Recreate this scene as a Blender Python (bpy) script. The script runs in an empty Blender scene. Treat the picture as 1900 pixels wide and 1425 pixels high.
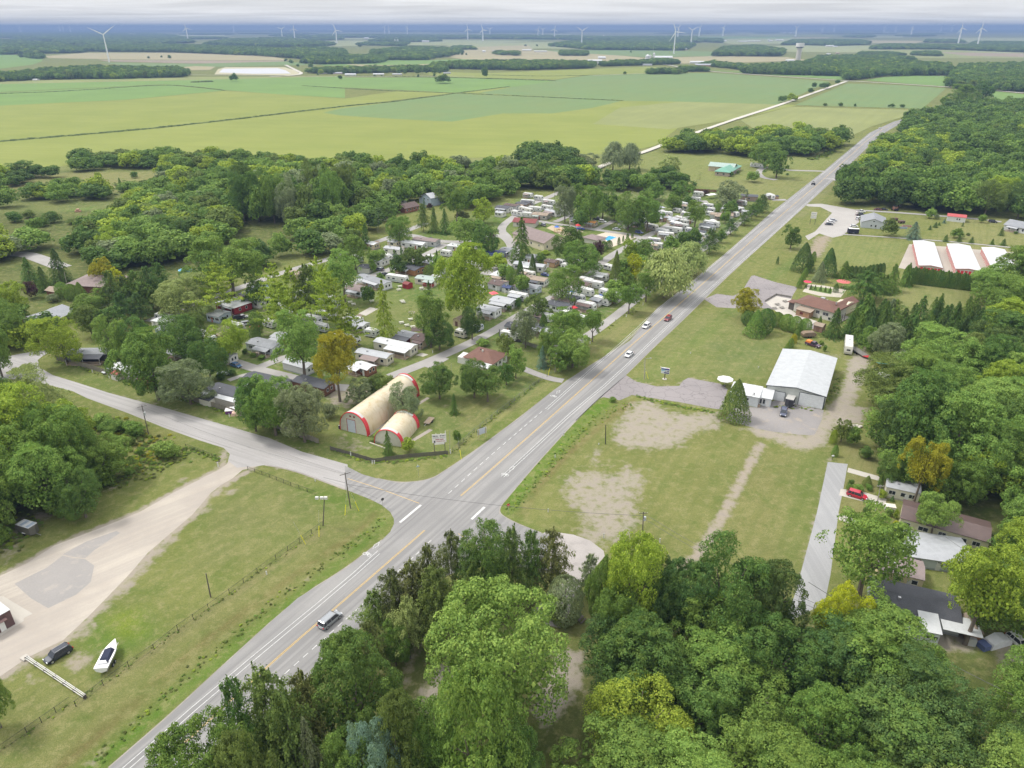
import bpy, bmesh, math, random
import numpy as np
from mathutils import Vector, Matrix
from mathutils.geometry import tessellate_polygon
R = math.radians
scene = bpy.context.scene
COL = scene.collection
random.seed(7)
rng = np.random.default_rng(7)

# ------------------------------------------------------------------ camera
H = 104.0            # flying height of the camera, metres
FPX = 1350.0         # focal length in pixels of the 1900 wide photograph
HY = 50.0            # row of the horizon
TH = math.atan((712.5 - HY)/FPX)
cam_d = bpy.data.cameras.new('camera'); cam = bpy.data.objects.new('camera', cam_d); COL.objects.link(cam)
cam.location = (0,0, H); cam.rotation_euler = (math.pi / 2 - TH, 0,0)
cam_d.sensor_width = 36.0; cam_d.lens = 36.0*FPX / 1900.0
cam_d.clip_start = 1.0; cam_d.clip_end = 90000.0
scene.camera = cam

# ------------------------------------------------------------------ sky, sun, exposure
world = bpy.data.worlds.new('World'); scene.world = world; world.use_nodes = True
SUN_EL, SUN_AZ = R(56), R(-70)     # azimuth measured from +Y towards +X
nt = world.node_tree; nt.nodes.clear(); L = nt.links.new
def wn(t, **k):
 n = nt.nodes.new(t)
 for a, b in k.items(): setattr(n, a, b)
 return n
out = wn('ShaderNodeOutputWorld'); bg = wn('ShaderNodeBackground'); L(bg.outputs[0], out.inputs[0])
bg.inputs[1].default_value = 0.12
sky = wn('ShaderNodeTexSky', sky_type='NISHITA', sun_disc=False)
sky.sun_elevation = SUN_EL; sky.sun_rotation = SUN_AZ; sky.altitude = 200; sky.dust_density = 2.0
tc = wn('ShaderNodeTexCoord'); sep = wn('ShaderNodeSeparateXYZ'); L(tc.outputs['Generated'], sep.inputs[0])
# overcast layer: brightness rises from the horizon to the zenith like a real cloud deck
zr = wn('ShaderNodeMapRange'); L(sep.outputs[2], zr.inputs[0]); zr.inputs[1].default_value = 0.0; zr.inputs[2].default_value = 1.0
zr.inputs[3].default_value = 7.3; zr.inputs[4].default_value = 17.0
# cloud texture on a plane overhead: direction / z
dz = wn('ShaderNodeMath', operation='MAXIMUM'); L(sep.outputs[2], dz.inputs[0]); dz.inputs[1].default_value = 0.0
dz2 = wn('ShaderNodeMath', operation='ADD'); L(dz.outputs[0], dz2.inputs[0]); dz2.inputs[1].default_value = 0.035
dv = wn('ShaderNodeVectorMath', operation='DIVIDE'); L(tc.outputs['Generated'], dv.inputs[0])
cx = wn('ShaderNodeCombineXYZ'); [L(dz2.outputs[0], cx.inputs[i]) for i in range(3)]; L(cx.outputs[0], dv.inputs[1])
mp = wn('ShaderNodeMapping'); mp.inputs['Scale'].default_value = (0.16,0.26,0.0); L(dv.outputs[0], mp.inputs[0])
nz = wn('ShaderNodeTexNoise'); nz.inputs['Scale'].default_value = 1.7; nz.inputs['Detail'].default_value = 7; nz.inputs['Roughness'].default_value = 0.55
nz.inputs['Distortion'].default_value = 0.6; L(mp.outputs[0], nz.inputs[0])
nr = wn('ShaderNodeMapRange'); L(nz.outputs[0], nr.inputs[0]); nr.inputs[1].default_value = 0.33; nr.inputs[2].default_value = 0.68
nr.inputs[3].default_value = 0.81; nr.inputs[4].default_value = 1.06
mu = wn('ShaderNodeMath', operation='MULTIPLY'); L(zr.outputs[0], mu.inputs[0]); L(nr.outputs[0], mu.inputs[1])
cr = wn('ShaderNodeMix', data_type='RGBA'); L(nz.outputs[0], cr.inputs[0])
cr.inputs[6].default_value = (0.965,0.975,0.985,1); cr.inputs[7].default_value = (1.0,0.995,0.985,1)
vm = wn('ShaderNodeVectorMath', operation='SCALE'); L(cr.outputs[2], vm.inputs[0]); L(mu.outputs[0], vm.inputs[3])
mx = wn('ShaderNodeMix', data_type='RGBA'); mx.inputs[0].default_value = 0.94
L(sky.outputs[0], mx.inputs[6]); L(vm.outputs[0], mx.inputs[7]); L(mx.outputs[2], bg.inputs[0])

sd = bpy.data.lights.new('sun','SUN'); sun = bpy.data.objects.new('sun', sd); COL.objects.link(sun)
sd.energy = 3.0; sd.angle = R(12); sd.color = (1.0,0.965,0.9)
sv = Vector((math.sin(SUN_AZ)*math.cos(SUN_EL), math.cos(SUN_AZ)*math.cos(SUN_EL), math.sin(SUN_EL)))
sun.rotation_euler = sv.to_track_quat('Z','Y').to_euler()
scene.view_settings.view_transform = 'Standard'; scene.view_settings.look = 'None'
scene.view_settings.exposure = 0.15; scene.view_settings.gamma = 1.0; scene.view_settings.use_curve_mapping = False
cy = scene.cycles
cy.max_bounces = 7; cy.diffuse_bounces = 5; cy.glossy_bounces = 2; cy.transmission_bounces = 3; cy.volume_bounces = 0
cy.transparent_max_bounces = 6; cy.use_adaptive_sampling = True; cy.adaptive_threshold = 0.02; cy.volume_max_steps = 64

# ------------------------------------------------------------------ pixel -> ground helpers (photograph survey points)
CT, ST = math.cos(TH), math.sin(TH)
def G(px, py, z=0.0):
 dx = (px - 950)/FPX; du = -(py - 712.5)/FPX
 d = Vector((dx, CT + du * ST, -ST + du * CT)); t = (H - z) / -d.z
 return Vector((d.x * t, d.y * t, z))
def depth(p): return p[1]*CT + (H - p[2])*ST
def zat(p, ty):
 r = (712.5 - ty)/FPX
 return H - p[1]*(ST - r * CT)/(CT + r * ST)
def proj(p):
 dd = depth(p); up = p[1]*ST - (H - p[2])*CT
 return (950+FPX * p[0]/dd, 712.5 - FPX * up / dd)

# ------------------------------------------------------------------ materials
MATS = {}
def node_mat(name):
 m = bpy.data.materials.new(name); m.use_nodes = True; t = m.node_tree; t.nodes.clear()
 o = t.nodes.new('ShaderNodeOutputMaterial'); b = t.nodes.new('ShaderNodeBsdfPrincipled'); t.links.new(b.outputs[0], o.inputs[0])
 return m, t, b
def N(t, ty, **k):
 n = t.nodes.new(ty)
 for a, b in k.items():
  if a.startswith('i_'):
   kk = a[2:]; n.inputs[int(kk) if kk.isdigit() else kk.replace('_',' ')].default_value = b
  else: setattr(n, a, b)
 return n
def noise(t, scale, detail=4, rough=.55, vec=None):
 n = N(t, 'ShaderNodeTexNoise', i_Scale=scale, i_Detail=detail, i_Roughness=rough)
 if vec is not None: t.links.new(vec, n.inputs['Vector'])
 return n
def objvec(t, sc=(1,1,1), rot=0):
 g = N(t, 'ShaderNodeNewGeometry'); m = N(t, 'ShaderNodeMapping', vector_type='TEXTURE'); m.inputs['Scale'].default_value = [1/x for x in sc]; m.inputs['Rotation'].default_value = (0,0, rot)
 t.links.new(g.outputs['Position'], m.inputs[0]); return m.outputs[0]
def mixc(t, f, a, b, blend='MIX'):
 n = N(t, 'ShaderNodeMix', data_type='RGBA', blend_type=blend)
 for s, v in ((0, f),(6, a),(7, b)):
  if hasattr(v, 'is_linked') or isinstance(v, bpy.types.NodeSocket): t.links.new(v, n.inputs[s])
  elif s == 0: n.inputs[0].default_value = v
  else: n.inputs[s].default_value = (*v[:3],1)
 return n.outputs[2]
def rampf(t, v, a, b, c=0., d=1., smooth=False):
 n = N(t, 'ShaderNodeMapRange'); t.links.new(v, n.inputs[0])
 if smooth: n.interpolation_type = 'SMOOTHSTEP'
 for i, x in enumerate((a, b, c, d)): n.inputs[i + 1].default_value = x
 return n.outputs[0]
def math_(t, op, a, b):
 n = N(t, 'ShaderNodeMath', operation=op)
 for i, v in enumerate((a, b)):
  if isinstance(v, bpy.types.NodeSocket): t.links.new(v, n.inputs[i])
  else: n.inputs[i].default_value = v
 return n.outputs[0]
def paint(name, col, rough=.6, var=.12, dirt=.15, metal=0., spec=.3):
 """painted / weathered surface: base colour with fine mottling and soft dirt"""
 key = ('p', name)
 if key in MATS: return MATS[key]
 m, t, b = node_mat(name); v = objvec(t)
 n1 = noise(t, 1.3,5,.6, v); n2 = noise(t, 9,3,.6, v)
 c = mixc(t, rampf(t, n1.outputs[0],.35,.7), col, [x * (1 - var) for x in col])
 c = mixc(t, rampf(t, n2.outputs[0],.55,.8,0, dirt), c, [x * .55 + .04 for x in col])
 t.links.new(c, b.inputs['Base Color']); b.inputs['Roughness'].default_value = rough
 b.inputs['Metallic'].default_value = metal; b.inputs['Specular IOR Level'].default_value = spec
 MATS[key] = m; return m
def metalroof(name, col, step=.45, rough=.45):
 key = ('r', name)
 if key in MATS: return MATS[key]
 m, t, b = node_mat(name)
 tcn = N(t, 'ShaderNodeTexCoord'); w = N(t, 'ShaderNodeTexWave', i_Scale=.31/step * 2, i_Distortion=0.0)
 w.bands_direction = 'X'; t.links.new(tcn.outputs['Object'], w.inputs[0])
 v = objvec(t); n1 = noise(t, .7,5,.6, v)
 c = mixc(t, rampf(t, n1.outputs[0],.35,.75), col, [x * .8 for x in col])
 c = mixc(t, rampf(t, w.outputs[1],.0,.25,.45,0), c, [x * .6 for x in col])
 t.links.new(c, b.inputs['Base Color']); b.inputs['Roughness'].default_value = rough
 bp = N(t, 'ShaderNodeBump', i_Strength=.3, i_Distance=.03); t.links.new(w.outputs[1], bp.inputs['Height']); t.links.new(bp.outputs[0], b.inputs['Normal'])
 MATS[key] = m; return m
def shingle(name, col):
 key = ('s', name)
 if key in MATS: return MATS[key]
 m, t, b = node_mat(name); v = objvec(t)
 n1 = noise(t, .5,4,.6, v); n2 = noise(t, 5,5,.75, v)
 c = mixc(t, rampf(t, n1.outputs[0],.3,.7),[x * 1.1 for x in col],[x * .82 for x in col])
 c = mixc(t, rampf(t, n2.outputs[0],.35,.7), c, [x * .6 for x in col])
 t.links.new(c, b.inputs['Base Color']); b.inputs['Roughness'].default_value = .85
 MATS[key] = m; return m
def glassm():
 if 'glass' in MATS: return MATS['glass']
 m, t, b = node_mat('dark_glass'); b.inputs['Base Color'].default_value = (.02,.025,.035,1); b.inputs['Roughness'].default_value = .08
 b.inputs['Specular IOR Level'].default_value = .7
 MATS['glass'] = m; return m
def carpaint(name, col):
 key = ('c', name)
 if key in MATS: return MATS[key]
 m, t, b = node_mat(name); b.inputs['Base Color'].default_value = (*col, 1); b.inputs['Roughness'].default_value = .35
 b.inputs['Coat Weight'].default_value = .6; b.inputs['Coat Roughness'].default_value = .08
 MATS[key] = m; return m
def wood(name, col):
 key = ('w', name)
 if key in MATS: return MATS[key]
 m, t, b = node_mat(name); v = objvec(t, (1,1,.15)); n1 = noise(t, 6,5,.7, v); n2 = noise(t, .9,3,.5, objvec(t))
 c = mixc(t, rampf(t, n1.outputs[0],.3,.75),[x * 1.15 for x in col],[x * .6 for x in col])
 c = mixc(t, rampf(t, n2.outputs[0],.4,.7,0,.5), c, [sum(col)/3 * .8]*3)
 t.links.new(c, b.inputs['Base Color']); b.inputs['Roughness'].default_value = .85
 MATS[key] = m; return m
def asphalt(name, c1, c2, c3=None, streak=None, cracks=False, sa_=.8):
 """worn asphalt / packed gravel: big patches, wheel-path streaks, fine aggregate"""
 key = ('a', name)
 if key in MATS: return MATS[key]
 m, t, b = node_mat(name); v = objvec(t)
 n1 = noise(t, .07,5,.6, v); n2 = noise(t, 2.2,6,.75, v)
 c = mixc(t, rampf(t, n1.outputs[0],.35,.68, smooth=True), c1, c2)
 if streak is not None:
  sv_ = objvec(t, (1,.02,1), streak); n3 = noise(t, .9,3,.5, sv_)
  c = mixc(t, rampf(t, n3.outputs[0],.40,.60,0, sa_, True), c, c3 or [x * .8 for x in c1])
 elif c3:
  n3 = noise(t, .28,5,.65, v); c = mixc(t, rampf(t, n3.outputs[0],.52,.66,0,.8, True), c, c3)
 c = mixc(t, rampf(t, n2.outputs[0],.3,.75,0,.35), c, [x * .62 for x in c1])
 if cracks:
  wv = N(t, 'ShaderNodeTexVoronoi', feature='DISTANCE_TO_EDGE', i_Scale=.26, i_Randomness=1.)
  nn = noise(t, .8,3,.6, v); av = N(t, 'ShaderNodeVectorMath', operation='ADD'); sc_ = N(t, 'ShaderNodeVectorMath', operation='SCALE'); sc_.inputs[3].default_value = 1.6
  t.links.new(nn.outputs[1], sc_.inputs[0]); t.links.new(v, av.inputs[0]); t.links.new(sc_.outputs[0], av.inputs[1]); t.links.new(av.outputs[0], wv.inputs[0])
  c = mixc(t, rampf(t, wv.outputs[0],.0,.03,.55,0), c, (.07,.065,.065))
 t.links.new(c, b.inputs['Base Color']); b.inputs['Roughness'].default_value = .9
 MATS[key] = m; return m
def fieldm(name, c1, c2, rot=0., rows=.3, patch=.012):
 """crop field: rows along one heading, soil patches, drifting tone"""
 key = ('f', name)
 if key in MATS: return MATS[key]
 m, t, b = node_mat(name); v = objvec(t)
 n1 = noise(t, patch, 5,.6, v)
 c = mixc(t, rampf(t, n1.outputs[0],.32,.7, smooth=True), c1, c2)
 sv_ = objvec(t, (1,.03,1), rot); n3 = noise(t, .11,4,.6, sv_)
 c = mixc(t, rampf(t, n3.outputs[0],.4,.62,0, rows, True), c, [x * .74 for x in c1])
 n4 = noise(t, .9,4,.7, v); c = mixc(t, rampf(t, n4.outputs[0],.4,.7,0,.4), c, [x * .7 for x in c2])
 t.links.new(c, b.inputs['Base Color']); b.inputs['Roughness'].default_value = .95; b.inputs['Specular IOR Level'].default_value = .1
 MATS[key] = m; return m
def leafm(name, stuff=False):
 key = ('l', name)
 if key in MATS: return MATS[key]
 m, t, b = node_mat(name)
 if stuff:
  oi = N(t, 'ShaderNodeAttribute', attribute_type='INSTANCER', attribute_name='tint'); base = oi.outputs['Color']
 else:
  oi = N(t, 'ShaderNodeObjectInfo'); base = oi.outputs['Color']
 g = N(t, 'ShaderNodeNewGeometry'); rnd = g.outputs['Random Per Island']
 hs = N(t, 'ShaderNodeHueSaturation'); t.links.new(base, hs.inputs['Color'])
 t.links.new(rampf(t, rnd, 0,1,.7,1.3), hs.inputs['Value'])
 t.links.new(rampf(t, rnd, 0,1,.515,.485), hs.inputs['Hue'])
 n1 = noise(t, .6,3,.6, objvec(t))
 c = mixc(t, rampf(t, n1.outputs[0],.45,.7,0,.35), hs.outputs[0],(.24,.30,.045))
 t.links.new(c, b.inputs['Base Color']); b.inputs['Roughness'].default_value = .7; b.inputs['Specular IOR Level'].default_value = .15
 tr = N(t, 'ShaderNodeBsdfTranslucent'); t.links.new(c, tr.inputs[0])
 ms = N(t, 'ShaderNodeMixShader', i_0=.38); t.links.new(b.outputs[0], ms.inputs[1]); t.links.new(tr.outputs[0], ms.inputs[2])
 t.links.new(ms.outputs[0],[n for n in t.nodes if n.type == 'OUTPUT_MATERIAL'][0].inputs[0])
 MATS[key] = m; return m

# ------------------------------------------------------------------ mesh building
class MB:
 def __init__(s): s.v = []; s.f = []; s.m = []
 def add(s, vs, fs, mi=0):
  o = len(s.v); s.v += [tuple(x) for x in vs]; s.f += [[i + o for i in f] for f in fs]; s.m += [mi]*len(fs); return s
 def box(s, x0, x1, y0, y1, z0, z1, mi=0):
  return s.add([(x0, y0, z0),(x1, y0, z0),(x1, y1, z0),(x0, y1, z0),(x0, y0, z1),(x1, y0, z1),(x1, y1, z1),(x0, y1, z1)],
      [(3,2,1,0),(4,5,6,7),(0,1,5,4),(1,2,6,5),(2,3,7,6),(3,0,4,7)], mi)
 def bar(s, a, b, w, mi=0, n=4, w2=None):
  a = Vector(a); b = Vector(b); d = (b - a); d.normalize(); w2 = w if w2 is None else w2
  u = d.cross(Vector((0,0,1)) if abs(d.z) < .95 else Vector((1,0,0))).normalized(); q = d.cross(u)
  vs = [];
  for p, r in ((a, w),(b, w2)):
   for k in range(n):
    an = 2*math.pi * (k + .5)/n; vs.append(p + (u * math.cos(an)+q * math.sin(an))*r)
  fs = [(k, (k + 1) % n, (k + 1) % n + n, k + n) for k in range(n)] + [list(range(n))[::-1], list(range(n, 2*n))]
  return s.add(vs, fs, mi)
 def prism(s, poly, y0, y1, mi=0):
  """poly: list of (x,z) extruded along y"""
  n = len(poly); vs = [(x, y0, z) for x, z in poly] + [(x, y1, z) for x, z in poly]
  fs = [(k, (k + 1) % n, (k + 1) % n + n, k + n) for k in range(n)] + [list(range(n))[::-1], list(range(n, 2*n))]
  return s.add(vs, fs, mi)
 def prismx(s, poly, x0, x1, mi=0):
  """poly: list of (y,z) extruded along x"""
  n = len(poly); vs = [(x0, y, z) for y, z in poly] + [(x1, y, z) for y, z in poly]
  fs = [(k, (k + 1) % n, (k + 1) % n + n, k + n) for k in range(n)] + [list(range(n))[::-1], list(range(n, 2*n))]
  return s.add(vs, fs, mi)
 def cyl(s, c, r, h, n=10, mi=0, axis='z', r2=None):
  c = Vector(c); r2 = r if r2 is None else r2; vs = []
  for q, rr in ((0, r),(h, r2)):
   for k in range(n):
    a = 2*math.pi * k / n; x, y = rr * math.cos(a), rr * math.sin(a)
    vs.append(c + (Vector((x, y, q)) if axis == 'z' else Vector((x, q, y)) if axis == 'y' else Vector((q, x, y))))
  fs = [(k, (k + 1) % n, (k + 1) % n + n, k + n) for k in range(n)] + [list(range(n))[::-1], list(range(n, 2*n))]
  return s.add(vs, fs, mi)
 def mesh(s, name, mats):
  me = bpy.data.meshes.new(name); me.from_pydata(s.v, [], s.f)
  for m in (mats if isinstance(mats, (list, tuple)) else [mats]): me.materials.append(m)
  if any(s.m): me.polygons.foreach_set("material_index", s.m)
  bm = bmesh.new(); bm.from_mesh(me); bmesh.ops.recalc_face_normals(bm, faces=bm.faces); bm.to_mesh(me); bm.free()
  return me
 def part(s, name, mats, parent, loc=None, label=None, kind=None):
  return link(name, s.mesh(name, mats), parent, loc, label, kind)
def link(name, me, parent=None, loc=None, label=None, kind=None, rz=0, scale=None):
 o = bpy.data.objects.new(name, me); COL.objects.link(o)
 if parent is not None: o.parent = parent
 if loc is not None: o.location = loc
 if rz: o.rotation_euler.z = rz
 if scale is not None: o.scale = scale
 if label: o['label'] = label
 if kind: o['kind'] = kind
 return o
THINGS = []     # (object, pixel) of everything that still wants an automatic label
def thing(name, cat, loc=(0,0,0), rz=0, label=None, group=None, auto=None):
 o = bpy.data.objects.new(name, None); COL.objects.link(o); o.empty_display_size = .5
 o.location = loc; o.rotation_euler.z = rz; o['category'] = cat
 if label: o['label'] = label
 else: THINGS.append((o, auto, proj(loc)))
 if group: o['group'] = group
 return o
def tag(o, cat, label=None, group=None, auto=None, px=None):
 o['category'] = cat
 if label: o['label'] = label
 else: THINGS.append((o, auto, px or proj(o.location)))
 if group: o['group'] = group
 return o
CACHE = {}
def cached(key, fn):
 if key not in CACHE: CACHE[key] = fn()
 return CACHE[key]

# ------------------------------------------------------------------ flat sheets on the ground
def world_poly(pts, px=True): return [G(*p) if px else Vector((p[0], p[1],0)) for p in pts]
def sheet(name, pts, mat, z, px=True, kind='structure', label=None):
 w = world_poly(pts, px); me = bpy.data.meshes.new(name)
 tris = tessellate_polygon([w])
 me.from_pydata([(p.x, p.y, z) for p in w],[],[tuple(t) for t in tris]); me.materials.append(mat)
 bm = bmesh.new(); bm.from_mesh(me)
 for f in bm.faces:
  if f.normal.z < 0: f.normal_flip()
 bm.to_mesh(me); bm.free()
 return link(name, me, None, None, label, kind)
def smooth_line(pts, it=2):
 p = [Vector(q) for q in pts]
 for _ in range(it):
  q = [p[0]]
  for a, b in zip(p, p[1:]): q += [a * .75+b * .25, a * .25+b * .75]
  q.append(p[-1]); p = q
 return p
def strip_geo(line, w, z, mb, off=0.0, mi=0, w2=None):
 n = len(line); L_, R_ = [],[]
 for i, p in enumerate(line):
  d = (line[min(i + 1, n - 1)] - line[max(i - 1,0)]); d = Vector((d.x, d.y, 0)).normalized(); q = Vector((-d.y, d.x, 0))
  ww = w if w2 is None else w + (w2 - w)*i / (n - 1)
  L_.append(p + q * (off + ww / 2)); R_.append(p + q * (off - ww / 2))
 vs = [(a.x, a.y, z) for a in L_] + [(a.x, a.y, z) for a in R_]
 mb.add(vs, [(n + i, n + i + 1, i + 1, i) for i in range(n - 1)], mi)
def lane(name, pts, w, mat, z, smooth=2, w2=None, kind='structure', label=None):
 ln = smooth_line([G(*p) for p in pts], smooth); mb = MB(); strip_geo(ln, w, z, mb, w2=w2)
 me = bpy.data.meshes.new(name); me.from_pydata(mb.v, [], mb.f); me.materials.append(mat)
 return link(name, me, None, None, label, kind), ln
def arc_pts(line, step, gap):
 """cut a polyline into dashes of length step separated by gap"""
 out_, acc, cur, on = [],0.0,[line[0]], True
 for a, b in zip(line, line[1:]):
  seg = (b - a).length; pos = 0.0
  while True:
   need = (step if on else gap) - acc
   if pos + need > seg:
    acc += seg - pos
    if on: cur.append(b)
    break
   pos += need; pt = a + (b - a)*(pos / seg)
   if on: cur.append(pt); out_.append(cur)
   cur = [pt]; on = not on; acc = 0.0
 return out_
# ================================================================== GROUND
def sdist(P2, poly):
 """signed distance (inside negative) from numpy points to a polygon"""
 n = len(poly); d = np.full(len(P2),1e18); ins = np.zeros(len(P2), bool)
 x, y = P2[:, 0], P2[:, 1]
 for i in range(n):
  ax, ay = poly[i]; bx, by = poly[(i + 1) % n]; ex, ey = bx - ax, by - ay
  l2 = ex * ex + ey * ey + 1e-12
  t = np.clip(((x - ax)*ex + (y - ay)*ey)/l2,0,1)
  d = np.minimum(d, (x - ax - t * ex) ** 2+(y - ay - t * ey) ** 2)
  c = ((ay > y) != (by > y)) & (x < (bx - ax)*(y - ay)/(by - ay + 1e-12)+ax)
  ins ^= c
 d = np.sqrt(d); return np.where(ins, -d, d)
def ldist(P2, line):
 x, y = P2[:, 0], P2[:, 1]; d = np.full(len(P2),1e18)
 for a, b in zip(line, line[1:]):
  ex, ey = b[0] - a[0], b[1] - a[1]; l2 = ex * ex + ey * ey + 1e-12
  t = np.clip(((x - a[0])*ex + (y - a[1])*ey)/l2,0,1)
  d = np.minimum(d, (x - a[0] - t * ex) ** 2+(y - a[1] - t * ey) ** 2)
 return np.sqrt(d)
xs = np.concatenate([[-32000,-12000,-5000,-2500,-1300], np.arange(-700,-150,5.0), np.arange(-150,240,1.5), np.arange(240,760,5.0),[760,1300,2500,5000,12000,32000]])
ys = np.concatenate([[-300,0,40], np.arange(55,320,1.3), np.arange(320,960,4.0),[960,1300,2500,5000,12000,32000]])
XX, YY = np.meshgrid(xs, ys); P2 = np.stack([XX.ravel(), YY.ravel()],1)
LAWN = (.165,.18,.055); LUSH = (.09,.155,.024); DRY = (.25,.225,.10); DEEP = (.075,.115,.025); MEAD = (.185,.19,.07); BROWN = (.17,.125,.06)
WOODFLOOR = (.055,.07,.022)  # dark base tone of the ground in the woods
tint = np.tile(np.array(LAWN),(len(P2),1)); bare = np.zeros(len(P2)); sand = np.zeros(len(P2))
def _sel(poly, soft):
 a = np.array(poly); return np.where((P2[:, 0] > a[:, 0].min() - soft) & (P2[:, 0] < a[:, 0].max()+soft) & (P2[:, 1] > a[:, 1].min() - soft) & (P2[:, 1] < a[:, 1].max()+soft))[0]
def blend(ix, d, soft, amt):
 k = np.clip(.5 - d / (2*soft),0,1); return (k * k * (3 - 2*k))*amt
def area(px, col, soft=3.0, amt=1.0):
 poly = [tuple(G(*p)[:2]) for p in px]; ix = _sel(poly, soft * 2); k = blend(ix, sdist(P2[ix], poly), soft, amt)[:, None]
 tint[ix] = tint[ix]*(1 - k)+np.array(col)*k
def dirt(px, amt=1.0, soft=2.5, s=None, world=False):
 poly = [p[:2] for p in px] if world else [tuple(G(*p)[:2]) for p in px]; ix = _sel(poly, soft * 2); k = blend(ix, sdist(P2[ix], poly), soft, amt)
 bare[ix] = np.maximum(bare[ix], k)
 if s is not None: kk = np.clip(k * 2,0,1); sand[ix] = sand[ix]*(1 - kk)+s * kk
def dline(px, w, amt=1.0, soft=1.2, s=None):
 ln = [tuple(q[:2]) for q in smooth_line([G(*p) for p in px],2)]; ix = _sel(ln, w + soft * 2); k = blend(ix, ldist(P2[ix], ln) - w, soft, amt)
 bare[ix] = np.maximum(bare[ix], k)
 if s is not None: sand[ix] = np.where(k > .2, s, sand[ix])
def cline(px, w, col, amt=1.0, soft=1.5):
 ln = [tuple(q[:2]) for q in smooth_line([G(*p) for p in px],2)]; ix = _sel(ln, w + soft * 2); k = blend(ix, ldist(P2[ix], ln) - w, soft, amt)[:, None]
 tint[ix] = tint[ix]*(1 - k)+np.array(col)*k

# --- tone of the turf, surveyed from the photograph
area([(-300,250),(1230,250),(1100,310),(700,320),(300,330),(-300,345)],(.215,.235,.085),20)
area([(-300,320),(520,310),(640,330),(560,480),(300,590),(-300,640)],(.12,.145,.05),10)
area([(-60,330),(130,320),(330,318),(320,345),(180,360),(-60,362)], DRY, 6,.8)
area([(75,395),(175,383),(180,400),(150,430),(110,420),(60,405)],(.12,.2,.05),4)
area([(50,548),(110,545),(120,580),(60,590)], LUSH, 2)
area([(1120,280),(1330,280),(1540,295),(1500,335),(1330,345),(1180,330),(1100,318)],(.20,.225,.075),6)
area([(1290,335),(1530,330),(1440,375),(1290,350)],(.21,.215,.085),5)
area([(1480,470),(1720,470),(1760,400),(1900,410),(1990,470),(1900,480),(1680,480)],(.225,.22,.09),4)
area([(1535,440),(1680,450),(1640,500),(1520,480)],(.19,.215,.075),4)
area([(1640,525),(1800,535),(1780,600),(1640,590)],(.205,.21,.085),4)
area([(1480,470),(1530,380),(1560,390),(1500,560)], LAWN, 3)
area([(1260,590),(1370,575),(1460,640),(1400,700),(1180,705)],(.175,.19,.07),4)
area([(1300,630),(1440,640),(1420,700),(1330,690)],(.13,.165,.06),6,.8)
area([(1130,740),(1400,790),(1540,830),(1530,1000),(1450,1120),(1240,1050),(1010,990),(1080,850)],(.175,.18,.062),5)
area([(1400,840),(1540,850),(1480,1100),(1330,1010)],(.19,.18,.072),5,.8)
area([(1480,830),(1540,850),(1500,1010),(1440,1090)],(.115,.16,.04),5,.8)
area([(1560,820),(1650,850),(1660,900),(1570,870)], DRY, 3,.85)
area([(1570,870),(1660,890),(1650,990),(1560,950)],(.20,.17,.08),3,.7)
area([(380,560),(720,450),(960,370),(1290,345),(1420,365),(1300,480),(1060,640),(840,700),(600,740),(400,760),(120,665)],(.105,.165,.042),6)
area([(620,560),(860,560),(900,640),(640,640)],(.15,.18,.06),5)
area([(640,640),(1000,640),(1000,740),(850,850),(620,830)],(.125,.165,.05),5)
area([(850,745),(930,730),(905,790),(845,800)],(.18,.17,.07),5,.8)
area([(105,655),(700,855),(690,900),(480,840),(120,700)],(.125,.16,.045),3)
area([(170,745),(430,840),(400,860),(300,830),(150,770)],(.135,.16,.045),3)
area([(150,770),(310,800),(330,835),(240,880),(150,860)],(.16,.14,.045),4,.8)
area([(-60,700),(130,740),(230,860),(150,930),(-60,980)],(.09,.115,.035),5,.8)
area([(460,870),(640,905),(725,965),(650,1050),(430,1000),(380,940)],(.14,.165,.05),5)
area([(560,900),(700,935),(730,965),(700,990),(620,950),(520,905)], LUSH, 3,.8)
area([(150,1140),(270,1130),(300,1180),(200,1230),(150,1200)],(.10,.165,.03),3,.9)
area([(200,1145),(250,1135),(260,1175),(225,1180)],(.19,.24,.018),3,.8)
area([(420,900),(520,880),(600,950),(480,1040),(350,1060)],(.17,.175,.07),5,.8)
area([(0,1300),(250,1230),(640,960),(700,1000),(300,1320),(180,1425),(0,1425)],(.16,.17,.06),3,.8)
area([(0,1450),(190,1425),(520,1110),(690,975),(640,960),(240,1230),(0,1390)],(.165,.165,.062),3,.6)
# ditches, roadside growth
for ln_, w_, c_ in (([(160,1430),(390,1235),(612,1060),(706,966)],1.9,(.08,.165,.018)),([(110,1425),(360,1205),(510,1092),(672,982),(694,955)],.9,(.15,.115,.05)),([(150,1425),(378,1225),(540,1095),(690,985)],.8,(.13,.15,.04)),
     ([(860,845),(960,765),(1040,700),(1250,530),(1440,385)],2.2,(.13,.165,.045)),([(935,950),(1060,795),(1125,745)],2.6,(.10,.18,.022)),
     ([(950,985),(1000,895),(1100,800),(1175,745)],.8, BROWN),([(1130,650),(1300,545),(1460,400)],2.0,(.15,.175,.06)),
     ([(1100,650),(1200,580),(1330,490)],3.,(.2,.19,.085)),([(935,768),(1020,712)],1.,(.24,.22,.10)),
     ([(842,838),(935,768)],.9,(.27,.25,.10)),([(0,1395),(135,1310),(300,1200),(600,985)],.6,(.24,.2,.11)),
     ([(1180,720),(1290,640),(1420,520),(1500,470)],3,(.135,.18,.05)),([(1620,250),(1560,320),(1480,400)],5,(.2,.2,.09)),
     ([(640,900),(760,902),(830,880)],1.3,(.2,.2,.1)),([(925,945),(1030,1005)],1.2, LUSH)):
 cline(ln_, w_, c_, 1.0)
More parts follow.
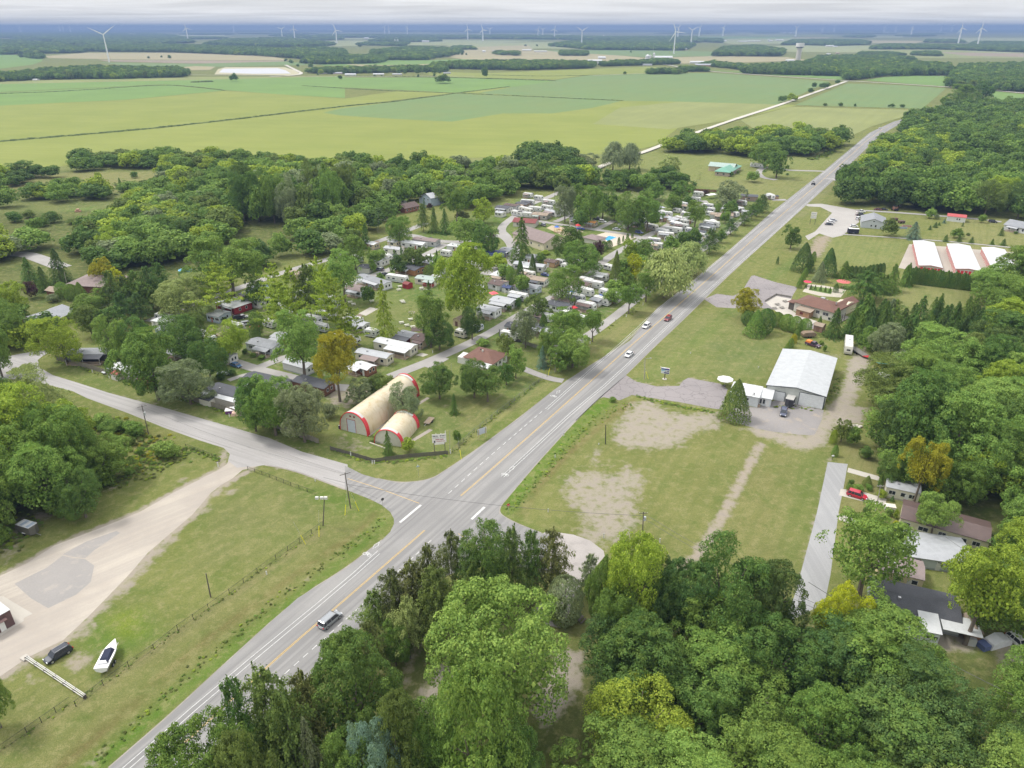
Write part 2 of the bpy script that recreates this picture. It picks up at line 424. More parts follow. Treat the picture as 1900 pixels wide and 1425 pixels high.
# woodland floors
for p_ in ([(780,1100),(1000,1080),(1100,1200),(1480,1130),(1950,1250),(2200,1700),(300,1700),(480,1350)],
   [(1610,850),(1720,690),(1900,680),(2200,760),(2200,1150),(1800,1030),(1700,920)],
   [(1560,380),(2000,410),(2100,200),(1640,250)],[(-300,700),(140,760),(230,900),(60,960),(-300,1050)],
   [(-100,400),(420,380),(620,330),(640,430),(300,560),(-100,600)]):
 area(p_, WOODFLOOR, 4,.85)
# bare gravel and sand
K = .3368
def c4(l): return [(630+x * K, 470+y * K) for x, y in l]
def c7(l): return [(x * K, 945+y * K) for x, y in l]
def c1(l): return [(x * K, 470+y * K) for x, y in l]
def c10(l): return [(1320+x * .1895,620+y * .1895) for x, y in l]
dirt(c4([(1490,1040),(1500,960),(1560,880),(1600,820),(1720,800),(1820,870),(1960,880),(2100,860),(2120,960),(1960,1000),(1880,1070),(1700,1090),(1560,1075)]),.85,4)
dirt(c4([(1230,1240),(1320,1180),(1400,1190),(1370,1080),(1450,1080),(1430,1170),(1500,1220),(1580,1150),(1720,1240),(1660,1320),(1660,1425),(1640,1560),(1520,1600),(1400,1600),(1300,1440),(1210,1330)]),.8,4)
dirt([(1060,985),(1120,960),(1190,955),(1185,990),(1125,1005),(1130,1030),(1060,1010)],.75,4)
dirt([(1120,720+130),(1200,870),(1210,930),(1150,930)],.45,5)
dirt(c10([(1090,760),(1250,560),(1310,360),(1330,250),(1480,110),(1570,240),(1520,420),(1440,600),(1400,690),(1560,720),(1480,880),(1200,910),(1150,1090),(960,1140),(800,1130),(590,1040),(480,1010),(290,930),(440,900),(900,990)]),.95,2.5)
dirt(c10([(0,830),(90,850),(60,920),(-60,960),(-150,930),(-60,860)]),.8,2)
dirt(c10([(280,920),(560,960),(480,1060),(330,960)]),.5,2.5)
dirt(c10([(840,130),(1300,200),(1280,260),(900,200)]),.55,2.5)
dline([(1410,826),(1368,905),(1343,955),(1303,1020),(1268,1052)],1.6,.92,1.3,.25)
dline([(1400,1000),(1340,1120)],.5,.0,1)
dirt(c7([(930,120),(1100,40),(1180,0),(1060,-60),(900,60),(720,340),(560,540),(400,700),(340,740),(480,700),(560,590),(760,400),(940,200),(1000,150)]),.8,2,.2)
dirt(c7([(330,860),(420,780),(560,770),(520,830),(450,900),(380,910)]),.8,2,.3)
dirt(c7([(490,620),(560,590),(540,660),(440,720),(380,720)]),.75,1.6,.3)
dirt(c7([(60,890),(200,870),(260,960),(360,990),(300,1010),(160,980),(0,990)]),.5,3,.2)
dirt(c7([(1090,240),(1170,205),(1130,240)]),.7,1.2); dirt(c7([(980,350),(1030,340),(970,390)]),.5,1.5)
dirt(c7([(600,1320),(820,1100),(700,1180),(540,1330),(440,1425),(520,1425)]),.5,1.2,.4)
dirt(c7([(1640,420),(1790,300),(1700,400)]),.5,1.2,.4); dirt(c7([(1230,780),(1390,690),(1260,740)]),.55,1.,.5)
dirt(c7([(700,830),(860,740),(1000,660),(1080,600),(980,640),(800,760)]),.5,1.5,.3)
dirt(c7([(0,150),(60,60),(230,0),(290,0),(280,60),(120,150),(120,220),(0,330)]),.75,2.5,.3)
dirt(c1([(1190,1310),(1240,1280),(1330,1310),(1280,1340)]),.7,1.5,.2); dirt(c1([(960,1270),(1020,1225),(1050,1240),(980,1290)]),.75,1.3,.2)
dirt(c1([(470,1360),(620,1280),(700,1240),(600,1320)]),.6,1.5,.3); dirt(c1([(960,1160),(1080,1120),(1040,1165)]),.5,1.5,.3)
dirt(c1([(300,1425),(420,1330),(620,1210),(980,1100),(1010,1080),(820,1140),(560,1250),(260,1400)]),.6,1.5,.6)
dirt([(620,795),(650,810),(680,815),(700,830),(650,845),(615,825)],.5,2.5,.3)
dirt([(817,742),(845,745),(850,770),(815,765)],.35,2.5,.8)
dirt([(770,1290),(815,1215),(870,1240),(860,1320),(780,1340)],.9,2.5); dirt([(1030,1200),(1090,1210),(1080,1280),(1015,1360),(980,1320)],.95,2.0)
dirt([(1046,1075),(1085,1070),(1040,1150),(1010,1165),(990,1130)],.9,1.6)
dirt([(750,1200),(800,1170),(790,1220),(740,1300)],.6,2,.8)
dirt([(180,1020),(235,1030)],0,1)
dirt([(1490,480),(1512,440),(1550,432),(1524,478)],.9,3,.55)
dirt([(1445,470),(1500,440),(1500,452),(1480,470)],.4,3)
dirt([(590,720),(700,715),(680,740),(640,760),(610,750)],.8,2.5,.2)
dirt([(1560,330),(1640,260),(1620,250),(1540,320)],.4,4,.5)
dirt([(60,990),(120,975),(60,1010)],0,1)
dirt([(1700,1160),(1790,1170),(1830,1220),(1720,1200)],.9,1.5)
dirt([(1830,1190),(1920,1180),(1950,1240),(1860,1240)],.9,2)
for l_ in ([(416,838),(415,866),(387,881),(320,915),(259,950),(180,982),(101,1012),(50,1045),(-20,1078)],[(0,1258),(50,1224),(118,1190),(168,1143),(236,1073),(275,1028),(317,992),(357,958),(391,918),(431,890),(470,868)],[(1130,735),(1172,735),(1260,748),(1322,760)],[(1540,850),(1535,870),(1516,950),(1475,1103)],
   [(1180,706),(1219,715),(1260,714),(1277,699),(1336,711)],[(1687,453),(1667,497),(1745,512)],[(1500,382),(1522,383),(1544,395),(1512,430),(1494,438)],[(650,907),(600,895),(539,873),(492,865)],[(690,889),(630,862),(500,811),(421,788),(303,754),(202,727)]):
 w_ = 1.3 if l_[0][0] in (416,0) else .5; dline(l_, w_, .95 if w_ > 1 else .75,1.0,.08)
# trampled ground among the trailers
for p_ in ([(700,470),(880,455),(960,500),(1120,470),(1090,560),(1000,600),(880,600),(860,520),(740,520)],[(1100,520),(1240,420),(1420,370),(1350,425),(1240,500),(1130,590),(1060,610)],
   [(380,600),(520,560),(620,640),(680,700),(560,700),(400,650)],[(940,380),(1020,365),(1260,340),(1250,420),(1060,420),(960,420)]):
 dirt(p_, .38,4,.5)

gm = bpy.data.meshes.new('ground')
nx, ny = len(xs), len(ys)
I, J = np.meshgrid(np.arange(nx - 1), np.arange(ny - 1)); a0 = (J * nx + I).ravel()
quads = np.stack([a0, a0+1, a0+nx + 1, a0+nx],1)
gm.vertices.add(len(P2)); gm.vertices.foreach_set('co', np.column_stack([P2, np.zeros(len(P2))]).astype(np.float32).ravel())
gm.loops.add(quads.size); gm.loops.foreach_set('vertex_index', quads.ravel().astype(np.int32))
gm.polygons.add(len(quads)); gm.polygons.foreach_set('loop_start', np.arange(0, quads.size, 4, dtype=np.int32))
gm.update(calc_edges=True)
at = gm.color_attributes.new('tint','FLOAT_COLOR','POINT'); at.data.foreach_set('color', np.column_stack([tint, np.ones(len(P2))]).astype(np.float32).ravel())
at = gm.color_attributes.new('soil','FLOAT_COLOR','POINT'); at.data.foreach_set('color', np.column_stack([bare, sand, bare, np.ones(len(P2))]).astype(np.float32).ravel())
m, t, b = node_mat('turf_and_soil'); v = objvec(t)
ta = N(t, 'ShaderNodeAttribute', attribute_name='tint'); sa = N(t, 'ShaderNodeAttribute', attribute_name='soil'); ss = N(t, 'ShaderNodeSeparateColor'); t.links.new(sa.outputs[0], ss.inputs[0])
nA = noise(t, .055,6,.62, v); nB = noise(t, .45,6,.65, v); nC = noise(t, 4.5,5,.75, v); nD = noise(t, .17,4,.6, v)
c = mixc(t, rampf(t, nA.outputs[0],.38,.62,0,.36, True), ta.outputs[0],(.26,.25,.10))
c = mixc(t, rampf(t, nD.outputs[0],.5,.68,0,.45, True), c, (.082,.135,.024))
c = mixc(t, rampf(t, nB.outputs[0],.47,.64,0,.5, True), c, (.29,.265,.125))
sw = objvec(t, (1,.05,1), R(-31)); nS = noise(t, .55,4,.6, sw)
c = mixc(t, rampf(t, nS.outputs[0],.45,.6,0,.22, True), c, (.09,.13,.03))
nE = noise(t, 1.7,5,.7, v); c = mixc(t, rampf(t, nE.outputs[0],.5,.7,0,.28, True), c, (.28,.275,.12)); c = mixc(t, rampf(t, nE.outputs[0],.5,.3,0,.4, True), c, (.07,.115,.022))
c = mixc(t, rampf(t, nC.outputs[0],.38,.72,.0,.7), c, (.05,.07,.016))
soil = mixc(t, ss.outputs[1],(.37,.33,.275),(.29,.205,.125))
soil = mixc(t, rampf(t, nB.outputs[0],.35,.7), soil, (.27,.24,.2)); soil = mixc(t, rampf(t, nC.outputs[0],.35,.7,0,.4), soil, (.15,.125,.1))
k = math_(t, 'ADD', ss.outputs[0], math_(t, 'MULTIPLY', math_(t, 'SUBTRACT', nB.outputs[0],.5),2.0)); k = math_(t, 'ADD', k, math_(t, 'MULTIPLY', math_(t, 'SUBTRACT', nC.outputs[0],.5),.5))
k = rampf(t, k, .30,1.0, smooth=True); k = math_(t, 'MULTIPLY', k, rampf(t, ss.outputs[0],.02,.2))
c = mixc(t, k, c, soil)
t.links.new(c, b.inputs['Base Color']); b.inputs['Roughness'].default_value = .95; b.inputs['Specular IOR Level'].default_value = .05
bp = N(t, 'ShaderNodeBump', i_Strength=.6, i_Distance=.25); t.links.new(nC.outputs[0], bp.inputs['Height']); t.links.new(bp.outputs[0], b.inputs['Normal'])
gm.materials.append(m); link('ground', gm, kind='structure')

# ================================================================== ROADS AND YARDS
ASPH = asphalt('worn_grey_asphalt',(.268,.260,.252),(.222,.216,.212),(.182,.178,.176), streak=R(-31))
SIDE = asphalt('chip_sealed_road',(.36,.345,.335),(.315,.30,.295),(.28,.268,.26), streak=R(63))
LANE = asphalt('camp_lane_surface',(.33,.315,.30),(.27,.255,.245))
GRAV = asphalt('pale_packed_gravel',(.42,.375,.32),(.34,.30,.26),(.29,.265,.24), streak=R(-48), sa_=.42)
CRACK = asphalt('cracked_old_asphalt',(.26,.235,.235),(.215,.195,.195), None, cracks=True)
YARD = asphalt('stained_yard_asphalt',(.27,.25,.24),(.20,.19,.19),(.33,.285,.235))
PATCH = asphalt('asphalt_patch',(.30,.28,.265),(.25,.238,.23),(.34,.31,.28))
CONC = asphalt('pale_concrete',(.46,.43,.38),(.40,.37,.33))
FARRD = paint('far_gravel_road',(.50,.47,.41),.9)
z1, z2, z3, z4, z5 = .012,.018,.024,.03,.038
hl = [(60,1560),(202,1425),(313,1329),(411,1238),(552,1110),(640,1056),(689,1018),(709,1002),(724,987),(731,972),(731,963),(724,950),(708,937),(686,926),(640,908)]
hl2 = [(640,864),(672,880),(700,888),(741,896),(782,893),(806,886),(822,876),(852,856),(886,833),(967,773),(1051,706),(1169,632),(1220,571),(1270,535),(1340,477),(1440,387),(1529,317),(1614,246),(1657,226),(1700,214),(1760,206)]
hr = [(1760,210),(1705,219),(1676,226),(1632,252),(1553,328),(1440,431),(1352,510),(1270,591),(1209,648),(1159,698),(1112,738),(1068,780),(994,861),(940,925),(927,940),(926,952),(940,962),(967,975),(1004,989),(1030,996),(1010,1060),(900,1040),(800,1080),(674,1160),(600,1231),(420,1400),(300,1510),(240,1570)]
sheet('highway_road', hl + hl2+hr, ASPH, z2)
sheet('side_road',[(645,862),(560,838),(500,813),(421,790),(303,756),(202,729),(150,712),(98,696),(74,682),(70,668),(80,660),(95,654),(78,650),(34,657),(10,662),(-60,672),(-60,712),(17,703),(60,706),(135,726),(162,739),(236,766),(303,793),(370,817),(415,831),(427,841),(423,855),(440,868),(492,863),(539,871),(600,893),(645,910)], SIDE, z1)
sheet('gravel_driveway',[(416,832),(428,844),(421,861),(405,872),(387,881),(320,915),(259,950),(180,982),(101,1012),(50,1045),(-20,1078),(-20,1268),(0,1255),(50,1221),(118,1187),(168,1140),(236,1070),(275,1025),(317,989),(357,955),(391,915),(410,900),(431,888),(450,872),(492,862),(470,850)], GRAV, .008)
sheet('asphalt_patch', c7([(345,248),(480,175),(640,120),(662,130),(520,225),(470,268),(400,262)]), PATCH, z1)
sheet('asphalt_patch', c7([(80,410),(260,320),(345,255),(400,268),(470,275),(520,310),(500,400),(420,470),(265,545),(170,490)]), PATCH, z1)
sheet('concrete_apron', c7([(0,480),(20,480),(180,575),(130,600),(130,615),(0,700),(-40,700),(-40,470)]), CONC, z2)
sheet('gravel_road',[(1015,985),(1064,992),(1095,1003),(1120,1022),(1122,1032),(1105,1052),(1084,1078),(1071,1096),(1055,1140),(1040,1165),(1015,1160),(990,1132),(1020,1105),(1045,1080),(1048,1065),(1000,1062),(960,1020)], asphalt('pinkish_gravel',(.37,.34,.32),(.31,.285,.27),(.27,.25,.235)),.010)
sheet('parking_lot',[(1109,740),(1161,696),(1180,708),(1219,717),(1260,716),(1268,706),(1277,701),(1336,712),(1350,722),(1340,760),(1322,758),(1260,746),(1172,733),(1150,743),(1120,737)], CRACK, z1)
sheet('warehouse_yard', c10([(140,830),(240,690),(450,720),(640,640),(720,660),(1100,745),(1080,840),(1010,990),(860,985),(640,960),(440,925),(180,850)]), YARD, .014)
sheet('restaurant_parking_lot',[(1306,555),(1330,545),(1360,549),(1376,542),(1394,512),(1400,511),(1440,524),(1480,533),(1470,550),(1462,575),(1480,590),(1530,606),(1500,612),(1440,575),(1400,570),(1362,572),(1330,570)], CRACK, z1)
sheet('concrete_patio',[(1420,561),(1440,549),(1468,555),(1466,574),(1485,586),(1516,596),(1500,605),(1470,590),(1440,578)], CONC, .03)
sheet('forecourt',[(1490,379),(1524,378),(1560,384),(1592,390),(1594,412),(1563,437),(1545,441),(1520,433),(1500,446),(1494,438),(1512,430),(1530,410),(1544,395),(1522,384),(1500,383)], asphalt('light_forecourt',(.37,.35,.33),(.33,.31,.29)), z1)
sheet('gravel_storage_yard',[(1687,453),(1760,458),(1845,466),(1920,470),(1920,520),(1797,518),(1745,512),(1667,497)], asphalt('tan_yard_gravel',(.38,.34,.29),(.34,.30,.26)), z1)
sheet('concrete_driveway',[(1536,857),(1573,861),(1565,906),(1556,950),(1541,1066),(1530,1120),(1470,1150),(1462,1137),(1475,1103),(1516,950)], asphalt('grey_concrete_drive',(.32,.32,.32),(.285,.285,.29),(.26,.26,.265), streak=R(0)), z1)
sheet('concrete_driveway',[(1560,907),(1600,912),(1645,926),(1642,940),(1600,930),(1557,919)], CONC, z2)
sheet('concrete_driveway',[(1556,953),(1580,960),(1602,971),(1595,978),(1556,964)], CONC, z2)
sheet('gravel_strip',[(1574,868),(1632,884),(1630,892),(1572,876)], CONC, z2)
ZL = .04
for pts, w in (([(724,699),(765,683),(805,667),(872,637),(917,614),(960,587),(981,575.5),(1028,550),(1073,526),(1102,505),(1112,491),(1140,470),(1186,446),(1200,438),(1231,423),(1267,402),(1301,383),(1310,378),(1305,372)],4.6),
    ([(1070,637),(1120,604),(1196,543),(1250,500),(1300,464),(1351,431),(1377,408),(1400,390)],4.2),
    ([(640,531),(673,518),(715,503),(756,488),(800,468),(818,458),(826,452)],4.6),
    ([(276,597),(337,571),(417,544),(492,517),(549,498),(600,484),(650,467),(680,455),(734,437),(765,424),(790,414)],5.0),
    ([(734,437),(765,436),(790,444),(825,449),(867,449),(900,448)],5.5),
    ([(942,440),(925,424),(960,398),(975,386),(986,378),(1018,366),(1040,356)],5.0),
    ([(905,440),(932,436),(950,450),(955,470),(946,488),(918,500),(900,510)],6.5),
    ([(985,408),(1011,412),(1065,421),(1098,425),(1132,430),(1182,437),(1190,444)],4.2),([(1030,412),(1053,402)],4.0),([(1106,426),(1139,410)],4.0),
    ([(424,668),(478,686),(539,700),(603,717),(645,720)],4.6),([(470,686),(510,670),(538,661)],4.0),([(484,690),(450,697),(424,706)],2.4),
    ([(792,682),(812,672),(826,664)],3.5),([(970,684),(1000,696),(1025,704),(1045,707)],3.2),([(1000,500),(1050,480)],3),
    ([(1432,371),(1459,371)],5.),([(1462,316),(1500,317),(1530,318)],5.),([(1407,322),(1415,330),(1440,334)],5),([(1407,322),(1410,314),(1425,310),(1462,316)],5.),
    ([(1534,331),(1550,334),(1569,337)],6),([(1588,390),(1640,393),(1710,398),(1821,407),(1858,412)],3.8),([(1563,435),(1640,440),(1760,448),(1900,462)],2.),
    ([(22,471),(50,472),(81,483),(118,497)],8),([(1840,330),(1900,315)],8),([(1826,590),(1838,620),(1850,660)],5)):
 ZL += .004; lane('camp_lane' if pts[0][0] < 1290 and pts[0][0] > 200 else 'lane', pts, w, LANE, ZL)
sheet('concrete_pad',[(665,582),(679,586),(702,573),(687,570)], CONC, z3); sheet('concrete_pad',[(770.7,659),(783,654.7),(795,658),(785,662)], CONC, z3)
sheet('sandy_play_area',[(1014,423),(1024,418),(1070,425),(1083,430),(1046,438)], paint('play_sand',(.45,.37,.26),.9), z2)
# pavement edge of broken asphalt and gravel along the highway
EDGE = asphalt('crumbled_edge',(.30,.27,.235),(.20,.18,.165),(.36,.33,.28))
e1, _ = lane('road_edge', hl[1:8],.5, EDGE, z1); e2, _ = lane('road_edge', hl2[2:16],.45, EDGE, z1)
e3, _ = lane('road_edge', hr[4:12],.45, EDGE, z1); e4, _ = lane('road_edge', hr[10:19],.45, EDGE, z1)
e5, _ = lane('road_edge',[(640,908),(600,893),(539,871),(492,863)],.5, EDGE, .02)

# ---- painted markings
TAR0 = paint('tar_seam_old',(.11,.105,.105),.8)
WH = paint('white_road_paint',(.60,.60,.585),.7,.3,.8); YE = paint('yellow_road_paint',(.58,.40,.14),.7,.2,.4)
def mark(name, pts, w, mat, off=0., dash=None, it=1, z=z4):
 ln = smooth_line([G(*p) for p in pts], it); mb = MB()
 if dash:
  for d in arc_pts(ln, *dash): strip_geo(d, w, z, mb, off)
 else: strip_geo(ln, w, z, mb, off)
 me = bpy.data.meshes.new(name); me.from_pydata(mb.v, [], mb.f); me.materials.append(mat); return link(name, me, kind='structure')
yl = [(180,1532),(290,1425),(374,1350),(460,1270),(540,1198),(640,1113),(788,984)]
yn = [(855,920),(915,868),(1036,761),(1120,686),(1186,628),(1262,563),(1326,507),(1440,407),(1541,322),(1622,248),(1667,225),(1730,211)]
for o_ in (-.13,.13): mark('yellow_line', yl, .12, YE, o_); mark('yellow_line', yn, .12, YE, o_)
mark('white_line',[(100,1532),(229,1425),(390,1282),(640,1077),(701,1022)],.12, WH); mark('white_line',[(115,1535),(242,1425),(400,1285),(640,1084.5),(705,1027)],.12, WH)
mark('dashed_line',[(230,1530),(340,1425),(440,1330),(560,1222),(633,1157),(700,1097),(808,995)],.15, WH, 0,(1.25,1.0))
mark('dashed_line',[(832,916),(880,872),(946,814),(1010,760)],.15, WH, 0,(1.6,1.4))
for o_ in (0,-.75): mark('white_line',[(930,884),(1000,820),(1066,759),(1135,703),(1220,621),(1280,566),(1344,512),(1430,437),(1545,330)],.12, WH, o_)
for o_ in (0,.75): mark('white_line',[(1016,760),(1068,713),(1163,630),(1220,576),(1300,512),(1446,389),(1536,316),(1616,248)],.12, WH, o_)
mark('yellow_line',[(645,888),(700,905),(778,934)],.14, YE, 0)
mark('stop_bar',[(781,937),(742,969.5)],.6, WH, 0, None, 0); mark('stop_bar',[(899,941),(875,963.5)],.6, WH, 0, None, 0)
mark('white_line',[(850,990),(880,1010),(905,1030)],.1, YE)
for pts_ in ([(470,1262),(560,1180),(640,1106)],[(300,1385),(380,1312),(440,1255)],[(700,1020),(760,968),(830,905)],[(880,905),(960,832),(1040,765)],[(1120,700),(1200,634),(1260,580)],[(520,838),(580,860),(660,884)],[(250,770),(330,798),(430,832)]): mark('tar_seam', pts_, .06, TAR0,0, None, 2,.022)
# bicycle symbols in the paved shoulders: two rings, frame and diamond
def bike(px, dirpx):
 a = G(*px); d = (G(*dirpx) - a).normalized(); q = Vector((-d.y, d.x, 0)); mb = MB()
 def ring(c, r):
  pts = [c + (d * math.cos(k * math.pi / 7)+q * math.sin(k * math.pi / 7))*r for k in range(15)]; strip_geo(pts, .13, z5, mb)
 ring(a, .42); ring(a + q * 1.15,.42)
 for s, e in ((a, a + q * .4+d * .6),(a + q * .4+d * .6, a + q * .95+d * .55),(a + q * 1.15, a + q * .95+d * .8),(a + q * .4+d * .6, a + q * .6),(a + q * .6, a)): strip_geo([s, e],.12, z5 + .004, mb)
 c = a + d * 3.4+q * .55; dd = [c + d * 1.3, c + q * .5, c - d * 1.3, c - q * .5, c + d * 1.3]; strip_geo(dd, .12, z5, mb)
 me = bpy.data.meshes.new('bicycle_symbol'); me.from_pydata(mb.v, [], mb.f); me.materials.append(WH); link('bicycle_symbol', me, kind='structure')
bike((941,882),(960,864)); bike((685,1030),(700,1015)); bike((1030,736),(1045,722))
# tar-sealed joints
TAR = paint('tar_seam',(.05,.05,.05),.6)
mark('tar_seam',[(600,886),(640,896)],.1, TAR); mark('tar_seam',[(640,896),(655,905),(700,925)],.07, TAR)

# ================================================================== FAR FIELDS (sheets of crop on the flat plain)
FC = {'corn': fieldm('ripening_corn',(.225,.25,.066),(.19,.222,.055), R(80)),'soy': fieldm('soybean_green',(.145,.215,.085),(.16,.21,.08), R(-31),.2),
  'green': fieldm('young_green_crop',(.16,.25,.07),(.14,.22,.065), R(75),.2),'tan': fieldm('cut_stubble',(.34,.30,.18),(.30,.27,.15), R(80),.35),
  'hay': fieldm('mown_hay',(.24,.26,.10),(.2,.22,.085), R(-31),.3),'pale': fieldm('pale_field',(.27,.29,.14),(.25,.27,.13), R(70),.25),
  'brown': fieldm('turned_soil',(.29,.235,.17),(.25,.21,.15), R(80),.3)}
K2 = [0]
def field(kind, pts):
 K2[0] += 1; return sheet('crop_field', pts, FC[kind],.04+K2[0] * .012)
field('corn',[(-400,342),(-400,268),(0,263),(310,237),(640,197),(720,190),(820,177),(945,161),(1260,188),(1480,195),(1364,222),(1260,236),(1215,270),(1150,285),(1000,288),(700,300),(500,290),(300,285),(100,310),(0,322)])
field('soy',[(630,202),(740,188),(839,173.5),(1000,180),(1155,187),(1100,200),(1024,210.5),(933,210.5),(839,225.7),(720,220),(630,214),(600,209)])
field('soy',[(950,161.7),(1020,150),(1091,140),(1200,137),(1315,135),(1420,142),(1540,151.6),(1442,193.7),(1260,188.6),(1155,187),(1000,179),(886,173)])
field('hay',[(1260,189),(1442,194),(1460,197),(1364,221),(1240,240),(1100,230),(1150,200)])
field('green',[(620,144),(830,144),(1032,150),(957,160.5),(845,172),(745,167),(630,162)])
0 and field('hay',[(625,152),(740,150),(930,158),(850,171.5),(740,167),(630,163)])
field('green',[(-400,180),(0,172),(303,157),(418,168),(330,176),(236,185),(0,196),(-400,204)])
field('green',[(-400,152),(0,150),(300,144),(640,142),(640,182),(530,176),(420,167.5),(303,156.5),(0,171),(-400,178)])
field('corn',[(-400,205),(0,196),(236,185.5),(418,168.5),(640,183),(745,168),(850,172),(700,190),(640,196),(310,236),(0,262),(-400,267)])
field('hay',[(-400,143),(0,149),(230,147),(350,143),(640,141.5),(300,150),(0,156),(-400,158)])
field('soy',[(1475,195),(1573,155),(1660,158),(1755,164),(1725,190),(1711,202)])
field('hay',[(1374,223),(1468,198),(1600,202),(1711,204),(1681,215),(1614,236),(1560,262),(1480,245),(1400,240)])
field('green',[(1605,149),(1640,143),(1700,139.5),(1768,142),(1758,160.5),(1680,155)])
field('green',[(1260,125.5),(1400,137),(1568,148.5),(1566,142),(1400,135)])
field('green',[(1830,168),(1900,175),(2100,190),(2100,200),(1850,188)])
field('corn',[(780,132),(900,136),(1100,128),(1200,124),(1262,127),(1270,136),(1091,139),(1030,148),(830,143),(790,138)])
field('green',[(-300,100),(0,101),(80,104),(78,114),(60,120),(-20,130),(-300,138)])
field('tan',[(84,104),(160,98),(330,98),(500,104),(540,112),(420,112),(200,110),(90,108)])
field('brown',[(180,111),(420,112.5),(540,112.5),(500,117),(360,118),(200,114)])
field('soy',[(180,116),(360,118.5),(530,114),(600,120),(400,124),(260,124)])
field('green',[(560,108),(800,112),(900,108),(880,116),(740,124),(600,122)])
field('tan',[(640,119),(720,121),(830,118),(810,128),(700,128)])
field('tan',[(800,92),(1060,94),(1200,108),(1330,104),(1400,112),(1270,118),(1000,113),(860,110),(800,102)])
field('soy',[(1010,94),(1140,92),(1330,96),(1420,88),(1430,102),(1200,106),(1060,98)])
field('tan',[(1260,108),(1330,104),(1460,106),(1500,112),(1380,116),(1270,118)])
field('pale',[(1400,86),(1560,83),(1700,88),(1900,92),(1900,100),(1640,98),(1440,96)])
field('hay',[(1600,92),(1740,92),(1900,101),(1900,108),(1700,108),(1600,100)])
field('brown',[(1740,97),(1900,99),(1900,106),(1800,104)])
field('pale',[(820,82),(1000,78),(1180,80),(1150,92),(1000,90),(860,94)])
field('pale',[(560,76),(820,74),(1000,76),(840,84),(700,84),(560,88)])
field('tan',[(0,66),(60,64),(90,68),(40,70),(0,70)]); field('pale',[(0,86),(200,84),(210,90),(0,92)])
field('pale',[(1300,74),(1420,70),(1600,74),(1580,80),(1360,82)]); field('pale',[(330,62),(410,61),(420,68),(380,72),(320,70)])
field('tan',[(1560,74),(1720,76),(1700,80),(1580,80)]); field('pale',[(1740,70),(1900,70),(1900,78),(1760,78)])
field('brown',[(1480,57),(1640,56),(1640,59),(1480,60)]); field('tan',[(860,88),(980,84),(990,92),(880,98)])
field('hay',[(1180,60),(1300,59),(1300,62),(1180,63)])
field('tan',[(330,126),(360,123),(400,124),(390,130),(340,131)])
rq = random.Random(5)
for i_ in range(34):
 y_ = 59.5+15*rq.random() ** 1.5; x_ = rq.uniform(-100,1900); w_ = rq.uniform(50,190); h_ = (y_ - 56)*rq.uniform(.08,.2) + .2
 field(rq.choice(['pale','tan','hay','pale','green','corn']),[(x_, y_),(x_ + w_, y_ + rq.uniform(-.3,.3)),(x_ + w_ * 1.05, y_ - h_),(x_ + rq.uniform(0,14), y_ - h_)])
sheet('settling_pond',[(406,135),(414,128),(516,127),(530,131),(540,137),(470,137.5)], paint('pale_pond_liner',(.48,.48,.50),.4),.7)
sheet('gravel_bank',[(398,138.5),(404,129),(418,125),(528,125),(545,130),(560,138.5),(545,140.5),(480,139.5)], paint('sandy_bank',(.40,.37,.24),.9),.55)
for pts, w in (([(1364,222),(1448,195),(1512,172),(1570,151.6)],7),([(1240,121),(1260,124.6),(1317,133),(1400,139),(1480,144.5),(1563,150),(1650,155),(1755,161.7),(1806,165),(1900,173.5),(2100,190)],8),
    ([(1364,222),(1300,244),(1216,275),(1196,283),(1140,300),(1101,316)],6),([(530,121),(548,130),(566,139),(500,143)],9),([(640,143),(800,142),(880,142)],5),
    ([(330,139),(560,142),(640,142.6)],5),([(880,93),(960,97),(1010,100)],10),([(1260,124),(1200,116),(1130,112)],6),([(1100,141),(1180,137),(1260,136)],4)):
 ZL += .02; lane('gravel_road', pts, w, FARRD, .6+ZL, 2)
# dark drainage ditches and hedge lines between the fields: low strips of rank growth
DITCH = leafm('ditch_growth')
def hedgerow(pts, w, h, label=None):
 ln = smooth_line([G(*p) for p in pts],3); mb = MB(); r = random.Random(len(pts)*7+int(pts[0][0]))
 for a, b in zip(ln, ln[1:]):
  n = max(1, int((b - a).length / (w * .45)))
  for i in range(n):
   c = a + (b - a)*((i + r.random())/n); q = (b - a).normalized(); sx = w * r.uniform(.6,.95); hh = h * r.uniform(.3,.75)
   c = c + Vector((-q.y, q.x, 0))*r.uniform(-.25,.25)*w
   top = [(c.x + sx * math.cos(k * 1.2566+i)*r.uniform(.5,.8), c.y + sx * math.sin(k * 1.2566+i)*r.uniform(.5,.8), hh * r.uniform(.75,1)) for k in range(5)]
   bot = [(c.x + sx * math.cos(k * 1.2566+i), c.y + sx * math.sin(k * 1.2566+i),0) for k in range(5)]
   mb.add(bot + top + [(c.x, c.y, hh * 1.1)],[(k, (k + 1) % 5,(k + 1) % 5+5, k + 5) for k in range(5)] + [(k + 5,(k + 1) % 5+5,10) for k in range(5)])
 me = bpy.data.meshes.new('hedgerow'); me.from_pydata(mb.v, [], mb.f); me.materials.append(DITCH)
 o = link('hedgerow', me, kind='stuff', label=label); o['category'] = 'hedge growth'; o.color = (.12,.165,.06,1); return o
hedgerow([(-200,277),(0,263),(310,237),(640,197),(720,190)],5,2.0,'dark drainage ditch growth running across the large corn field')
hedgerow([(720,190),(820,177),(850,172.5),(945,161)],5,1.6,'ditch growth beside the blue green bean field')
hedgerow([(560,159),(700,168),(850,173),(1000,180),(1155,187)],5,1.6,'straight ditch line crossing the far fields to the right')
hedgerow([(640,141),(830,143.5),(1030,150)],7,2,'ditch line above the bright green field')
hedgerow([(-100,178),(0,174),(120,170),(300,157),(360,161),(418,168)],4,1.6,'broken hedge line between the pale green strips at left')
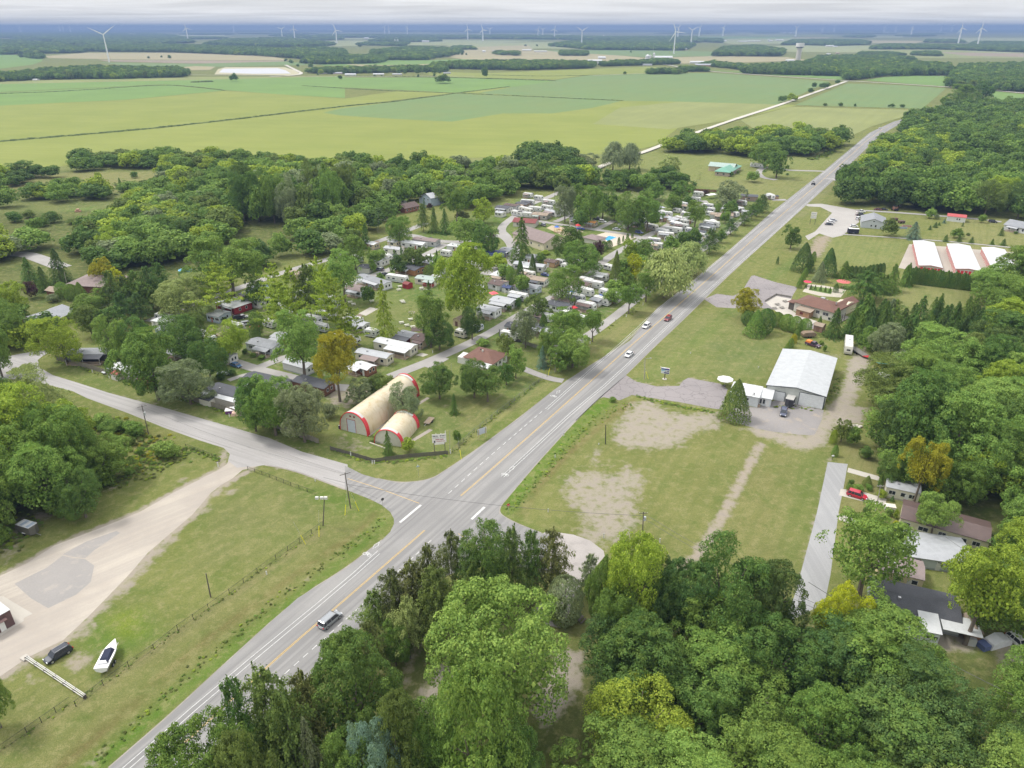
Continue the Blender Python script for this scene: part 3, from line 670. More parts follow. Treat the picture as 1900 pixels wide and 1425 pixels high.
hedgerow([(360,153),(390,152)],10,4,'short dark clump on the field edge beyond the left corn field')
hedgerow([(900,139),(1000,142),(1090,140)],4,1.5,'thin ditch line beyond the bright green field')
# ================================================================== VEGETATION
def quads_mesh(name, c, n, s, mat, asp=1.0, up=None, fold=0.0):
 """one leaf clump quad per row: centre c, normal n, half size s"""
 k = len(c); n = n / (np.linalg.norm(n, axis=1, keepdims=True)+1e-9)
 h = rng.normal(size=(k, 3)) if up is None else up
 u = np.cross(h, n); u /= np.linalg.norm(u, axis=1, keepdims=True)+1e-9; w = np.cross(n, u)
 s = s[:, None]; j = rng.uniform(.7,1.25,(k, 4,1))
 co = np.stack([c - u * s * j[:, 0] , c - w * s * asp * j[:, 1], c + u * s * j[:, 2], c + w * s * asp * j[:, 3]],1)
 co[:, 0] -= n * s * fold; co[:, 2] -= n * s * fold
 me = bpy.data.meshes.new(name); me.vertices.add(k * 4); me.vertices.foreach_set('co', co.astype(np.float32).ravel())
 me.loops.add(k * 4); me.loops.foreach_set('vertex_index', np.arange(k * 4, dtype=np.int32))
 me.polygons.add(k); me.polygons.foreach_set('loop_start', np.arange(0, k * 4,4, dtype=np.int32)); me.update(calc_edges=True)
 me.materials.append(mat); return me
LEAF, LEAFS = leafm('foliage'), leafm('foliage_mass', True)
def unitv(a): return a / (np.linalg.norm(a, axis=1, keepdims=True)+1e-9)
def crown_round(seed, nb, nl, ls, z0=.2, rb=(.10,.2), flat=1.0, mat=None, lump=.85, gap=.35, puffs=0):
 """broadleaf crown, 1 wide and 1 tall: limbs carry lobes, lobes carry puffs, puffs carry the leaf clumps"""
 global rng; rng = np.random.default_rng(seed)
 cz = (1+z0)/2; hz = (1 - z0)/2; up3 = np.array([0,0,1.])
 d = unitv(rng.normal(size=(nb, 3))); d[:, 2] = np.where(d[:, 2] < -.6,-d[:, 2], d[:, 2])
 lob = unitv(rng.normal(size=(7,3))); amp = rng.uniform(-.25,.18,7)
 def lobes(v): return 1+(np.clip(v @ lob.T, 0,1) ** 3*amp).sum(1)
 rr = rng.uniform(.5, lump, nb)*lobes(d)
 bc = np.stack([d[:, 0] * .5*rr, d[:, 1] * .5*rr, cz + d[:, 2]*hz * rr * flat],1)
 br = rng.uniform(*rb, nb)
 if puffs:
  w = br ** 2; pk = rng.choice(nb, puffs, p=w / w.sum()); v = unitv(rng.normal(size=(puffs, 3))+d[pk] * .9+up3 * .35)
  bc = bc[pk]+v * (br[pk]*rng.uniform(.8,1.05, puffs))[:, None]*np.array([1,1,.85]); d = unitv(v + d[pk] * .5); br = rng.uniform(.034,.07, puffs)*(1 if puffs > 320 else 1.15)
 keep = rng.uniform(size=len(bc)) > gap * (d[:, 2] < .0) * .5
 bc, br, d = bc[keep], br[keep], d[keep]
 w = br ** 2; pk = rng.choice(len(bc), nl, p=w / w.sum())
 v = unitv(rng.normal(size=(nl, 3))+d[pk] * .55+up3 * .45)
 r = br[pk]*rng.uniform(.8,1.06, nl); c = bc[pk]+v * r[:, None]*np.array([1,1,.8])
 nn = unitv(v + rng.normal(size=(nl, 3))*(.3 if puffs else .4))
 k = nl // 9; e = unitv(rng.normal(size=(k, 3)))*(rng.uniform(.1,1,(k, 1)) ** .5) * .36
 c = np.concatenate([c, e * np.array([1,1,0])+np.stack([0*e[:, 0],0*e[:, 0], cz + e[:, 2]*1.6*hz],1)]); nn = np.concatenate([nn, unitv(rng.normal(size=(k, 3)))])
 sz = np.concatenate([np.full(nl, ls), np.full(k, ls * 1.9)])*rng.uniform(.65,1.25, nl + k)
 c[:, 2] = np.clip(c[:, 2],.03,1.0) ** 1.28
 return quads_mesh('crown', c, nn, sz, mat or LEAF, .8, None, .25)
def crown_willow(seed, nl, ls, mat=None):
 global rng; rng = np.random.default_rng(seed)
 nb = 70; a = rng.uniform(0,2*np.pi, nb); rad = np.sqrt(rng.uniform(0,1, nb)) * .44; top = .96 - .55*(rad / .5) ** 2+rng.uniform(-.06,.04, nb)
 pk = rng.integers(0, nb, nl); drop = rng.uniform(0,1, nl) ** 1.3; ln = (top[pk] - .08)*rng.uniform(.55,.95, nb)[pk]
 sp = .055 + .03*drop; off = rng.normal(size=(nl, 2))*sp[:, None]
 bx, by = np.cos(a)*rad, np.sin(a)*rad
 c = np.stack([bx[pk]*(1 + .12*drop)+off[:, 0], by[pk]*(1 + .12*drop)+off[:, 1], top[pk] - drop * ln * (rad[pk] / .44) ** .5 + .02],1)
 n = np.stack([np.cos(a)[pk], np.sin(a)[pk],.9 - drop],1)+rng.normal(size=(nl, 3)) * .35
 up = np.tile([0.,0.,1.],(nl, 1))+rng.normal(size=(nl, 3)) * .15
 return quads_mesh('crown', c, n, ls * rng.uniform(.5,1.1, nl), mat or LEAF, 2.4, up)
def crown_conifer(seed, whorls, per, nl, ls, z0=.08, droop=.12, power=.9, irregular=.15, mat=None, tip=.02, maxr=.5, layer=1.0):
 """tiers of boughs carrying needle sprays"""
 global rng; rng = np.random.default_rng(seed); C_, N_ = [],[]
 zs = np.linspace(z0,.97, whorls)
 for z in zs:
  t = (z - z0)/(1 - z0); r0 = maxr * ((1 - t) ** power)+tip
  nbr = max(4, int(per * (1 - t * .5))); a0 = rng.uniform(0,6.28)
  for k in range(nbr):
   a = a0+6.283*k / nbr + rng.normal() * .18; r = r0*(1+rng.normal()*irregular); m = max(3, int(nl / (whorls * nbr)*(1+1.2*(1 - t)) * .75))
   u = rng.uniform(.1,1, m) ** .7; side = rng.normal(size=m) * .16*r * (1.15 - u)
   x = np.cos(a)*r * u - np.sin(a)*side; y = np.sin(a)*r * u + np.cos(a)*side
   zz = z + (.02 - droop * u ** 2)*r / .5+rng.normal(size=m) * .010*layer
   C_.append(np.stack([x, y, zz],1)); N_.append(np.stack([np.cos(a) * .55*u, np.sin(a) * .55*u, np.ones(m)],1)+rng.normal(size=(m, 3)) * .38)
 C_, N_ = np.concatenate(C_), np.concatenate(N_); C_[:, 2] = np.clip(C_[:, 2],.01,1.02)
 return quads_mesh('crown', C_, N_, ls * rng.uniform(.6,1.2, len(C_)), mat or LEAF, .8, None, .15)
def crown_cedar(seed, nl, ls, shape='cone', mat=None):
 """dense clipped-looking cedar: tight sprays over a smooth body"""
 global rng; rng = np.random.default_rng(seed)
 z = rng.uniform(0,1, nl) ** .8; a = rng.uniform(0,6.283, nl)
 r = .5*((1 - z) ** .75 + .03) if shape == 'cone' else .5*np.sqrt(np.clip(1 - ((z - .45) / .56) ** 2,0,1)) if shape == 'egg' else .5*np.clip((1 - z ** 4),0,1) ** .6*(.75 + .25*(1 - z))
 lump = 1 + .10*np.sin(a * 5+z * 9+seed)*np.cos(z * 17+a * 2)+rng.normal(size=nl) * .05
 c = np.stack([np.cos(a)*r * lump, np.sin(a)*r * lump, z * .98 + .01],1)
 n = np.stack([np.cos(a), np.sin(a), np.full(nl, .55)],1)+rng.normal(size=(nl, 3)) * .3
 return quads_mesh('crown', c, n, ls * rng.uniform(.6,1.2, nl), mat or LEAF, 1.2, None, .2)
BARK = wood('tree_bark',(.16,.125,.095)); BARKG = wood('pale_tree_bark',(.30,.27,.22))
def trunk_mesh(seed, forks=4, hz=.55, r=.028, mat=None, lean=.02):
 rr = random.Random(seed); mb = MB(); f = Vector((rr.uniform(-lean, lean), rr.uniform(-lean, lean), hz * .55))
 mb.bar((0,0,0), f, r * 1.15,0,7, r * .8)
 for k in range(forks):
  a = 6.283*k / forks + rr.uniform(-.4,.4); e = f + Vector((math.cos(a)*rr.uniform(.12,.26), math.sin(a)*rr.uniform(.12,.26), hz * rr.uniform(.45,.9)))
  mb.bar(f, e, r * .55,0,5, r * .15)
  for q in range(2):
   g = f + (e - f)*rr.uniform(.35,.7); a2 = a + rr.uniform(-.9,.9); mb.bar(g, g + Vector((math.cos(a2) * .12, math.sin(a2) * .12, rr.uniform(.05,.14))), r * .3,0,4, r * .08)
 return mb.mesh('trunk', mat or BARK)
def spar_mesh(r=.02, mat=None): return MB().bar((0,0,0),(0,0,.9), r, 0,7, r * .25).mesh('trunk', mat or BARK)
NEAR = [crown_round(100+i, nb, 21000,.0092*q, z0, rb, 1., None, .84,.3, pf) for i, (nb, q, z0, rb, pf) in enumerate(((26,1,.02,(.10,.18),400),(18,1.05,.04,(.13,.2),320),(34,.95,.0,(.09,.15),480),(22,1.05,.05,(.11,.19),340),(30,.95,.02,(.09,.17),430),(15,1.1,.04,(.14,.22),290)))]
MID = [crown_round(200+i, nb, 5200,.019, z0,(.11,.2),1., None, .84,.2, pf) for i, (nb, z0, pf) in enumerate(((22,0,190),(16,.02,150),(28,.0,230),(19,.03,170),(14,.0,140)))]
HIGH = [crown_round(320+i, nb, 17000,.0105, z0,(.1,.17),1., None, .88,.3,330) for i, (nb, z0) in enumerate(((22,.34),(28,.42)))]
OPEN = [crown_round(300+i, 34,11000,.011,.2,(.07,.13),1., None, 1.0,.5,380) for i in range(3)]
WILL = [crown_willow(400+i, 9000,.0145) for i in range(2)]
PINE = [crown_conifer(500+i, w, p, 9000,.0165, z0,.02,.55,.3, None, .04,.5,2.2) for i, (w, p, z0) in enumerate(((15,8,.28),(13,7,.35),(17,9,.2)))]
WPINE = [crown_conifer(520+i, w, 6,5200,.019, z0,-.06,.6,.38, None, .05,.5,1.0) for i, (w, z0) in enumerate(((10,.3),(12,.25),(9,.42)))]
SPRU = [crown_conifer(540+i, w, 11,9000,.0165,.04,.2,.82,.24, None, .02,.5,1.) for i, w in enumerate((20,16,24))]
LARC = [crown_conifer(560,17,8,6000,.018,.06,.05,.75,.28)]
CED = [crown_cedar(580+i, 4500,.020, s) for i, s in enumerate(('cone','column','egg'))]
SHR = [crown_round(600+i, 26,2600,.030,.0,(.13,.24),1., None, .8,0) for i in range(3)]
TRUNKS = [trunk_mesh(i) for i in range(4)]; TALLT = [trunk_mesh(10+i, 3,.8,.022) for i in range(2)]; SPAR = spar_mesh(); SPART = spar_mesh(.013, BARKG)
LOWC = [crown_round(700+i, 30,620,.055,.05,(.12,.22),1., LEAFS, .85,0) for i in range(4)]
LOWM = [crown_round(720+i, 40,1500,.038,.08,(.1,.2),1., LEAFS, .86,0) for i in range(4)]

PAL = {  # leaf colours as they are in the place (albedo)
 'dark green': (.060,.115,.030),'mid green': (.085,.15,.034),'bright green': (.112,.188,.046),'yellow green': (.150,.215,.030),'olive green': (.080,.120,.034),
 'yellow': (.22,.26,.016),'golden orange': (.178,.182,.018),'grey green': (.125,.165,.095),'blue grey': (.10,.165,.135),'purple': (.042,.022,.032),'brown olive': (.078,.098,.036),
 'pale green': (.165,.22,.085),'deep green': (.050,.094,.030)}
PAL = {k: tuple(min(.5, c * m) for c, m in zip(v, (1.98,1.82,1.65))) for k, v in PAL.items()}
KINDS = {'deciduous_tree': ('tree','broadleaf tree'),'pine_tree': ('pine','pine tree'),'spruce_tree': ('spruce','spruce tree'),'cedar_tree': ('cedar','cedar'),
   'willow_tree': ('willow','weeping willow'),'shrub': ('shrub','shrub'),'larch_tree': ('larch','feathery larch tree')}
TREES = []   # specs: kind, base, W, H, colour, variant, group, label
def tree_px(kind, x, yb, yt, w, col, label=None, group=None, var=None):
 b = G(x, yb); s = FPX / depth(b); W = w / s; Hh = max(1.0, zat(b, yt))
 # the crown's front half is nearer the lens: small correction so that the outline fits
 TREES.append(dict(kind=kind, b=b, W=W, H=Hh, col=col, label=label, group=group, var=var, px=(x, yb), size=w * (yb - yt)))
def forest(pxpoly, spacing, hh, ww, cols, group, label, kind='deciduous_tree', seed=1, mass=False, jit=.45):
 if not mass and kind == 'deciduous_tree': spacing *= 1.24; ww = (ww[0]*1.22, ww[1]*1.42); hh = (hh[0], hh[1]*1.08)
 r = random.Random(seed); P = [tuple(G(*p)[:2]) for p in pxpoly]; x0, x1 = min(p[0] for p in P), max(p[0] for p in P); y0, y1 = min(p[1] for p in P), max(p[1] for p in P)
 pts = []; y = y0; row = 0
 while y < y1:
  x = x0+(row % 2)*spacing / 2
  while x < x1:
   pts.append((x + r.uniform(-jit, jit)*spacing, y + r.uniform(-jit, jit)*spacing)); x += spacing
  y += spacing * .87; row += 1
 if not pts: return
 a = np.array(pts); ins = sdist(a, P) < 0
 for q in a[ins]:
  b = Vector((q[0], q[1],0)); k = r.choices([c for c, _ in cols],[w for _, w in cols])[0]; Hh = r.uniform(*hh); W = r.uniform(*ww); px = proj(b); s = FPX / depth(b)
  TREES.append(dict(kind=kind, b=b, W=W, H=Hh, col=k, label=None, glabel=label, group=group, var=None, px=px, size=W * s * Hh * s * .9, mass=mass))

# ---- trees that stand singly, read off the photograph: kind, base x, base y, top y, crown width (pixels), colour
D_, P_, S_, C_, W_, B_, X_ = 'deciduous_tree','pine_tree','spruce_tree','cedar_tree','willow_tree','shrub','larch_tree'
HAND = [
 # beside the highway and inside the near wood edge
 (D_, 925,1345,1102,262,'bright green','broad bright green maple standing alone in the middle of the near wood',0),(D_, 890,1560,1262,170,'mid green',0,3),(D_, 955,1540,1340,110,'dark green',0,2),
 (P_, 840,1096,990,56,'brown olive',0,1),(D_, 905,1115,964,112,'dark green',0,2),(P_, 950,1122,985,66,'olive green',0,0),(P_, 985,1112,990,60,'dark green',0,2),(P_, 1022,1105,988,74,'brown olive',0,0),
 (P_, 880,1135,1040,56,'olive green',0,0),(P_, 915,1140,1040,50,'mid green',0,2),(P_, 800,1130,1016,66,'brown olive',0,2),(P_, 770,1170,1048,84,'brown olive',0,0),(P_, 812,1192,1060,96,'olive green',0,2),
 (P_, 735,1185,1062,64,'brown olive',0,1),(P_, 700,1190,1100,66,'olive green',0,0),(P_, 762,1222,1112,62,'pale green',0,1),(D_, 735,1235,1160,56,'mid green',0,1),(P_, 692,1262,1158,62,'brown olive',0,0),(P_, 655,1270,1178,60,'olive green',0,2),
 (D_, 670,1400,1196,168,'dark green','big dark green tree over the highway edge',3),(P_, 520,1430,1250,120,'olive green',0,0),(P_, 585,1420,1255,90,'brown olive',0,1),(P_, 470,1460,1268,84,'dark green',0,2),(P_, 560,1480,1290,110,'olive green',0,2),
 (D_, 410,1560,1345,160,'mid green',0,0),(S_, 592,1500,1335,74,'grey green',0,0),(D_, 650,1520,1372,90,'bright green',0,2),(D_, 705,1520,1345,100,'blue grey','pale bluish green tree at the lower edge left of centre',1),(D_, 752,1500,1300,96,'olive green',0,3),(D_, 820,1500,1300,100,'mid green',0,2),
 (D_, 480,1580,1380,110,'olive green',0,3),
 (C_, 1047,1150,1074,62,'grey green','pale grey green juniper beside the gravel lane',2),(D_, 1030,1158,1110,40,'olive green',0,1),
 (D_, 1168,1185,988,122,'yellow green','tall yellow green tree with golden leaves at the gravel lane mouth',0),(D_, 1120,1160,1040,62,'mid green',0,1),(P_, 1092,1110,1032,44,'grey green',0,1),(D_, 1135,1215,1090,84,'mid green',0,0),
 (D_, 1335,1200,1005,166,'dark green','big dark green tree beside the dirt track end',2),(D_, 1420,1200,1055,100,'deep green',0,3),(D_, 1262,1195,1040,100,'deep green',0,0),(D_, 1215,1190,1045,70,'deep green',0,1),(D_, 1300,1225,1110,110,'mid green',0,4),
 (D_, 1592,1110,955,170,'mid green','wide mid green tree over the concrete drive',4),(D_, 1790,1196,1034,138,'yellow green','tall tree with a forked trunk beside the white additions',6),(D_, 1548,1215,1092,90,'yellow','golden yellow topped tree at the wood edge',1),
 (D_, 1726,1000,925,68,'bright green',0,6),(D_, 1748,938,860,84,'mid green',0,4),(D_, 1694,935,824,74,'golden orange','tree with orange and yellow leaves beside the cream home',6),(D_, 1650,905,838,50,'dark green',0,2),
 (C_, 1361,776,706,56,'olive green','large cone shaped cedar in front of the white office',0),(B_, 1606,851,830,22,'dark green','clipped round bush on the dry lawn near the concrete drive',2),
 (D_, 1560,820,780,32,'olive green',0,1),(D_, 1580,826,792,28,'mid green',0,1),(C_, 1545,822,798,14,'yellow green',0,1),(C_, 1548,846,826,12,'mid green',0,1),
 (D_, 1690,870,700,120,'dark green',0,5),(D_, 1648,850,745,80,'deep green',0,0),(D_, 1760,900,742,150,'bright green',0,3),
 # bottom left and left wood
 (D_, 2,1350,1248,70,'bright green','bright green tree cut by the left edge near the white rail',0),(D_, 10,820,690,110,'dark green',0,2),(D_, 60,900,730,170,'yellow green',0,3),(D_, 130,905,745,120,'mid green',0,0),(D_, 100,840,700,110,'pale green',0,4),
 (D_, 20,960,800,130,'mid green',0,1),(D_, 95,955,830,110,'bright green',0,5),(D_, 160,960,870,80,'dark green',0,2),(D_, 5,700,600,60,'mid green',0,0),(D_, -10,1010,880,90,'bright green',0,0),(B_, 4,1010,975,40,'mid green',0,0),
 (B_, 215,800,780,46,'mid green',0,0),(B_, 250,806,783,40,'mid green',0,1),(B_, 190,790,770,40,'bright green',0,2),(B_, 310,848,820,46,'bright green',0,1),(B_, 170,880,850,40,'mid green',0,2),(B_, 200,870,845,36,'mid green',0,0),(B_, 246,826,810,16,'olive green',0,0),(B_, 262,846,832,14,'mid green',0,0),(B_, 243,880,868,18,'bright green',0,0),
 (B_, 140,930,890,50,'dark green',0,1),(B_, 190,905,870,44,'mid green',0,0),(B_, 110,955,920,50,'mid green',0,2),
 # houses and camp, left part
 (D_, 28,592,522,62,'yellow green','round yellow green tree beside the small lawn at left',0),(D_, 61,553,518,26,'purple','dark purple tree left of the brown hip-roofed house',1),(D_, 68,625,590,48,'purple','purple leaved tree below the grey metal roofed house',1),
 (D_, 221,540,498,35,'yellow','small golden yellow tree beside the brown roofed house',1),(D_, 194,530,479,44,'golden orange','round tree tinged orange above the brown roofed house',0),(S_, 115,525,462,46,'deep green',0,0),(S_, 60,530,478,40,'dark green',0,1),(S_, 85,540,495,34,'dark green',0,2),
 (C_, 118,552,524,22,'mid green',0,2),(C_, 135,556,528,24,'mid green',0,2),(C_, 152,556,524,26,'mid green',0,0),(D_, 180,580,538,60,'mid green',0,2),(D_, 150,598,560,36,'mid green',0,1),(B_, 100,560,545,22,'grey green',0,0),
 (D_, 172,625,570,50,'olive green',0,3),(D_, 205,615,572,52,'dark green',0,2),(P_, 215,572,505,44,'deep green',0,2),(P_, 240,580,515,44,'deep green',0,0),(P_, 262,578,505,46,'dark green',0,1),(P_, 285,572,498,44,'deep green',0,2),(P_, 305,560,490,44,'dark green',0,0),(P_, 232,600,545,40,'deep green',0,1),(P_, 262,595,545,40,'deep green',0,2),(P_, 285,580,530,38,'dark green',0,1),
 (D_, 125,675,592,86,'yellow green','yellow green tree above the black flag porch at the side road bend',4),(D_, 22,640,560,70,'mid green',0,1),(D_, 218,668,586,68,'mid green',0,2),(D_, 262,665,590,54,'dark green',0,1),
 (D_, 295,742,620,104,'mid green',0,5),(D_, 268,700,625,60,'bright green',0,0),(D_, 355,750,672,88,'grey green',0,4),(D_, 392,705,632,62,'dark green',0,1),(D_, 340,668,586,76,'dark green',0,1),(D_, 367,645,578,42,'olive green',0,0),
 (D_, 430,668,596,68,'yellow green','round topped yellow green tree behind the grey porch home',1),(D_, 350,595,520,90,'pale green',0,4),(D_, 325,585,525,60,'pale green',0,3),(P_, 415,592,490,74,'yellow green',0,0),(D_, 434,560,448,128,'mid green','wide spreading dark tree beside the camp back road',6),
 (D_, 390,540,470,80,'mid green',0,3),(D_, 478,570,522,40,'dark green',0,1),(D_, 480,625,582,30,'mid green',0,0),(C_, 475,635,605,20,'dark green',0,2),
 (P_, 520,600,492,60,'yellow green',0,0),(P_, 552,612,500,62,'yellow green',0,1),(P_, 530,640,530,70,'yellow green',0,2),(P_, 580,605,495,58,'olive green',0,1),(P_, 612,640,500,56,'yellow green',0,2),(P_, 634,645,520,50,'yellow green',0,1),(P_, 657,650,572,44,'yellow green',0,0),(P_, 598,590,480,50,'yellow green',0,2),
 (D_, 566,705,583,98,'bright green','big bright green maple above the side camp lane',4),(D_, 631,745,626,86,'golden orange','maple turning gold and orange at the end of the camp lane',6),
 (D_, 475,800,706,74,'dark green',0,5),(D_, 512,808,700,84,'mid green',0,1),(D_, 566,820,712,84,'grey green',0,0),(D_, 540,790,715,50,'dark green',0,2),(B_, 612,775,748,30,'grey green',0,0),
 (X_, 716,630,522,44,'yellow green','feathery yellow green larch beside the concrete games pad',0),(D_, 800,645,546,66,'mid green',0,4),(D_, 816,650,592,54,'deep green','dense round dark tree between the burgundy deck and the lane',1),(D_, 876,630,570,42,'deep green','dense round dark tree beside the white caravan',1),
 (D_, 868,598,460,106,'yellow green','very large pale yellow green tree in the middle of the camp',5),(D_, 684,564,527,27,'dark green',0,0),(S_, 796,547,520,13,'dark green',0,0),
 (D_, 816,740,680,60,'dark green',0,3),(D_, 880,738,664,58,'dark green',0,2),(D_, 905,745,688,64,'dark green',0,4),(D_, 940,714,674,30,'dark green',0,0),(D_, 753,778,711,66,'grey green','grey green tree leaning between the two arch barns',2),
 (S_, 843,768,731,20,'dark green','small spruce alone on the lawn right of the arch barns',0),(D_, 672,752,706,50,'grey green',0,1),(D_, 700,745,700,40,'olive green',0,3),(D_, 722,728,697,28,'olive green',0,0),(S_, 721,843,800,24,'dark green','small spruce in front of the small arch barn',1),
 (D_, 757,838,810,24,'yellow green','little round yellow green tree beside the small arch barn',1),(D_, 849,822,797,15,'mid green','thin young tree beside the chain link fence',0),(D_, 957,702,645,38,'bright green','bright lime green young tree right of the red roofed house',3),(D_, 940,664,620,32,'olive green',0,0),(D_, 897,642,627,24,'bright green','low bright green tree above the red roofed house',1),
 (S_, 1006,682,642,23,'blue grey','blue spruce beside the highway lawn',0),(D_, 1062,682,617,66,'bright green',0,1),(D_, 1022,672,600,50,'mid green',0,2),(D_, 1040,690,640,50,'mid green',0,3),(D_, 1050,648,575,80,'mid green',0,4),(D_, 1099,634,580,42,'mid green','tree on a bare trunk beside the edge lane',6),
 (C_, 1008,618,583,16,'dark green',0,1),(D_, 975,645,578,50,'grey green',0,3),(D_, 998,592,547,42,'olive green',0,0),(D_, 1042,565,498,60,'mid green',0,4),(D_, 1166,582,532,44,'mid green',0,6),(D_, 1198,560,505,50,'mid green',0,4),
 # camp, right and back
 (W_, 1232,552,462,84,'pale green','largest weeping willow beside the highway',0),(W_, 1276,510,450,60,'pale green','second weeping willow up the highway',1),(C_, 1141,528,466,22,'olive green','tall dark column cedar in the trailer rows',0),(D_, 1175,518,474,36,'yellow','golden yellow tree left of the big willow',0),
 (D_, 1163,545,504,34,'mid green',0,1),(D_, 1170,482,442,30,'yellow green',0,1),(D_, 1194,486,445,34,'mid green',0,2),(D_, 1078,512,447,74,'mid green',0,2),(D_, 1055,484,424,54,'dark green',0,3),(D_, 1108,482,446,22,'purple','dark purple tree left of the pool building',1),
 (C_, 1120,466,448,15,'dark green',0,2),(C_, 1130,462,446,12,'dark green',0,2),(C_, 1148,454,440,6,'dark green',0,1),(C_, 1156,449,437,4,'dark green',0,1),(C_, 1164,446,433,6,'dark green',0,1),(C_, 1173,442,432,5,'dark green',0,1),
 (S_, 968,485,404,48,'dark green','tallest spruce in front of the beige roofed hall',1),(C_, 965,522,480,18,'deep green',0,0),(C_, 988,512,472,17,'deep green',0,0),(C_, 948,528,496,18,'mid green',0,2),(D_, 1004,490,468,18,'mid green',0,1),(D_, 1012,472,464,16,'yellow green',0,1),
 (D_, 1165,428,358,62,'mid green',0,2),(D_, 1200,430,365,56,'mid green',0,4),(D_, 1140,410,365,40,'mid green',0,0),(D_, 1095,418,348,50,'mid green',0,3),(D_, 1118,405,345,44,'dark green',0,1),(D_, 1048,412,340,40,'grey green',0,0),(D_, 1070,395,340,36,'mid green',0,2),(D_, 1078,425,390,28,'dark green',0,2),
 (D_, 898,415,367,38,'yellow green',0,1),(D_, 848,412,346,52,'mid green',0,4),(D_, 862,456,404,46,'bright green',0,0),(D_, 884,450,408,44,'mid green',0,3),(D_, 901,474,420,42,'dark green',0,2),(D_, 742,456,399,46,'mid green',0,0),(D_, 724,410,374,34,'mid green',0,1),
 (P_, 786,430,380,24,'olive green',0,2),(S_, 806,432,384,24,'dark green',0,0),(S_, 826,434,388,26,'dark green',0,1),(S_, 787,386,366,9,'blue grey',0,0),(D_, 770,500,455,46,'olive green',0,1),(C_, 797,516,492,20,'olive green',0,2),(S_, 811,488,464,12,'dark green',0,0),(S_, 800,490,470,10,'dark green',0,1),
 (C_, 732,476,462,4,'dark green',0,1),(C_, 745,478,456,4,'dark green',0,1),(D_, 797,388,376,12,'purple',0,1),(D_, 857,408,390,26,'brown olive',0,0),(D_, 912,446,430,12,'purple',0,0),(D_, 924,484,470,18,'dark green',0,1),
 (D_, 700,492,462,34,'bright green',0,0),(S_, 680,460,414,24,'dark green',0,1),(D_, 660,500,440,50,'mid green',0,3),(D_, 640,560,470,70,'bright green',0,4),(D_, 655,460,425,40,'olive green',0,0),(D_, 692,506,480,14,'mid green',0,0),(D_, 706,520,505,14,'mid green',0,0),
 (D_, 625,420,378,44,'bright green',0,3),(D_, 644,440,404,40,'dark green',0,2),(D_, 1244,465,436,28,'mid green',0,1),(D_, 1271,453,434,18,'bright green',0,0),(D_, 1288,424,376,46,'mid green',0,4),(P_, 1316,470,426,36,'deep green',0,2),(D_, 1336,450,426,20,'dark green',0,1),
 (P_, 1355,436,407,26,'deep green',0,0),(P_, 1380,418,394,24,'dark green',0,2),(P_, 1394,408,380,24,'dark green',0,1),(P_, 1413,394,362,26,'deep green',0,2),(P_, 1404,402,370,24,'dark green',0,0),(D_, 1350,382,338,50,'grey green',0,5),(D_, 1356,398,370,26,'dark green',0,1),(D_, 1320,385,376,10,'dark green',0,0),(C_, 1332,393,378,12,'mid green',0,2),
 (D_, 1248,392,360,32,'mid green',0,1),(D_, 1262,372,338,40,'mid green',0,0),(D_, 1275,382,362,20,'dark green',0,1),(D_, 1256,352,318,52,'dark green',0,5),(D_, 1215,372,340,34,'mid green',0,2),(D_, 1200,395,352,30,'bright green',0,3),(D_, 1308,362,351,14,'purple','small purple tree by the white canopy at the camp back',0),(D_, 1212,420,392,24,'mid green',0,2),
 (S_, 1183,340,308,22,'dark green',0,1),(D_, 1165,342,314,28,'dark green',0,0),(W_, 1137,318,264,42,'grey green','left weeping willow by the far gravel lane',1),(W_, 1168,315,265,40,'grey green','right weeping willow by the far gravel lane',0),(D_, 1090,312,284,44,'grey green',0,4),(D_, 1240,323,288,44,'pale green','thin pale tree on the lawn right of the far willows',4),
 (D_, 1440,330,280,46,'dark green','big dark tree with two trunks beside the green roofed house',3),(D_, 1418,312,266,50,'mid green',0,2),(D_, 1397,338,317,24,'bright green','low bright green tree on the lawn by the green roofed house',1),(D_, 1357,328,318,8,'dark green',0,1),(B_, 1461,325,321,6,'dark green',0,0),(B_, 1369,323,316,6,'dark green',0,0),
 (D_, 1466,462,420,34,'dark green','small dark tree on the highway verge by the drive',3),(D_, 1649,438,404,28,'olive green',0,3),(S_, 1693,443,412,32,'blue grey','bluish spruce right of the grey gabled house',1),(D_, 1725,405,386,18,'bright green',0,0),(D_, 1738,407,397,8,'grey green',0,0),(D_, 1821,413,397,14,'bright green',0,3),
 (S_, 1725,426,418,8,'dark green',0,0),(S_, 1735,422,412,10,'dark green',0,1),(S_, 1742,418,412,7,'dark green',0,2),(S_, 1751.6,414,406,8,'blue grey',0,0),(S_, 1786,420,412,5,'deep green',0,0),(D_, 1775,442,423,22,'mid green','round bushy tree among little spruces on the lawn',1),(S_, 1754,448,435,13,'dark green',0,0),(S_, 1779,449,437,12,'dark green',0,2),(S_, 1802,451,439,11,'dark green',0,1),(S_, 1840,454,443,10,'dark green',0,0),(S_, 1861,455,443,13,'dark green',0,2),(S_, 1857,437,421,11,'dark green',0,1),(B_, 1884,434,429,8,'dark green',0,0),(B_, 1796,437,432,8,'olive green',0,0),
 # restaurant garden
 (C_, 1488,502,451,40,'deep green','broad dark cedar at the end of the long sand drive',0),(C_, 1534,512,461,34,'deep green',0,0),(S_, 1520,522,486,32,'grey green',0,0),(S_, 1565,516,485,32,'mid green',0,2),(S_, 1652,540,490,38,'mid green',0,0),(S_, 1680,530,488,28,'mid green',0,1),(S_, 1640,545,510,30,'dark green',0,2),
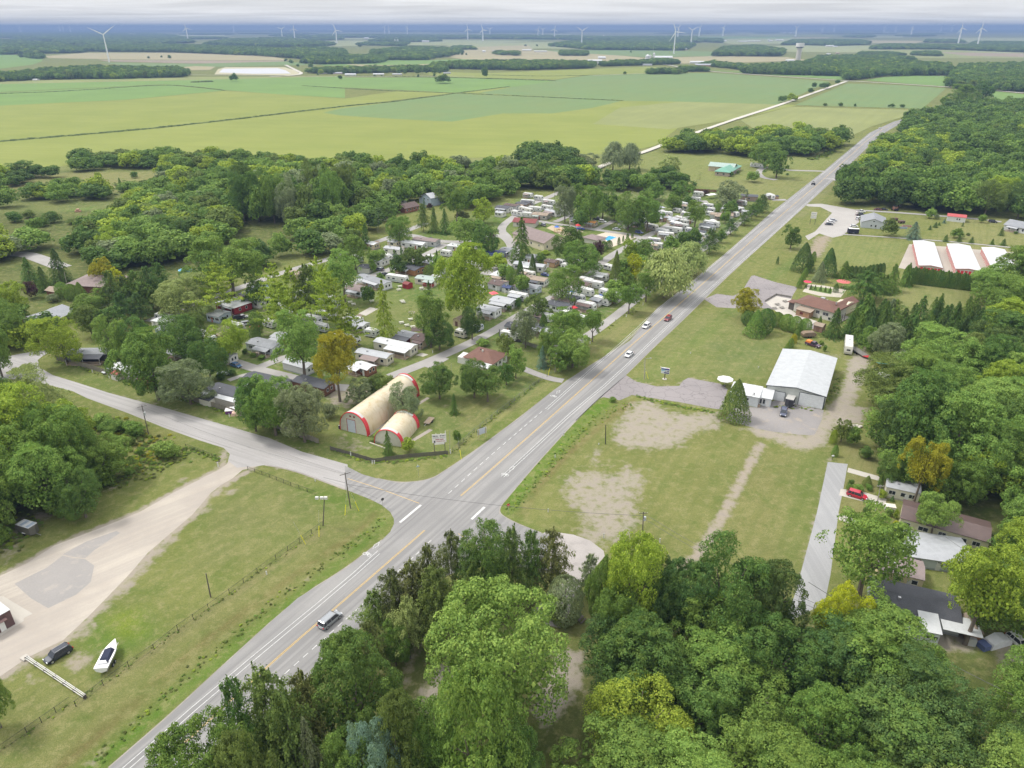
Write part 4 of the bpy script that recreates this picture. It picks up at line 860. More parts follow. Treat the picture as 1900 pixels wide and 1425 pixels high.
 (P_, 1600,560,505,60,'dark green',0,0),(P_, 1625,555,508,40,'mid green',0,1),(S_, 1600,608,545,56,'mid green',0,0),(S_, 1630,612,555,44,'dark green',0,1),(P_, 1655,600,558,36,'mid green',0,2),(S_, 1697,625,550,50,'dark green',0,1),(S_, 1735,602,553,36,'dark green',0,2),(S_, 1545,625,572,40,'dark green',0,2),(S_, 1575,622,580,34,'dark green',0,0),
 (D_, 1645,668,605,64,'grey green','large grey green willow like tree behind the parked trailers',5),(D_, 1610,650,610,36,'mid green',0,0),(S_, 1760,640,565,48,'dark green',0,0),(S_, 1800,655,572,50,'deep green',0,2),(S_, 1740,650,590,44,'deep green',0,1),(S_, 1800,600,548,40,'mid green',0,1),(S_, 1670,640,590,40,'dark green',0,2),(S_, 1770,600,560,30,'dark green',0,1),
 (D_, 1382,592,538,54,'golden orange','small tree with orange leaves beside the restaurant lot entrance',3),(C_, 1400,622,576,40,'mid green',0,0),(C_, 1418,618,574,30,'dark green',0,2),(C_, 1388,602,577,26,'dark green',0,2),(C_, 1440,606,580,22,'mid green',0,2),(C_, 1458,612,584,24,'mid green',0,2),(C_, 1474,616,588,24,'mid green',0,2),(C_, 1492,618,592,22,'mid green',0,2),(C_, 1442,490,476,5,'deep green','lone little column cedar on the highway verge',1),
 (C_, 1520,604,586,9,'dark green',0,0),(C_, 1550,542,526,10,'dark green',0,1),(C_, 1494.6,535,527,5,'deep green',0,0),(C_, 1504,537,528,5,'deep green',0,0),(C_, 1512,538,529,5,'deep green',0,0),(C_, 1522,540,530,5,'deep green',0,0),(C_, 1530.7,542,532,5,'deep green',0,0),(C_, 1539,543,533,5,'deep green',0,0),
 (D_, 1862,600,515,110,'mid green',0,4),(D_, 1885,560,462,110,'mid green',0,3),(D_, 1850,545,490,70,'bright green',0,1),(D_, 1830,560,498,80,'bright green',0,0),(D_, 1895,570,476,90,'mid green',0,3),(B_, 1578,900,890,12,'dark green',0,0),(B_, 1574,910,899,14,'mid green',0,1),(B_, 1590,911,901,22,'mid green',0,2),(C_, 1608,901,883,18,'olive green',0,0),(B_, 1611,909,899,14,'mid green',0,1),(B_, 1606,958,941,16,'dark green','round dark bush on the lawn below the red car',2),(C_, 1632,905,882,9,'dark green',0,1),(C_, 1655,930,920,8,'dark green',0,0),(B_, 1634,924,908,18,'yellow green',0,0),(B_, 1650,957,944,12,'mid green',0,1),(B_, 1661,962,945,9,'yellow green',0,1),(B_, 1661,978,966,9,'yellow',0,1),
 # shrubs in the camp
 (B_, 431,697,686,16,'deep green','clipped dark hedge ball beside the blue car',2),(B_, 410,706,694,16,'deep green',0,2),(B_, 455,656,647,12,'dark green',0,1),(B_, 470,662,655,14,'mid green',0,0),(B_, 486,666,659,16,'mid green',0,1),(D_, 518,655,644,9,'dark green',0,1),(B_, 414,597,588,15,'deep green',0,2),(B_, 945,577,566,10,'dark green',0,1),(B_, 962,572,553,13,'dark green',0,2),(B_, 757,527,519,12,'dark green',0,1),
 (B_, 1137,745,737,14,'mid green','low bush at the cracked lot corner',1),(B_, 1530,652,640,8,'mid green',0,1),(B_, 1524,640,632,10,'mid green',0,0),(B_, 710,808,800,30,'bright green',0,0),(B_, 80,420,402,24,'dark green',0,1),(B_, 98,413,393,28,'dark green',0,2),(B_, 55,404,390,24,'olive green',0,0),(D_, 66,430,402,30,'mid green',0,2),(B_, 28,412,392,30,'dark green',0,1),(B_, 140,415,405,28,'olive green',0,0),
 (B_, 250,330,318,13,'dark green',0,1),(S_, 225,352,330,14,'mid green',0,0),(S_, 172,346,328,12,'mid green',0,1),(D_, 184,334,318,14,'yellow green',0,0),(B_, 306,328,318,12,'mid green',0,1),(D_, 95,330,306,34,'dark green',0,1),(D_, 68,330,304,30,'dark green',0,0),(D_, 40,330,300,60,'dark green',0,2),
 # lone trees in the fields
 (D_, 435,151,135,15,'dark green','lone dark tree on the field before the pale pond',1),(D_, 632,148,139,9,'dark green',0,0),(D_, 823,154.5,137,27,'dark green','double crowned dark clump in the bright green field',1),(D_, 900,146,122,12,'dark green','tall slim tree beyond the bright green field',0),
 (D_, 1510,163.5,152,10,'dark green',0,1),(D_, 1528,165,152,20,'dark green',0,2),(D_, 1504,173,163,11,'dark green',0,1),(D_, 1553,156,147,10,'dark green',0,0),(D_, 1452,190,177,17,'dark green',0,1),(D_, 1468,188,172,20,'yellow green',0,0),(D_, 1654,199,192,12,'dark green',0,0),(D_, 1674,200,193,10,'dark green',0,1),(B_, 1560,197.5,190,10,'dark green',0,0),(B_, 1586,198,192,5,'dark green',0,0),(B_, 1531,197,191,8,'olive green',0,0),
 (D_, 1778,205,158,56,'mid green','big pale crowned tree where the far woods end',3),(D_, 1820,200,152,34,'dark green',0,0),(D_, 1750,196,180,16,'mid green',0,0),(D_, 1159,138,132,7,'dark green',0,1),
]
for h_ in HAND: tree_px(*h_[:6], h_[6] or None, None, h_[7])
for i in range(8): tree_px(C_, 1570+i * 7.2,514+i * .8,493+i * .3,12,'deep green', None, 'cedar hedge behind the restaurant garden',1)
for i in range(5): tree_px(C_, 1610+i * 6,516,488+(4 - i),12,'deep green', None, 'cedar hedge behind the restaurant garden',1)
for i in range(26): tree_px(C_, 1678+i * 5.0,524+i * .6,493+i * .62+(i % 3)*1.6,11.5,'dark green', None, 'long cedar hedge in front of the storage sheds',1)
for i in range(8): tree_px(C_, 1482+i * 3.8,534 - i * 7,520 - i * 7.6,10,'mid green', None, 'clipped cedar hedge along the garden',1)
for i in range(8): tree_px(C_, 1450+i * 5.5,668 - i * 8,652 - i * 8.2,12,'mid green' if i != 4 else 'golden orange', None, 'cedar row behind the white warehouse',1)

# ---- woods: footprint polygon on the ground, spacing and sizes in metres
MIXN = [('mid green',5),('dark green',3),('bright green',2.4),('yellow green',1.4),('olive green',.8),('deep green',1),('grey green',.8)]
MIXY = [('mid green',4),('yellow green',3),('olive green',2),('bright green',1.5),('dark green',2.2),('grey green',.7)]
MIXF = [('mid green',4),('dark green',4),('deep green',2),('olive green',.8),('yellow green',.5)]
forest([(1152,1290),(1210,1250),(1470,1225),(1640,1275),(1700,1330),(1850,1330),(2150,1420),(2300,1900),(1060,1900),(1095,1500),(1135,1390)],8.4,(11.5,15),(9.5,13), MIXN, 'trees of the dense wood filling the lower right corner','of the dense wood filling the lower right corner', seed=3)
forest([(1240,1235),(1470,1225),(1640,1275),(1560,1330),(1280,1330)],9.5,(11,14.5),(10,13), MIXN, 'trees of the dense wood filling the lower right corner','of the dense wood filling the lower right corner', seed=33)
forest([(1118,1215),(1230,1200),(1250,1255),(1160,1300),(1135,1320)],7.4,(9,12),(8,10), MIXN, 'trees beside the gravel clearing','beside the gravel clearing in the lower middle', seed=4)
forest([(640,1480),(780,1440),(900,1450),(960,1500),(960,1900),(200,1900),(330,1640)],8.0,(10,14),(9,11.5), MIXN, 'trees along the lower edge left of centre','in the wood along the lower edge left of centre', seed=5)
forest([(1640,830),(1660,740),(1720,690),(1900,668),(2150,720),(2300,1150),(1980,1120),(1880,1060),(1850,990),(1760,930),(1700,905)],9.0,(13,17.5),(11,15), MIXN, 'trees of the tall wood behind the mobile homes','of the tall wood right of the white warehouse', seed=6)
forest([(1562,606),(1600,580),(1680,600),(1730,590),(1800,600),(1830,650),(1790,668),(1700,672),(1665,655),(1600,640)],6.6,(8,13),(6,8.5),[('dark green',3),('deep green',3),('mid green',1),('grey green',.5)],'spruces behind the restaurant','of the spruce stand right of the restaurant','spruce_tree', seed=62)
forest([(1840,1180),(1860,1060),(2000,1120),(2100,1230),(1960,1240)],9.0,(13,16),(11,14), MIXN, 'trees of the tall wood behind the mobile homes','of the tall wood right of the white warehouse', seed=61)
forest([(1800,690),(1860,640),(1960,560),(2100,560),(2100,720),(1900,690)],9.5,(13,17),(11,14), MIXN, 'trees at the right edge behind the spruces','at the right edge behind the dark spruces', seed=7)
forest([(1650,690),(1700,660),(1790,665),(1800,690),(1720,700)],7,(6,9),(7,9), MIXN, 'young trees behind the bucket truck','of the young growth beside the bucket truck', seed=71)
forest([(-200,480),(0,800),(140,830),(210,890),(170,940),(60,965),(-60,1010),(-400,1010)],8.0,(9,14),(9,12), MIXY, 'trees of the bushy wood at the left edge','of the bushy wood at the left edge', seed=8)
forest([(-200,590),(60,625),(75,650),(20,655),(-200,430)],8,(8,12),(8,11), MIXN, 'trees beside the bend of the side road at left','beside the side road bend at the left edge', seed=9)
# upper left woods
forest([(-250,320),(30,462),(120,462),(180,450),(330,455),(420,470),(400,340),(250,500),(190,470),(120,470),(100,460),(-250,560)],10.5,(10,14),(10,14), MIXY, 'trees of the upper left wood','of the wood above the brown roofed house', seed=10)
forest([(-200,560),(10,340),(30,500),(-10,320),(-200,500)],10.5,(11,14),(10,14), MIXY, 'trees of the upper left wood','of the wood above the brown roofed house', seed=101)
forest([(40,372),(60,360),(115,358),(185,362),(190,374),(60,378)],10,(9,13),(10,14), MIXY, 'trees beside the green clearing','beside the green clearing at upper left', seed=11)
forest([(165,448),(190,420),(235,390),(300,378),(330,372),(420,372),(440,410),(420,460),(330,455)],11,(10,14),(11,15), MIXY, 'trees of the broad upper left wood','of the wide wood right of the green clearing', seed=12)
forest([(330,350),(420,338),(520,335),(610,345),(640,370),(600,390),(440,392),(420,375),(330,372)],10,(13,17),(11,14), MIXY, 'trees of the broad upper left wood','of the wide wood right of the green clearing', seed=131)
forest([(440,398),(520,390),(640,380),(650,400),(600,418),(520,426),(450,424)],8.5,(22,29),(9,11),[('mid green',3),('dark green',3),('olive green',2),('grey green',2)],'tall trees of the poplar wood','of the tall poplar wood behind the camp', seed=13)
forest([(125,312),(160,302),(300,298),(520,302),(600,320),(520,330),(330,325),(310,312),(200,312),(130,322)],11,(9,13),(11,15),[('yellow green',2),('olive green',3),('mid green',3),('dark green',3)],'trees of the belt beside the great corn field','of the tree belt along the corn field edge', seed=14)
forest([(-200,345),(20,330),(60,336),(30,352),(-200,372)],12,(6,9),(10,14), MIXF, 'bushes at the far left','of the bushes at the far left edge', seed=15)
forest([(580,330),(640,318),(850,322),(940,322),(1010,325),(1100,335),(1120,350),(1040,352),(940,350),(860,365),(800,360),(720,378),(640,400),(620,370)],10.5,(11,17),(10,14),[('mid green',4),('yellow green',2),('olive green',2),('dark green',3),('grey green',1)],'trees of the wood behind the camp','of the wood between the camp and the corn field', seed=16)
forest([(960,325),(985,305),(1050,302),(1070,320),(1040,332)],10,(15,19),(14,17),[('deep green',2),('dark green',2)],'large dark trees at the field edge','of the great dark clump behind the camp', seed=17)
forest([(1120,345),(1200,335),(1280,340),(1260,352),(1190,362),(1130,360)],10,(9,13),(9,12), MIXF, 'trees along the back of the camp','along the back fence of the camp', seed=18)
forest([(640,470),(680,440),(700,425),(700,408),(650,412),(600,440),(560,458),(480,486),(470,500),(560,476)],10,(10,14),(9,12), MIXN, 'trees along the camp back road','along the camp back road', seed=19)
forest([(1225,282),(1260,268),(1380,258),(1480,256),(1545,262),(1560,270),(1530,290),(1462,293),(1388,291),(1300,286)],11.5,(12,17),(12,16),[('yellow green',2.5),('mid green',3),('dark green',4),('olive green',1)],'trees of the wood left of the highway curve','of the wood left of the highway curve', seed=20)
forest([(1568,383),(1700,396),(1900,410),(2300,430),(2400,330),(1900,322),(1820,318),(1760,325),(1640,335),(1600,335),(1568,340)],11.5,(16,20),(12,16), MIXF, 'trees of the dark wood beyond the grey house','of the dark wood behind the grey gabled house', seed=21)
forest([(1600,328),(1640,275),(1670,262),(1740,262),(1760,300),(1700,322),(1640,330)],11,(12,16),(12,15),[('yellow green',3),('mid green',3),('dark green',2)],'trees at the highway curve','inside the highway curve at upper right', seed=22)
forest([(1670,262),(1690,228),(1800,205),(2000,200),(2600,240),(2600,310),(1900,305),(1780,300),(1740,262)],13,(15,19),(14,18), MIXF, 'trees of the far upper right wood','of the great wood at the upper right edge', seed=23)
forest([(1740,305),(1820,305),(1825,318),(1750,320)],11,(10,13),(11,13),[('yellow green',1)],'yellow green trees among the dark wood','of the yellow green pair inside the dark wood', seed=24)
forest([(400,420),(470,405),(620,400),(640,420),(560,455),(470,320),(410,470)],11,(11,15),(11,14), MIXY, 'trees above the camp back road','above the camp back road', seed=25)
forest([(240,352),(330,352),(330,372),(240,372)],12,(7,11),(9,13), MIXY, 'bushes by the dry meadow','beside the dry meadow', seed=26)
forest([(640,395),(720,385),(740,372),(800,362),(860,362),(840,385),(800,376),(745,385),(700,410)],10,(10,15),(9,13), MIXN, 'trees around the back houses','around the houses at the back of the camp', seed=27)
forest([(800,345),(935,342),(975,352),(960,362),(935,374),(900,372),(880,388),(866,396),(850,385),(810,366)],9.5,(10,14),(9,12), MIXN, 'trees behind the back rows of the camp','behind the back rows of the camp', seed=30)
forest([(1020,345),(1060,338),(1120,342),(1118,350),(1060,352),(1040,362)],9.5,(10,13),(9,12), MIXN, 'trees behind the back rows of the camp','behind the back rows of the camp', seed=31)
forest([(1085,570),(1200,480),(1300,415),(1400,385),(1350,420),(1240,495),(1120,590)],15,(7,10),(5,7), MIXN, 'small trees between the trailers','between the trailers near the highway', seed=40)
forest([(700,500),(880,480),(1000,500),(960,560),(880,520),(740,520)],15,(7,10),(5,7), MIXN, 'small trees between the trailers','between the middle trailer rows', seed=41)
forest([(-150,640),(10,600),(60,600),(90,625),(70,650),(20,645)],8,(8,11),(8,11), MIXN, 'trees left of the grey roofed bungalow','at the left edge below the bungalow', seed=28)
forest([(130,470),(190,475),(310,320),(330,470),(430,470),(420,485),(330,490),(300,500),(240,510),(200,500),(130,495)],10.5,(10,14),(10,14), MIXN, 'trees around the round pool','between the brown roofed house and the camp back road', seed=29)
# distant woods, kilometres away
def fw(poly, sp, hh, seed): forest(poly, sp, hh, (sp * 1.05, sp * 1.45), MIXF, 'far','far', seed=seed, mass=True)
for i_, (sp, hh, poly) in enumerate([
 (12,(11,16),[(-200,152),(0,152),(100,148),(230,146.5),(345,143.5),(350,136),(330,132),(250,132),(170,130),(90,136),(40,142),(-200,148)]),
 (22,(14,20),[(-400,102),(0,102),(160,98),(150,92),(110,84),(0,76),(-400,76)]),(14,(11,15),[(50,108),(80,110),(80,104),(48,104)]),
 (20,(14,19),[(150,96),(320,97.5),(480,104),(560,110),(640,110),(640,97),(600,92),(520,94),(420,90),(300,86),(160,88)]),
 (30,(15,22),[(380,84),(420,76),(520,72),(580,78),(620,84),(590,88),(500,88)]),(35,(15,20),[(150,86),(110,78),(0,70),(-300,68),(-300,60),(120,62),(280,62),(330,68),(360,80),(260,84)]),
 (14,(10,15),[(560,118),(570,110),(600,112),(640,112),(720,113),(700,118),(600,120)]),(20,(12,18),[(690,98),(760,90),(820,92),(860,98),(830,106),(800,108),(690,102)]),(20,(12,16),[(640,108),(740,105),(810,108),(790,112),(660,112)]),
 (13,(11,16),[(800,129),(830,128),(960,131),(1100,127),(1105,121),(1000,118),(900,119),(840,121),(800,124)]),(13,(10,14),[(570,136),(600,138),(760,134),(830,134),(820,128),(760,129),(600,132)]),
 (40,(16,22),[(880,72),(1050,74),(1300,80),(1290,70),(1100,70),(1000,67),(900,66)]),(24,(14,18),[(1020,86),(1100,93),(1270,94),(1290,84),(1180,78),(1060,78)]),(14,(11,15),[(1040,104),(1090,104),(1090,99),(1040,98)]),(13,(10,14),[(1105,124),(1180,122),(1260,120),(1250,116),(1140,118)]),
 (20,(14,19),[(1322,105),(1450,105),(1455,96),(1400,88),(1340,92)]),(13,(12,17),[(1376,137),(1440,139),(1560,142),(1565,128),(1480,122),(1440,126),(1380,130)]),(13,(13,18),[(1565,150),(1600,148),(1640,142),(1768,140),(1760,126),(1640,118),(1520,116),(1490,122),(1566,130)]),
 (14,(13,18),[(1765,165),(1830,168),(1900,172),(2200,185),(2200,130),(1900,125),(1780,128),(1768,142),(1755,160)]),(22,(13,17),[(1612,92),(1740,92),(1900,98),(2200,105),(2200,95),(1900,88),(1760,86),(1640,85)]),(22,(13,17),[(1450,84),(1600,80),(1600,76),(1470,76)]),
 (24,(12,16),[(1716,79),(1790,80),(1780,75),(1720,75)]),(24,(12,16),[(1800,84),(1900,87),(2100,90),(2100,82),(1900,80),(1810,79)]),(13,(10,14),[(1500,118),(1620,114),(1700,112),(1640,106),(1520,108)]),(14,(8,12),[(1590,102),(1680,104),(1660,100),(1600,99)]),
 (20,(10,14),[(1690,103),(1745,105),(1740,99),(1700,99)]),
 (110,(16,26),[(-800,58.6),(900,59.2),(2700,58.6),(2700,56.5),(900,57),(-800,56.5)]),(26,(14,18),[(1300,78),(1340,80),(1340,74),(1300,73)]),(26,(10,15),[(840,92),(880,93),(880,89),(840,88)]),(26,(10,15),[(660,84),(750,86),(760,80),(680,80)]),
 (30,(12,16),[(920,102),(960,104),(960,100),(920,99)]),(14,(9,13),[(1200,138),(1262,138),(1262,134),(1200,134)]),(14,(9,13),[(1262,133),(1314,134),(1310,130),(1262,129)]),(14,(8,12),[(1210,118),(1240,119),(1240,113),(1210,113)]),(16,(9,13),[(1300,122),(1376,130),(1380,124),(1320,118)]),
 (50,(14,20),[(560,70),(640,70),(900,72),(880,67),(600,65)])]):
 fw(poly, sp, hh, 900+i_)
rf = random.Random(77)
for i_ in range(48):
 y_ = 58.5+26*rf.random() ** 2.4; x_ = rf.uniform(-150,2050); w_ = rf.uniform(40,170); h_ = (y_ - 56)*rf.uniform(.06,.16) + .35
 fw([(x_, y_),(x_ + w_ * .5, y_ + h_ * .6),(x_ + w_, y_),(x_ + w_ * .9, y_ - h_),(x_ + w_ * .2, y_ - h_ * .8)], max(16,(y_ < 64)*40+18),(11,17),1200+i_)
# rows of single far trees
for i_ in range(9): tree_px(D_, 806+i_ * 7.4,102.5,96+(i_ % 3),4+(i_ % 2)*1.5,'dark green', None, 'far',0); TREES[-1]['mass'] = True
for x_, y_, w_ in ((640,138,8),(655,137,9),(670,137,6),(686,137,9),(717,137,8),(740,137.5,8),(752,137,7),(775,137.5,13),(790,137,13),(805,137,9),(815,137,10),(1203,137.5,8),(1213,137,9),(1228,137.5,12),(1240,137,10),(1256,137,9),(1272,137,8),(577,126,9),(553,124,6),(540,118,8),(531,114,6),(300,107,4),(276,109,5),(315,109,7),(40,108,9),(62,108,20),(668,88,9),(684,84,5),(996,86,4),(975,86,4),(1170,98,4),(695,142,4),(708,142,3),(776,143,5),(590,140,4),(806,142,6)):
 tree_px(D_, x_, y_, y_ - (w_ * 1.0 if w_ < 14 else 11), w_, 'dark green', None, 'far',0); TREES[-1]['mass'] = True

# ---- build: the largest of each kind as things, everything beyond the limit as one stuff object
by = {}
for t_ in TREES:
 px = t_['px']
 cut = not (-130 < px[0] < 2030 and px[1] - 0 < 1720)
 if t_.get('mass'): by.setdefault('mass',[]).append(t_)
 else: by.setdefault(t_['kind'] if not cut else 'mass',[]).append(t_)
MAXN = {'deciduous_tree': 296,'pine_tree': 150,'spruce_tree': 150,'cedar_tree': 200,'shrub': 150}
GMAP = {D_: (NEAR, MID), P_: (PINE, PINE), S_: (SPRU, SPRU), C_: (CED, CED), W_: (WILL, WILL), B_: (SHR, SHR), X_: (LARC, LARC)}
rj = random.Random(5); TREE_OBJ = []
for kind, lst in list(by.items()):
 if kind == 'mass': continue
 lst.sort(key=lambda q: -q['size']*(3 if q['label'] or not q.get('glabel') else 1)); n = MAXN.get(kind, 200)
 for i, q in enumerate(lst):
  if i >= n: by.setdefault('mass',[]).append(q); continue
  near, mid = GMAP[kind]; pix = math.sqrt(q['size']); v_ = q['var'] if q['var'] is not None else rj.randrange(99)
  yg = kind == P_ and q['col'] == 'yellow green'
  src = (WPINE if yg else near if pix > 50 else mid);
  if kind == D_ and q['var'] == 4 and pix > 40: src = OPEN if rj.random() < .5 else NEAR
  if kind == D_ and q['var'] == 6: src = HIGH; v_ = int(q['px'][0])
  me = src[v_ % len(src)]
  col = PAL[q['col']]; jv = rj.uniform(.88,1.14); jh = rj.uniform(-.012,.012)
  cat, _w = KINDS[kind]; kw = (1.04 if q['label'] else 1.14) if kind == D_ else 1.06
  o = thing(kind, cat, q['b'], rj.uniform(0,6.28), q['label'], q['group'],('tree', q))
  cr = link('crown', me, o, scale=(q['W']*kw, q['W']*kw, q['H']*1.03)); cr.color = (max(0, col[0]*jv + jh), col[1]*jv, col[2]*jv, 1)
  if kind != B_ and not (kind == C_ and pix < 16):
   tm = SPART if yg else SPAR if kind in (P_, S_, X_, C_) else TRUNKS[v_ % 4]
   link('trunk', tm, o, scale=(q['W'], q['W'], q['H']))
  TREE_OBJ.append((o, q))
def mass_object(name, lst, srcs, label, cat):
 """many trees as ONE object: points carrying size, turn and leaf colour"""
 me = bpy.data.meshes.new(name); me.from_pydata([tuple(q['b']) for q in lst],[],[])
 k = len(lst); r = random.Random(1)
 a = me.attributes.new('scl','FLOAT_VECTOR','POINT'); a.data.foreach_set('vector', np.array([(q['W']*1.1, q['W']*1.1, q['H']) for q in lst], np.float32).ravel())
 a = me.attributes.new('rot','FLOAT','POINT'); a.data.foreach_set('value', np.array([r.uniform(0,6.28) for _ in lst], np.float32))
 a = me.attributes.new('var','INT','POINT'); a.data.foreach_set('value', np.array([r.randrange(len(srcs)) for _ in lst], np.int32))
 tc_ = []
 for q in lst:
  c = PAL[q['col']]; j = r.uniform(.85,1.15); tc_.append((c[0]*j, c[1]*j, c[2]*j, 1))
 a = me.attributes.new('tint','FLOAT_COLOR','POINT'); a.data.foreach_set('color', np.array(tc_, np.float32).ravel())
 o = link(name, me, kind='stuff', label=label); o['category'] = cat
 ng = bpy.data.node_groups.new(name, 'GeometryNodeTree'); ng.interface.new_socket('Geometry', in_out='INPUT', socket_type='NodeSocketGeometry'); ng.interface.new_socket('Geometry', in_out='OUTPUT', socket_type='NodeSocketGeometry')
 gi = ng.nodes.new('NodeGroupInput'); go = ng.nodes.new('NodeGroupOutput'); jn = ng.nodes.new('GeometryNodeJoinGeometry')
 def na(nm, dt): n = ng.nodes.new('GeometryNodeInputNamedAttribute'); n.data_type = dt; n.inputs[0].default_value = nm; return n.outputs['Attribute']
 sc_, ro, va = na('scl','FLOAT_VECTOR'), na('rot','FLOAT'), na('var','INT')
 cb = ng.nodes.new('ShaderNodeCombineXYZ'); ng.links.new(ro, cb.inputs[2])
 for i, src in enumerate(srcs):
  so = bpy.data.objects.new('crown_source', src)
  oi = ng.nodes.new('GeometryNodeObjectInfo'); oi.inputs[0].default_value = so; oi.inputs['As Instance'].default_value = True
  ip = ng.nodes.new('GeometryNodeInstanceOnPoints'); ng.links.new(gi.outputs[0], ip.inputs['Points']); ng.links.new(oi.outputs['Geometry'], ip.inputs['Instance'])
  cm = ng.nodes.new('FunctionNodeCompare'); cm.data_type = 'INT'; cm.operation = 'EQUAL'
  ng.links.new(va, cm.inputs[2]); cm.inputs[3].default_value = i
  ng.links.new(cm.outputs[0], ip.inputs['Selection']); ng.links.new(cb.outputs[0], ip.inputs['Rotation']); ng.links.new(sc_, ip.inputs['Scale'])
  ng.links.new(ip.outputs[0], jn.inputs[0])
 ng.links.new(jn.outputs[0], go.inputs[0]); md = o.modifiers.new('grow','NODES'); md.node_group = ng
 return o
WEEDS = []
def weeds(px, w, n, hh=(.35,.9), ww=(.7,1.7), cols=('olive green','yellow green','mid green','brown olive')):
 ln = smooth_line([G(*p) for p in px],2); tot = sum((b - a).length for a, b in zip(ln, ln[1:])); r = random.Random(int(px[0][0])*3+n)
 for a, b in zip(ln, ln[1:]):
  d = (b - a); q = Vector((-d.y, d.x, 0)).normalized()
  for _ in range(max(1, int(n * d.length / tot))):
   p = a + d * r.random()+q * r.gauss(0, w * .8); WEEDS.append(dict(b=p, W=r.uniform(*ww) * .62, H=r.uniform(*hh) * .55, col=r.choice(cols)))
weeds([(170,1420),(380,1222),(560,1075),(690,985),(712,962)],.8,170,(.2,.6),(.4,1.1)); weeds([(945,948),(1003,885),(1063,815),(1113,768),(1172,750)],1.2,200,(.2,.6),(.4,1.2), cols=('bright green','yellow green','mid green'))
weeds([(0,1395),(240,1236),(430,1100),(600,976)],.4,120,(.15,.4),(.3,.8)); weeds([(840,840),(925,768),(1008,704)],.5,130,(.2,.6),(.3,.9)); weeds([(345,830),(378,842),(410,855)],.6,50); weeds([(105,670),(256,716),(421,765),(593,826)],.5,200,(.25,.6))
weeds([(180,790),(250,815),(310,842),(240,868),(190,850)],3.2,420,(.4,1.3),(.9,2.2),('olive green','yellow green','golden orange','mid green','brown olive','mid green'))
weeds([(200,900),(280,865),(350,838)],3,220,(.3,.9)); weeds([(620,835),(690,862),(830,846)],.4,120,(.2,.5)); weeds([(1180,735),(1250,752),(1325,766)],.5,120,(.2,.6)); weeds([(1110,1060),(1180,1100),(1260,1120),(1400,1180)],4,260,(.4,1.2),(1,2.5),('mid green','bright green','olive green'))
weeds([(1500,296),(1530,290),(1556,272)],3,120,(.8,2.6),(2.5,5)); weeds([(1060,640),(1120,615),(1200,560),(1300,320)],1.4,260,(.2,.5), cols=('olive green','brown olive','yellow green'))
weeds([(1400,750),(1530,765),(1560,700)],.8,80,(.2,.5)); weeds([(60,960),(0,990),(-40,1020)],5,160,(.4,1.2),(1,2.4)); weeds([(60,345),(200,350),(330,350)],14,500,(.5,1.6),(2,5),('olive green','pale green','brown olive','mid green'))
0
mass_object('roadside_weeds', WEEDS, LOWC, 'tufts of weeds and rank grass along ditches, fences and rough ground','weeds')
far_ = [q for q in by['mass'] if q.get('mass')]; rest = [q for q in by['mass'] if not q.get('mass')]
mass_object('woodland', rest, LOWM, 'remaining trees of the middle distance woods that close up into one canopy','woodland')
mass_object('distant_woodland', far_, LOWC, 'blue hazed woods and tree lines between the far fields','woodland')
print('TREES', len(TREES),'things', len(TREE_OBJ),'rest', len(rest),'far', len(far_))
# ================================================================== BUILDINGS, TRAILERS, VEHICLES
WHITE = (.60,.60,.585); OFFW = (.56,.54,.49); CREAM = (.60,.54,.41); LGREY = (.48,.49,.50); MGREY = (.30,.31,.33); DGREY = (.095,.10,.115); BROWNW = (.16,.08,.055)
BLUEG = (.30,.36,.42); TANW = (.46,.39,.28); REDW = (.34,.04,.04); YELW = (.56,.47,.29)
RC = {'dark': (.085,.088,.102),'grey': (.28,.29,.31),'lgrey': (.38,.39,.41),'white': (.56,.57,.58),'brown': (.125,.085,.078),'tan': (.33,.26,.20),'red': (.30,.055,.045),'pink': (.25,.195,.185),'blue': (.035,.05,.13),'sage': (.33,.38,.35),'maroon': (.22,.06,.055),'purple': (.5,.45,.62),'canopyred': (.42,.09,.09),'orange': (.7,.33,.12),'green': (.13,.33,.24),'palegreen': (.33,.42,.38),'rust': (.175,.088,.065)}
def frame_of(FL, FR):
 a, b = G(*FL), G(*FR); u = b - a; Ln = u.length; return a, math.atan2(u.y, u.x), Ln
def win_mesh(w, h):
 return cached(('win', round(w, 2), round(h, 2)), lambda: MB().box(-w / 2, w / 2,-.03,.05,-h / 2, h / 2).mesh('window', glassm()))
def frm_mesh(w, h, c=WHITE):
 def f():
  mb = MB(); t = .09
  for x0, x1, z0, z1 in ((-w / 2 - t, w / 2+t, h / 2, h / 2+t),(-w / 2 - t, w / 2+t, -h / 2 - t, -h / 2),(-w / 2 - t, -w / 2,-h / 2, h / 2),(w / 2, w / 2+t, -h / 2, h / 2)): mb.box(x0, x1,-.06,.05, z0, z1)
  if w > 1.3: mb.box(-.03,.03,-.045,.05,-h / 2, h / 2)
  return mb.mesh('frame', paint('trim%.2f%.2f' % c[:2], c, .5))
 return cached(('frm', round(w, 2), round(h, 2), c), f)
def door_mesh(w, h, c):
 return cached(('door', round(w, 2), round(h, 2), c), lambda: MB().box(-w / 2, w / 2,-.05,.05,0, h).mesh('door', paint('door%.2f%.2f%.2f' % c, c, .5)))
def on_face(face, u, z, L_, D_m):
 """place something on wall f(ront) r(ight) l(eft) b(ack) at fraction u"""
 if face == 'f': return (u * L_, 0, z),0
 if face == 'r': return (L_, u * D_m, z), math.pi / 2
 if face == 'l': return (0,(1 - u)*D_m, z),-math.pi / 2
 return ((1 - u)*L_, D_m, z), math.pi
def windows(par, lst, L_, D_m, frames=True):
 for f_, u, z, w, h in lst:
  p, r = on_face(f_, u, z, L_, D_m); o = link('window', win_mesh(w, h), par, p, rz=r)
  if frames: link('frame', frm_mesh(w, h), o)
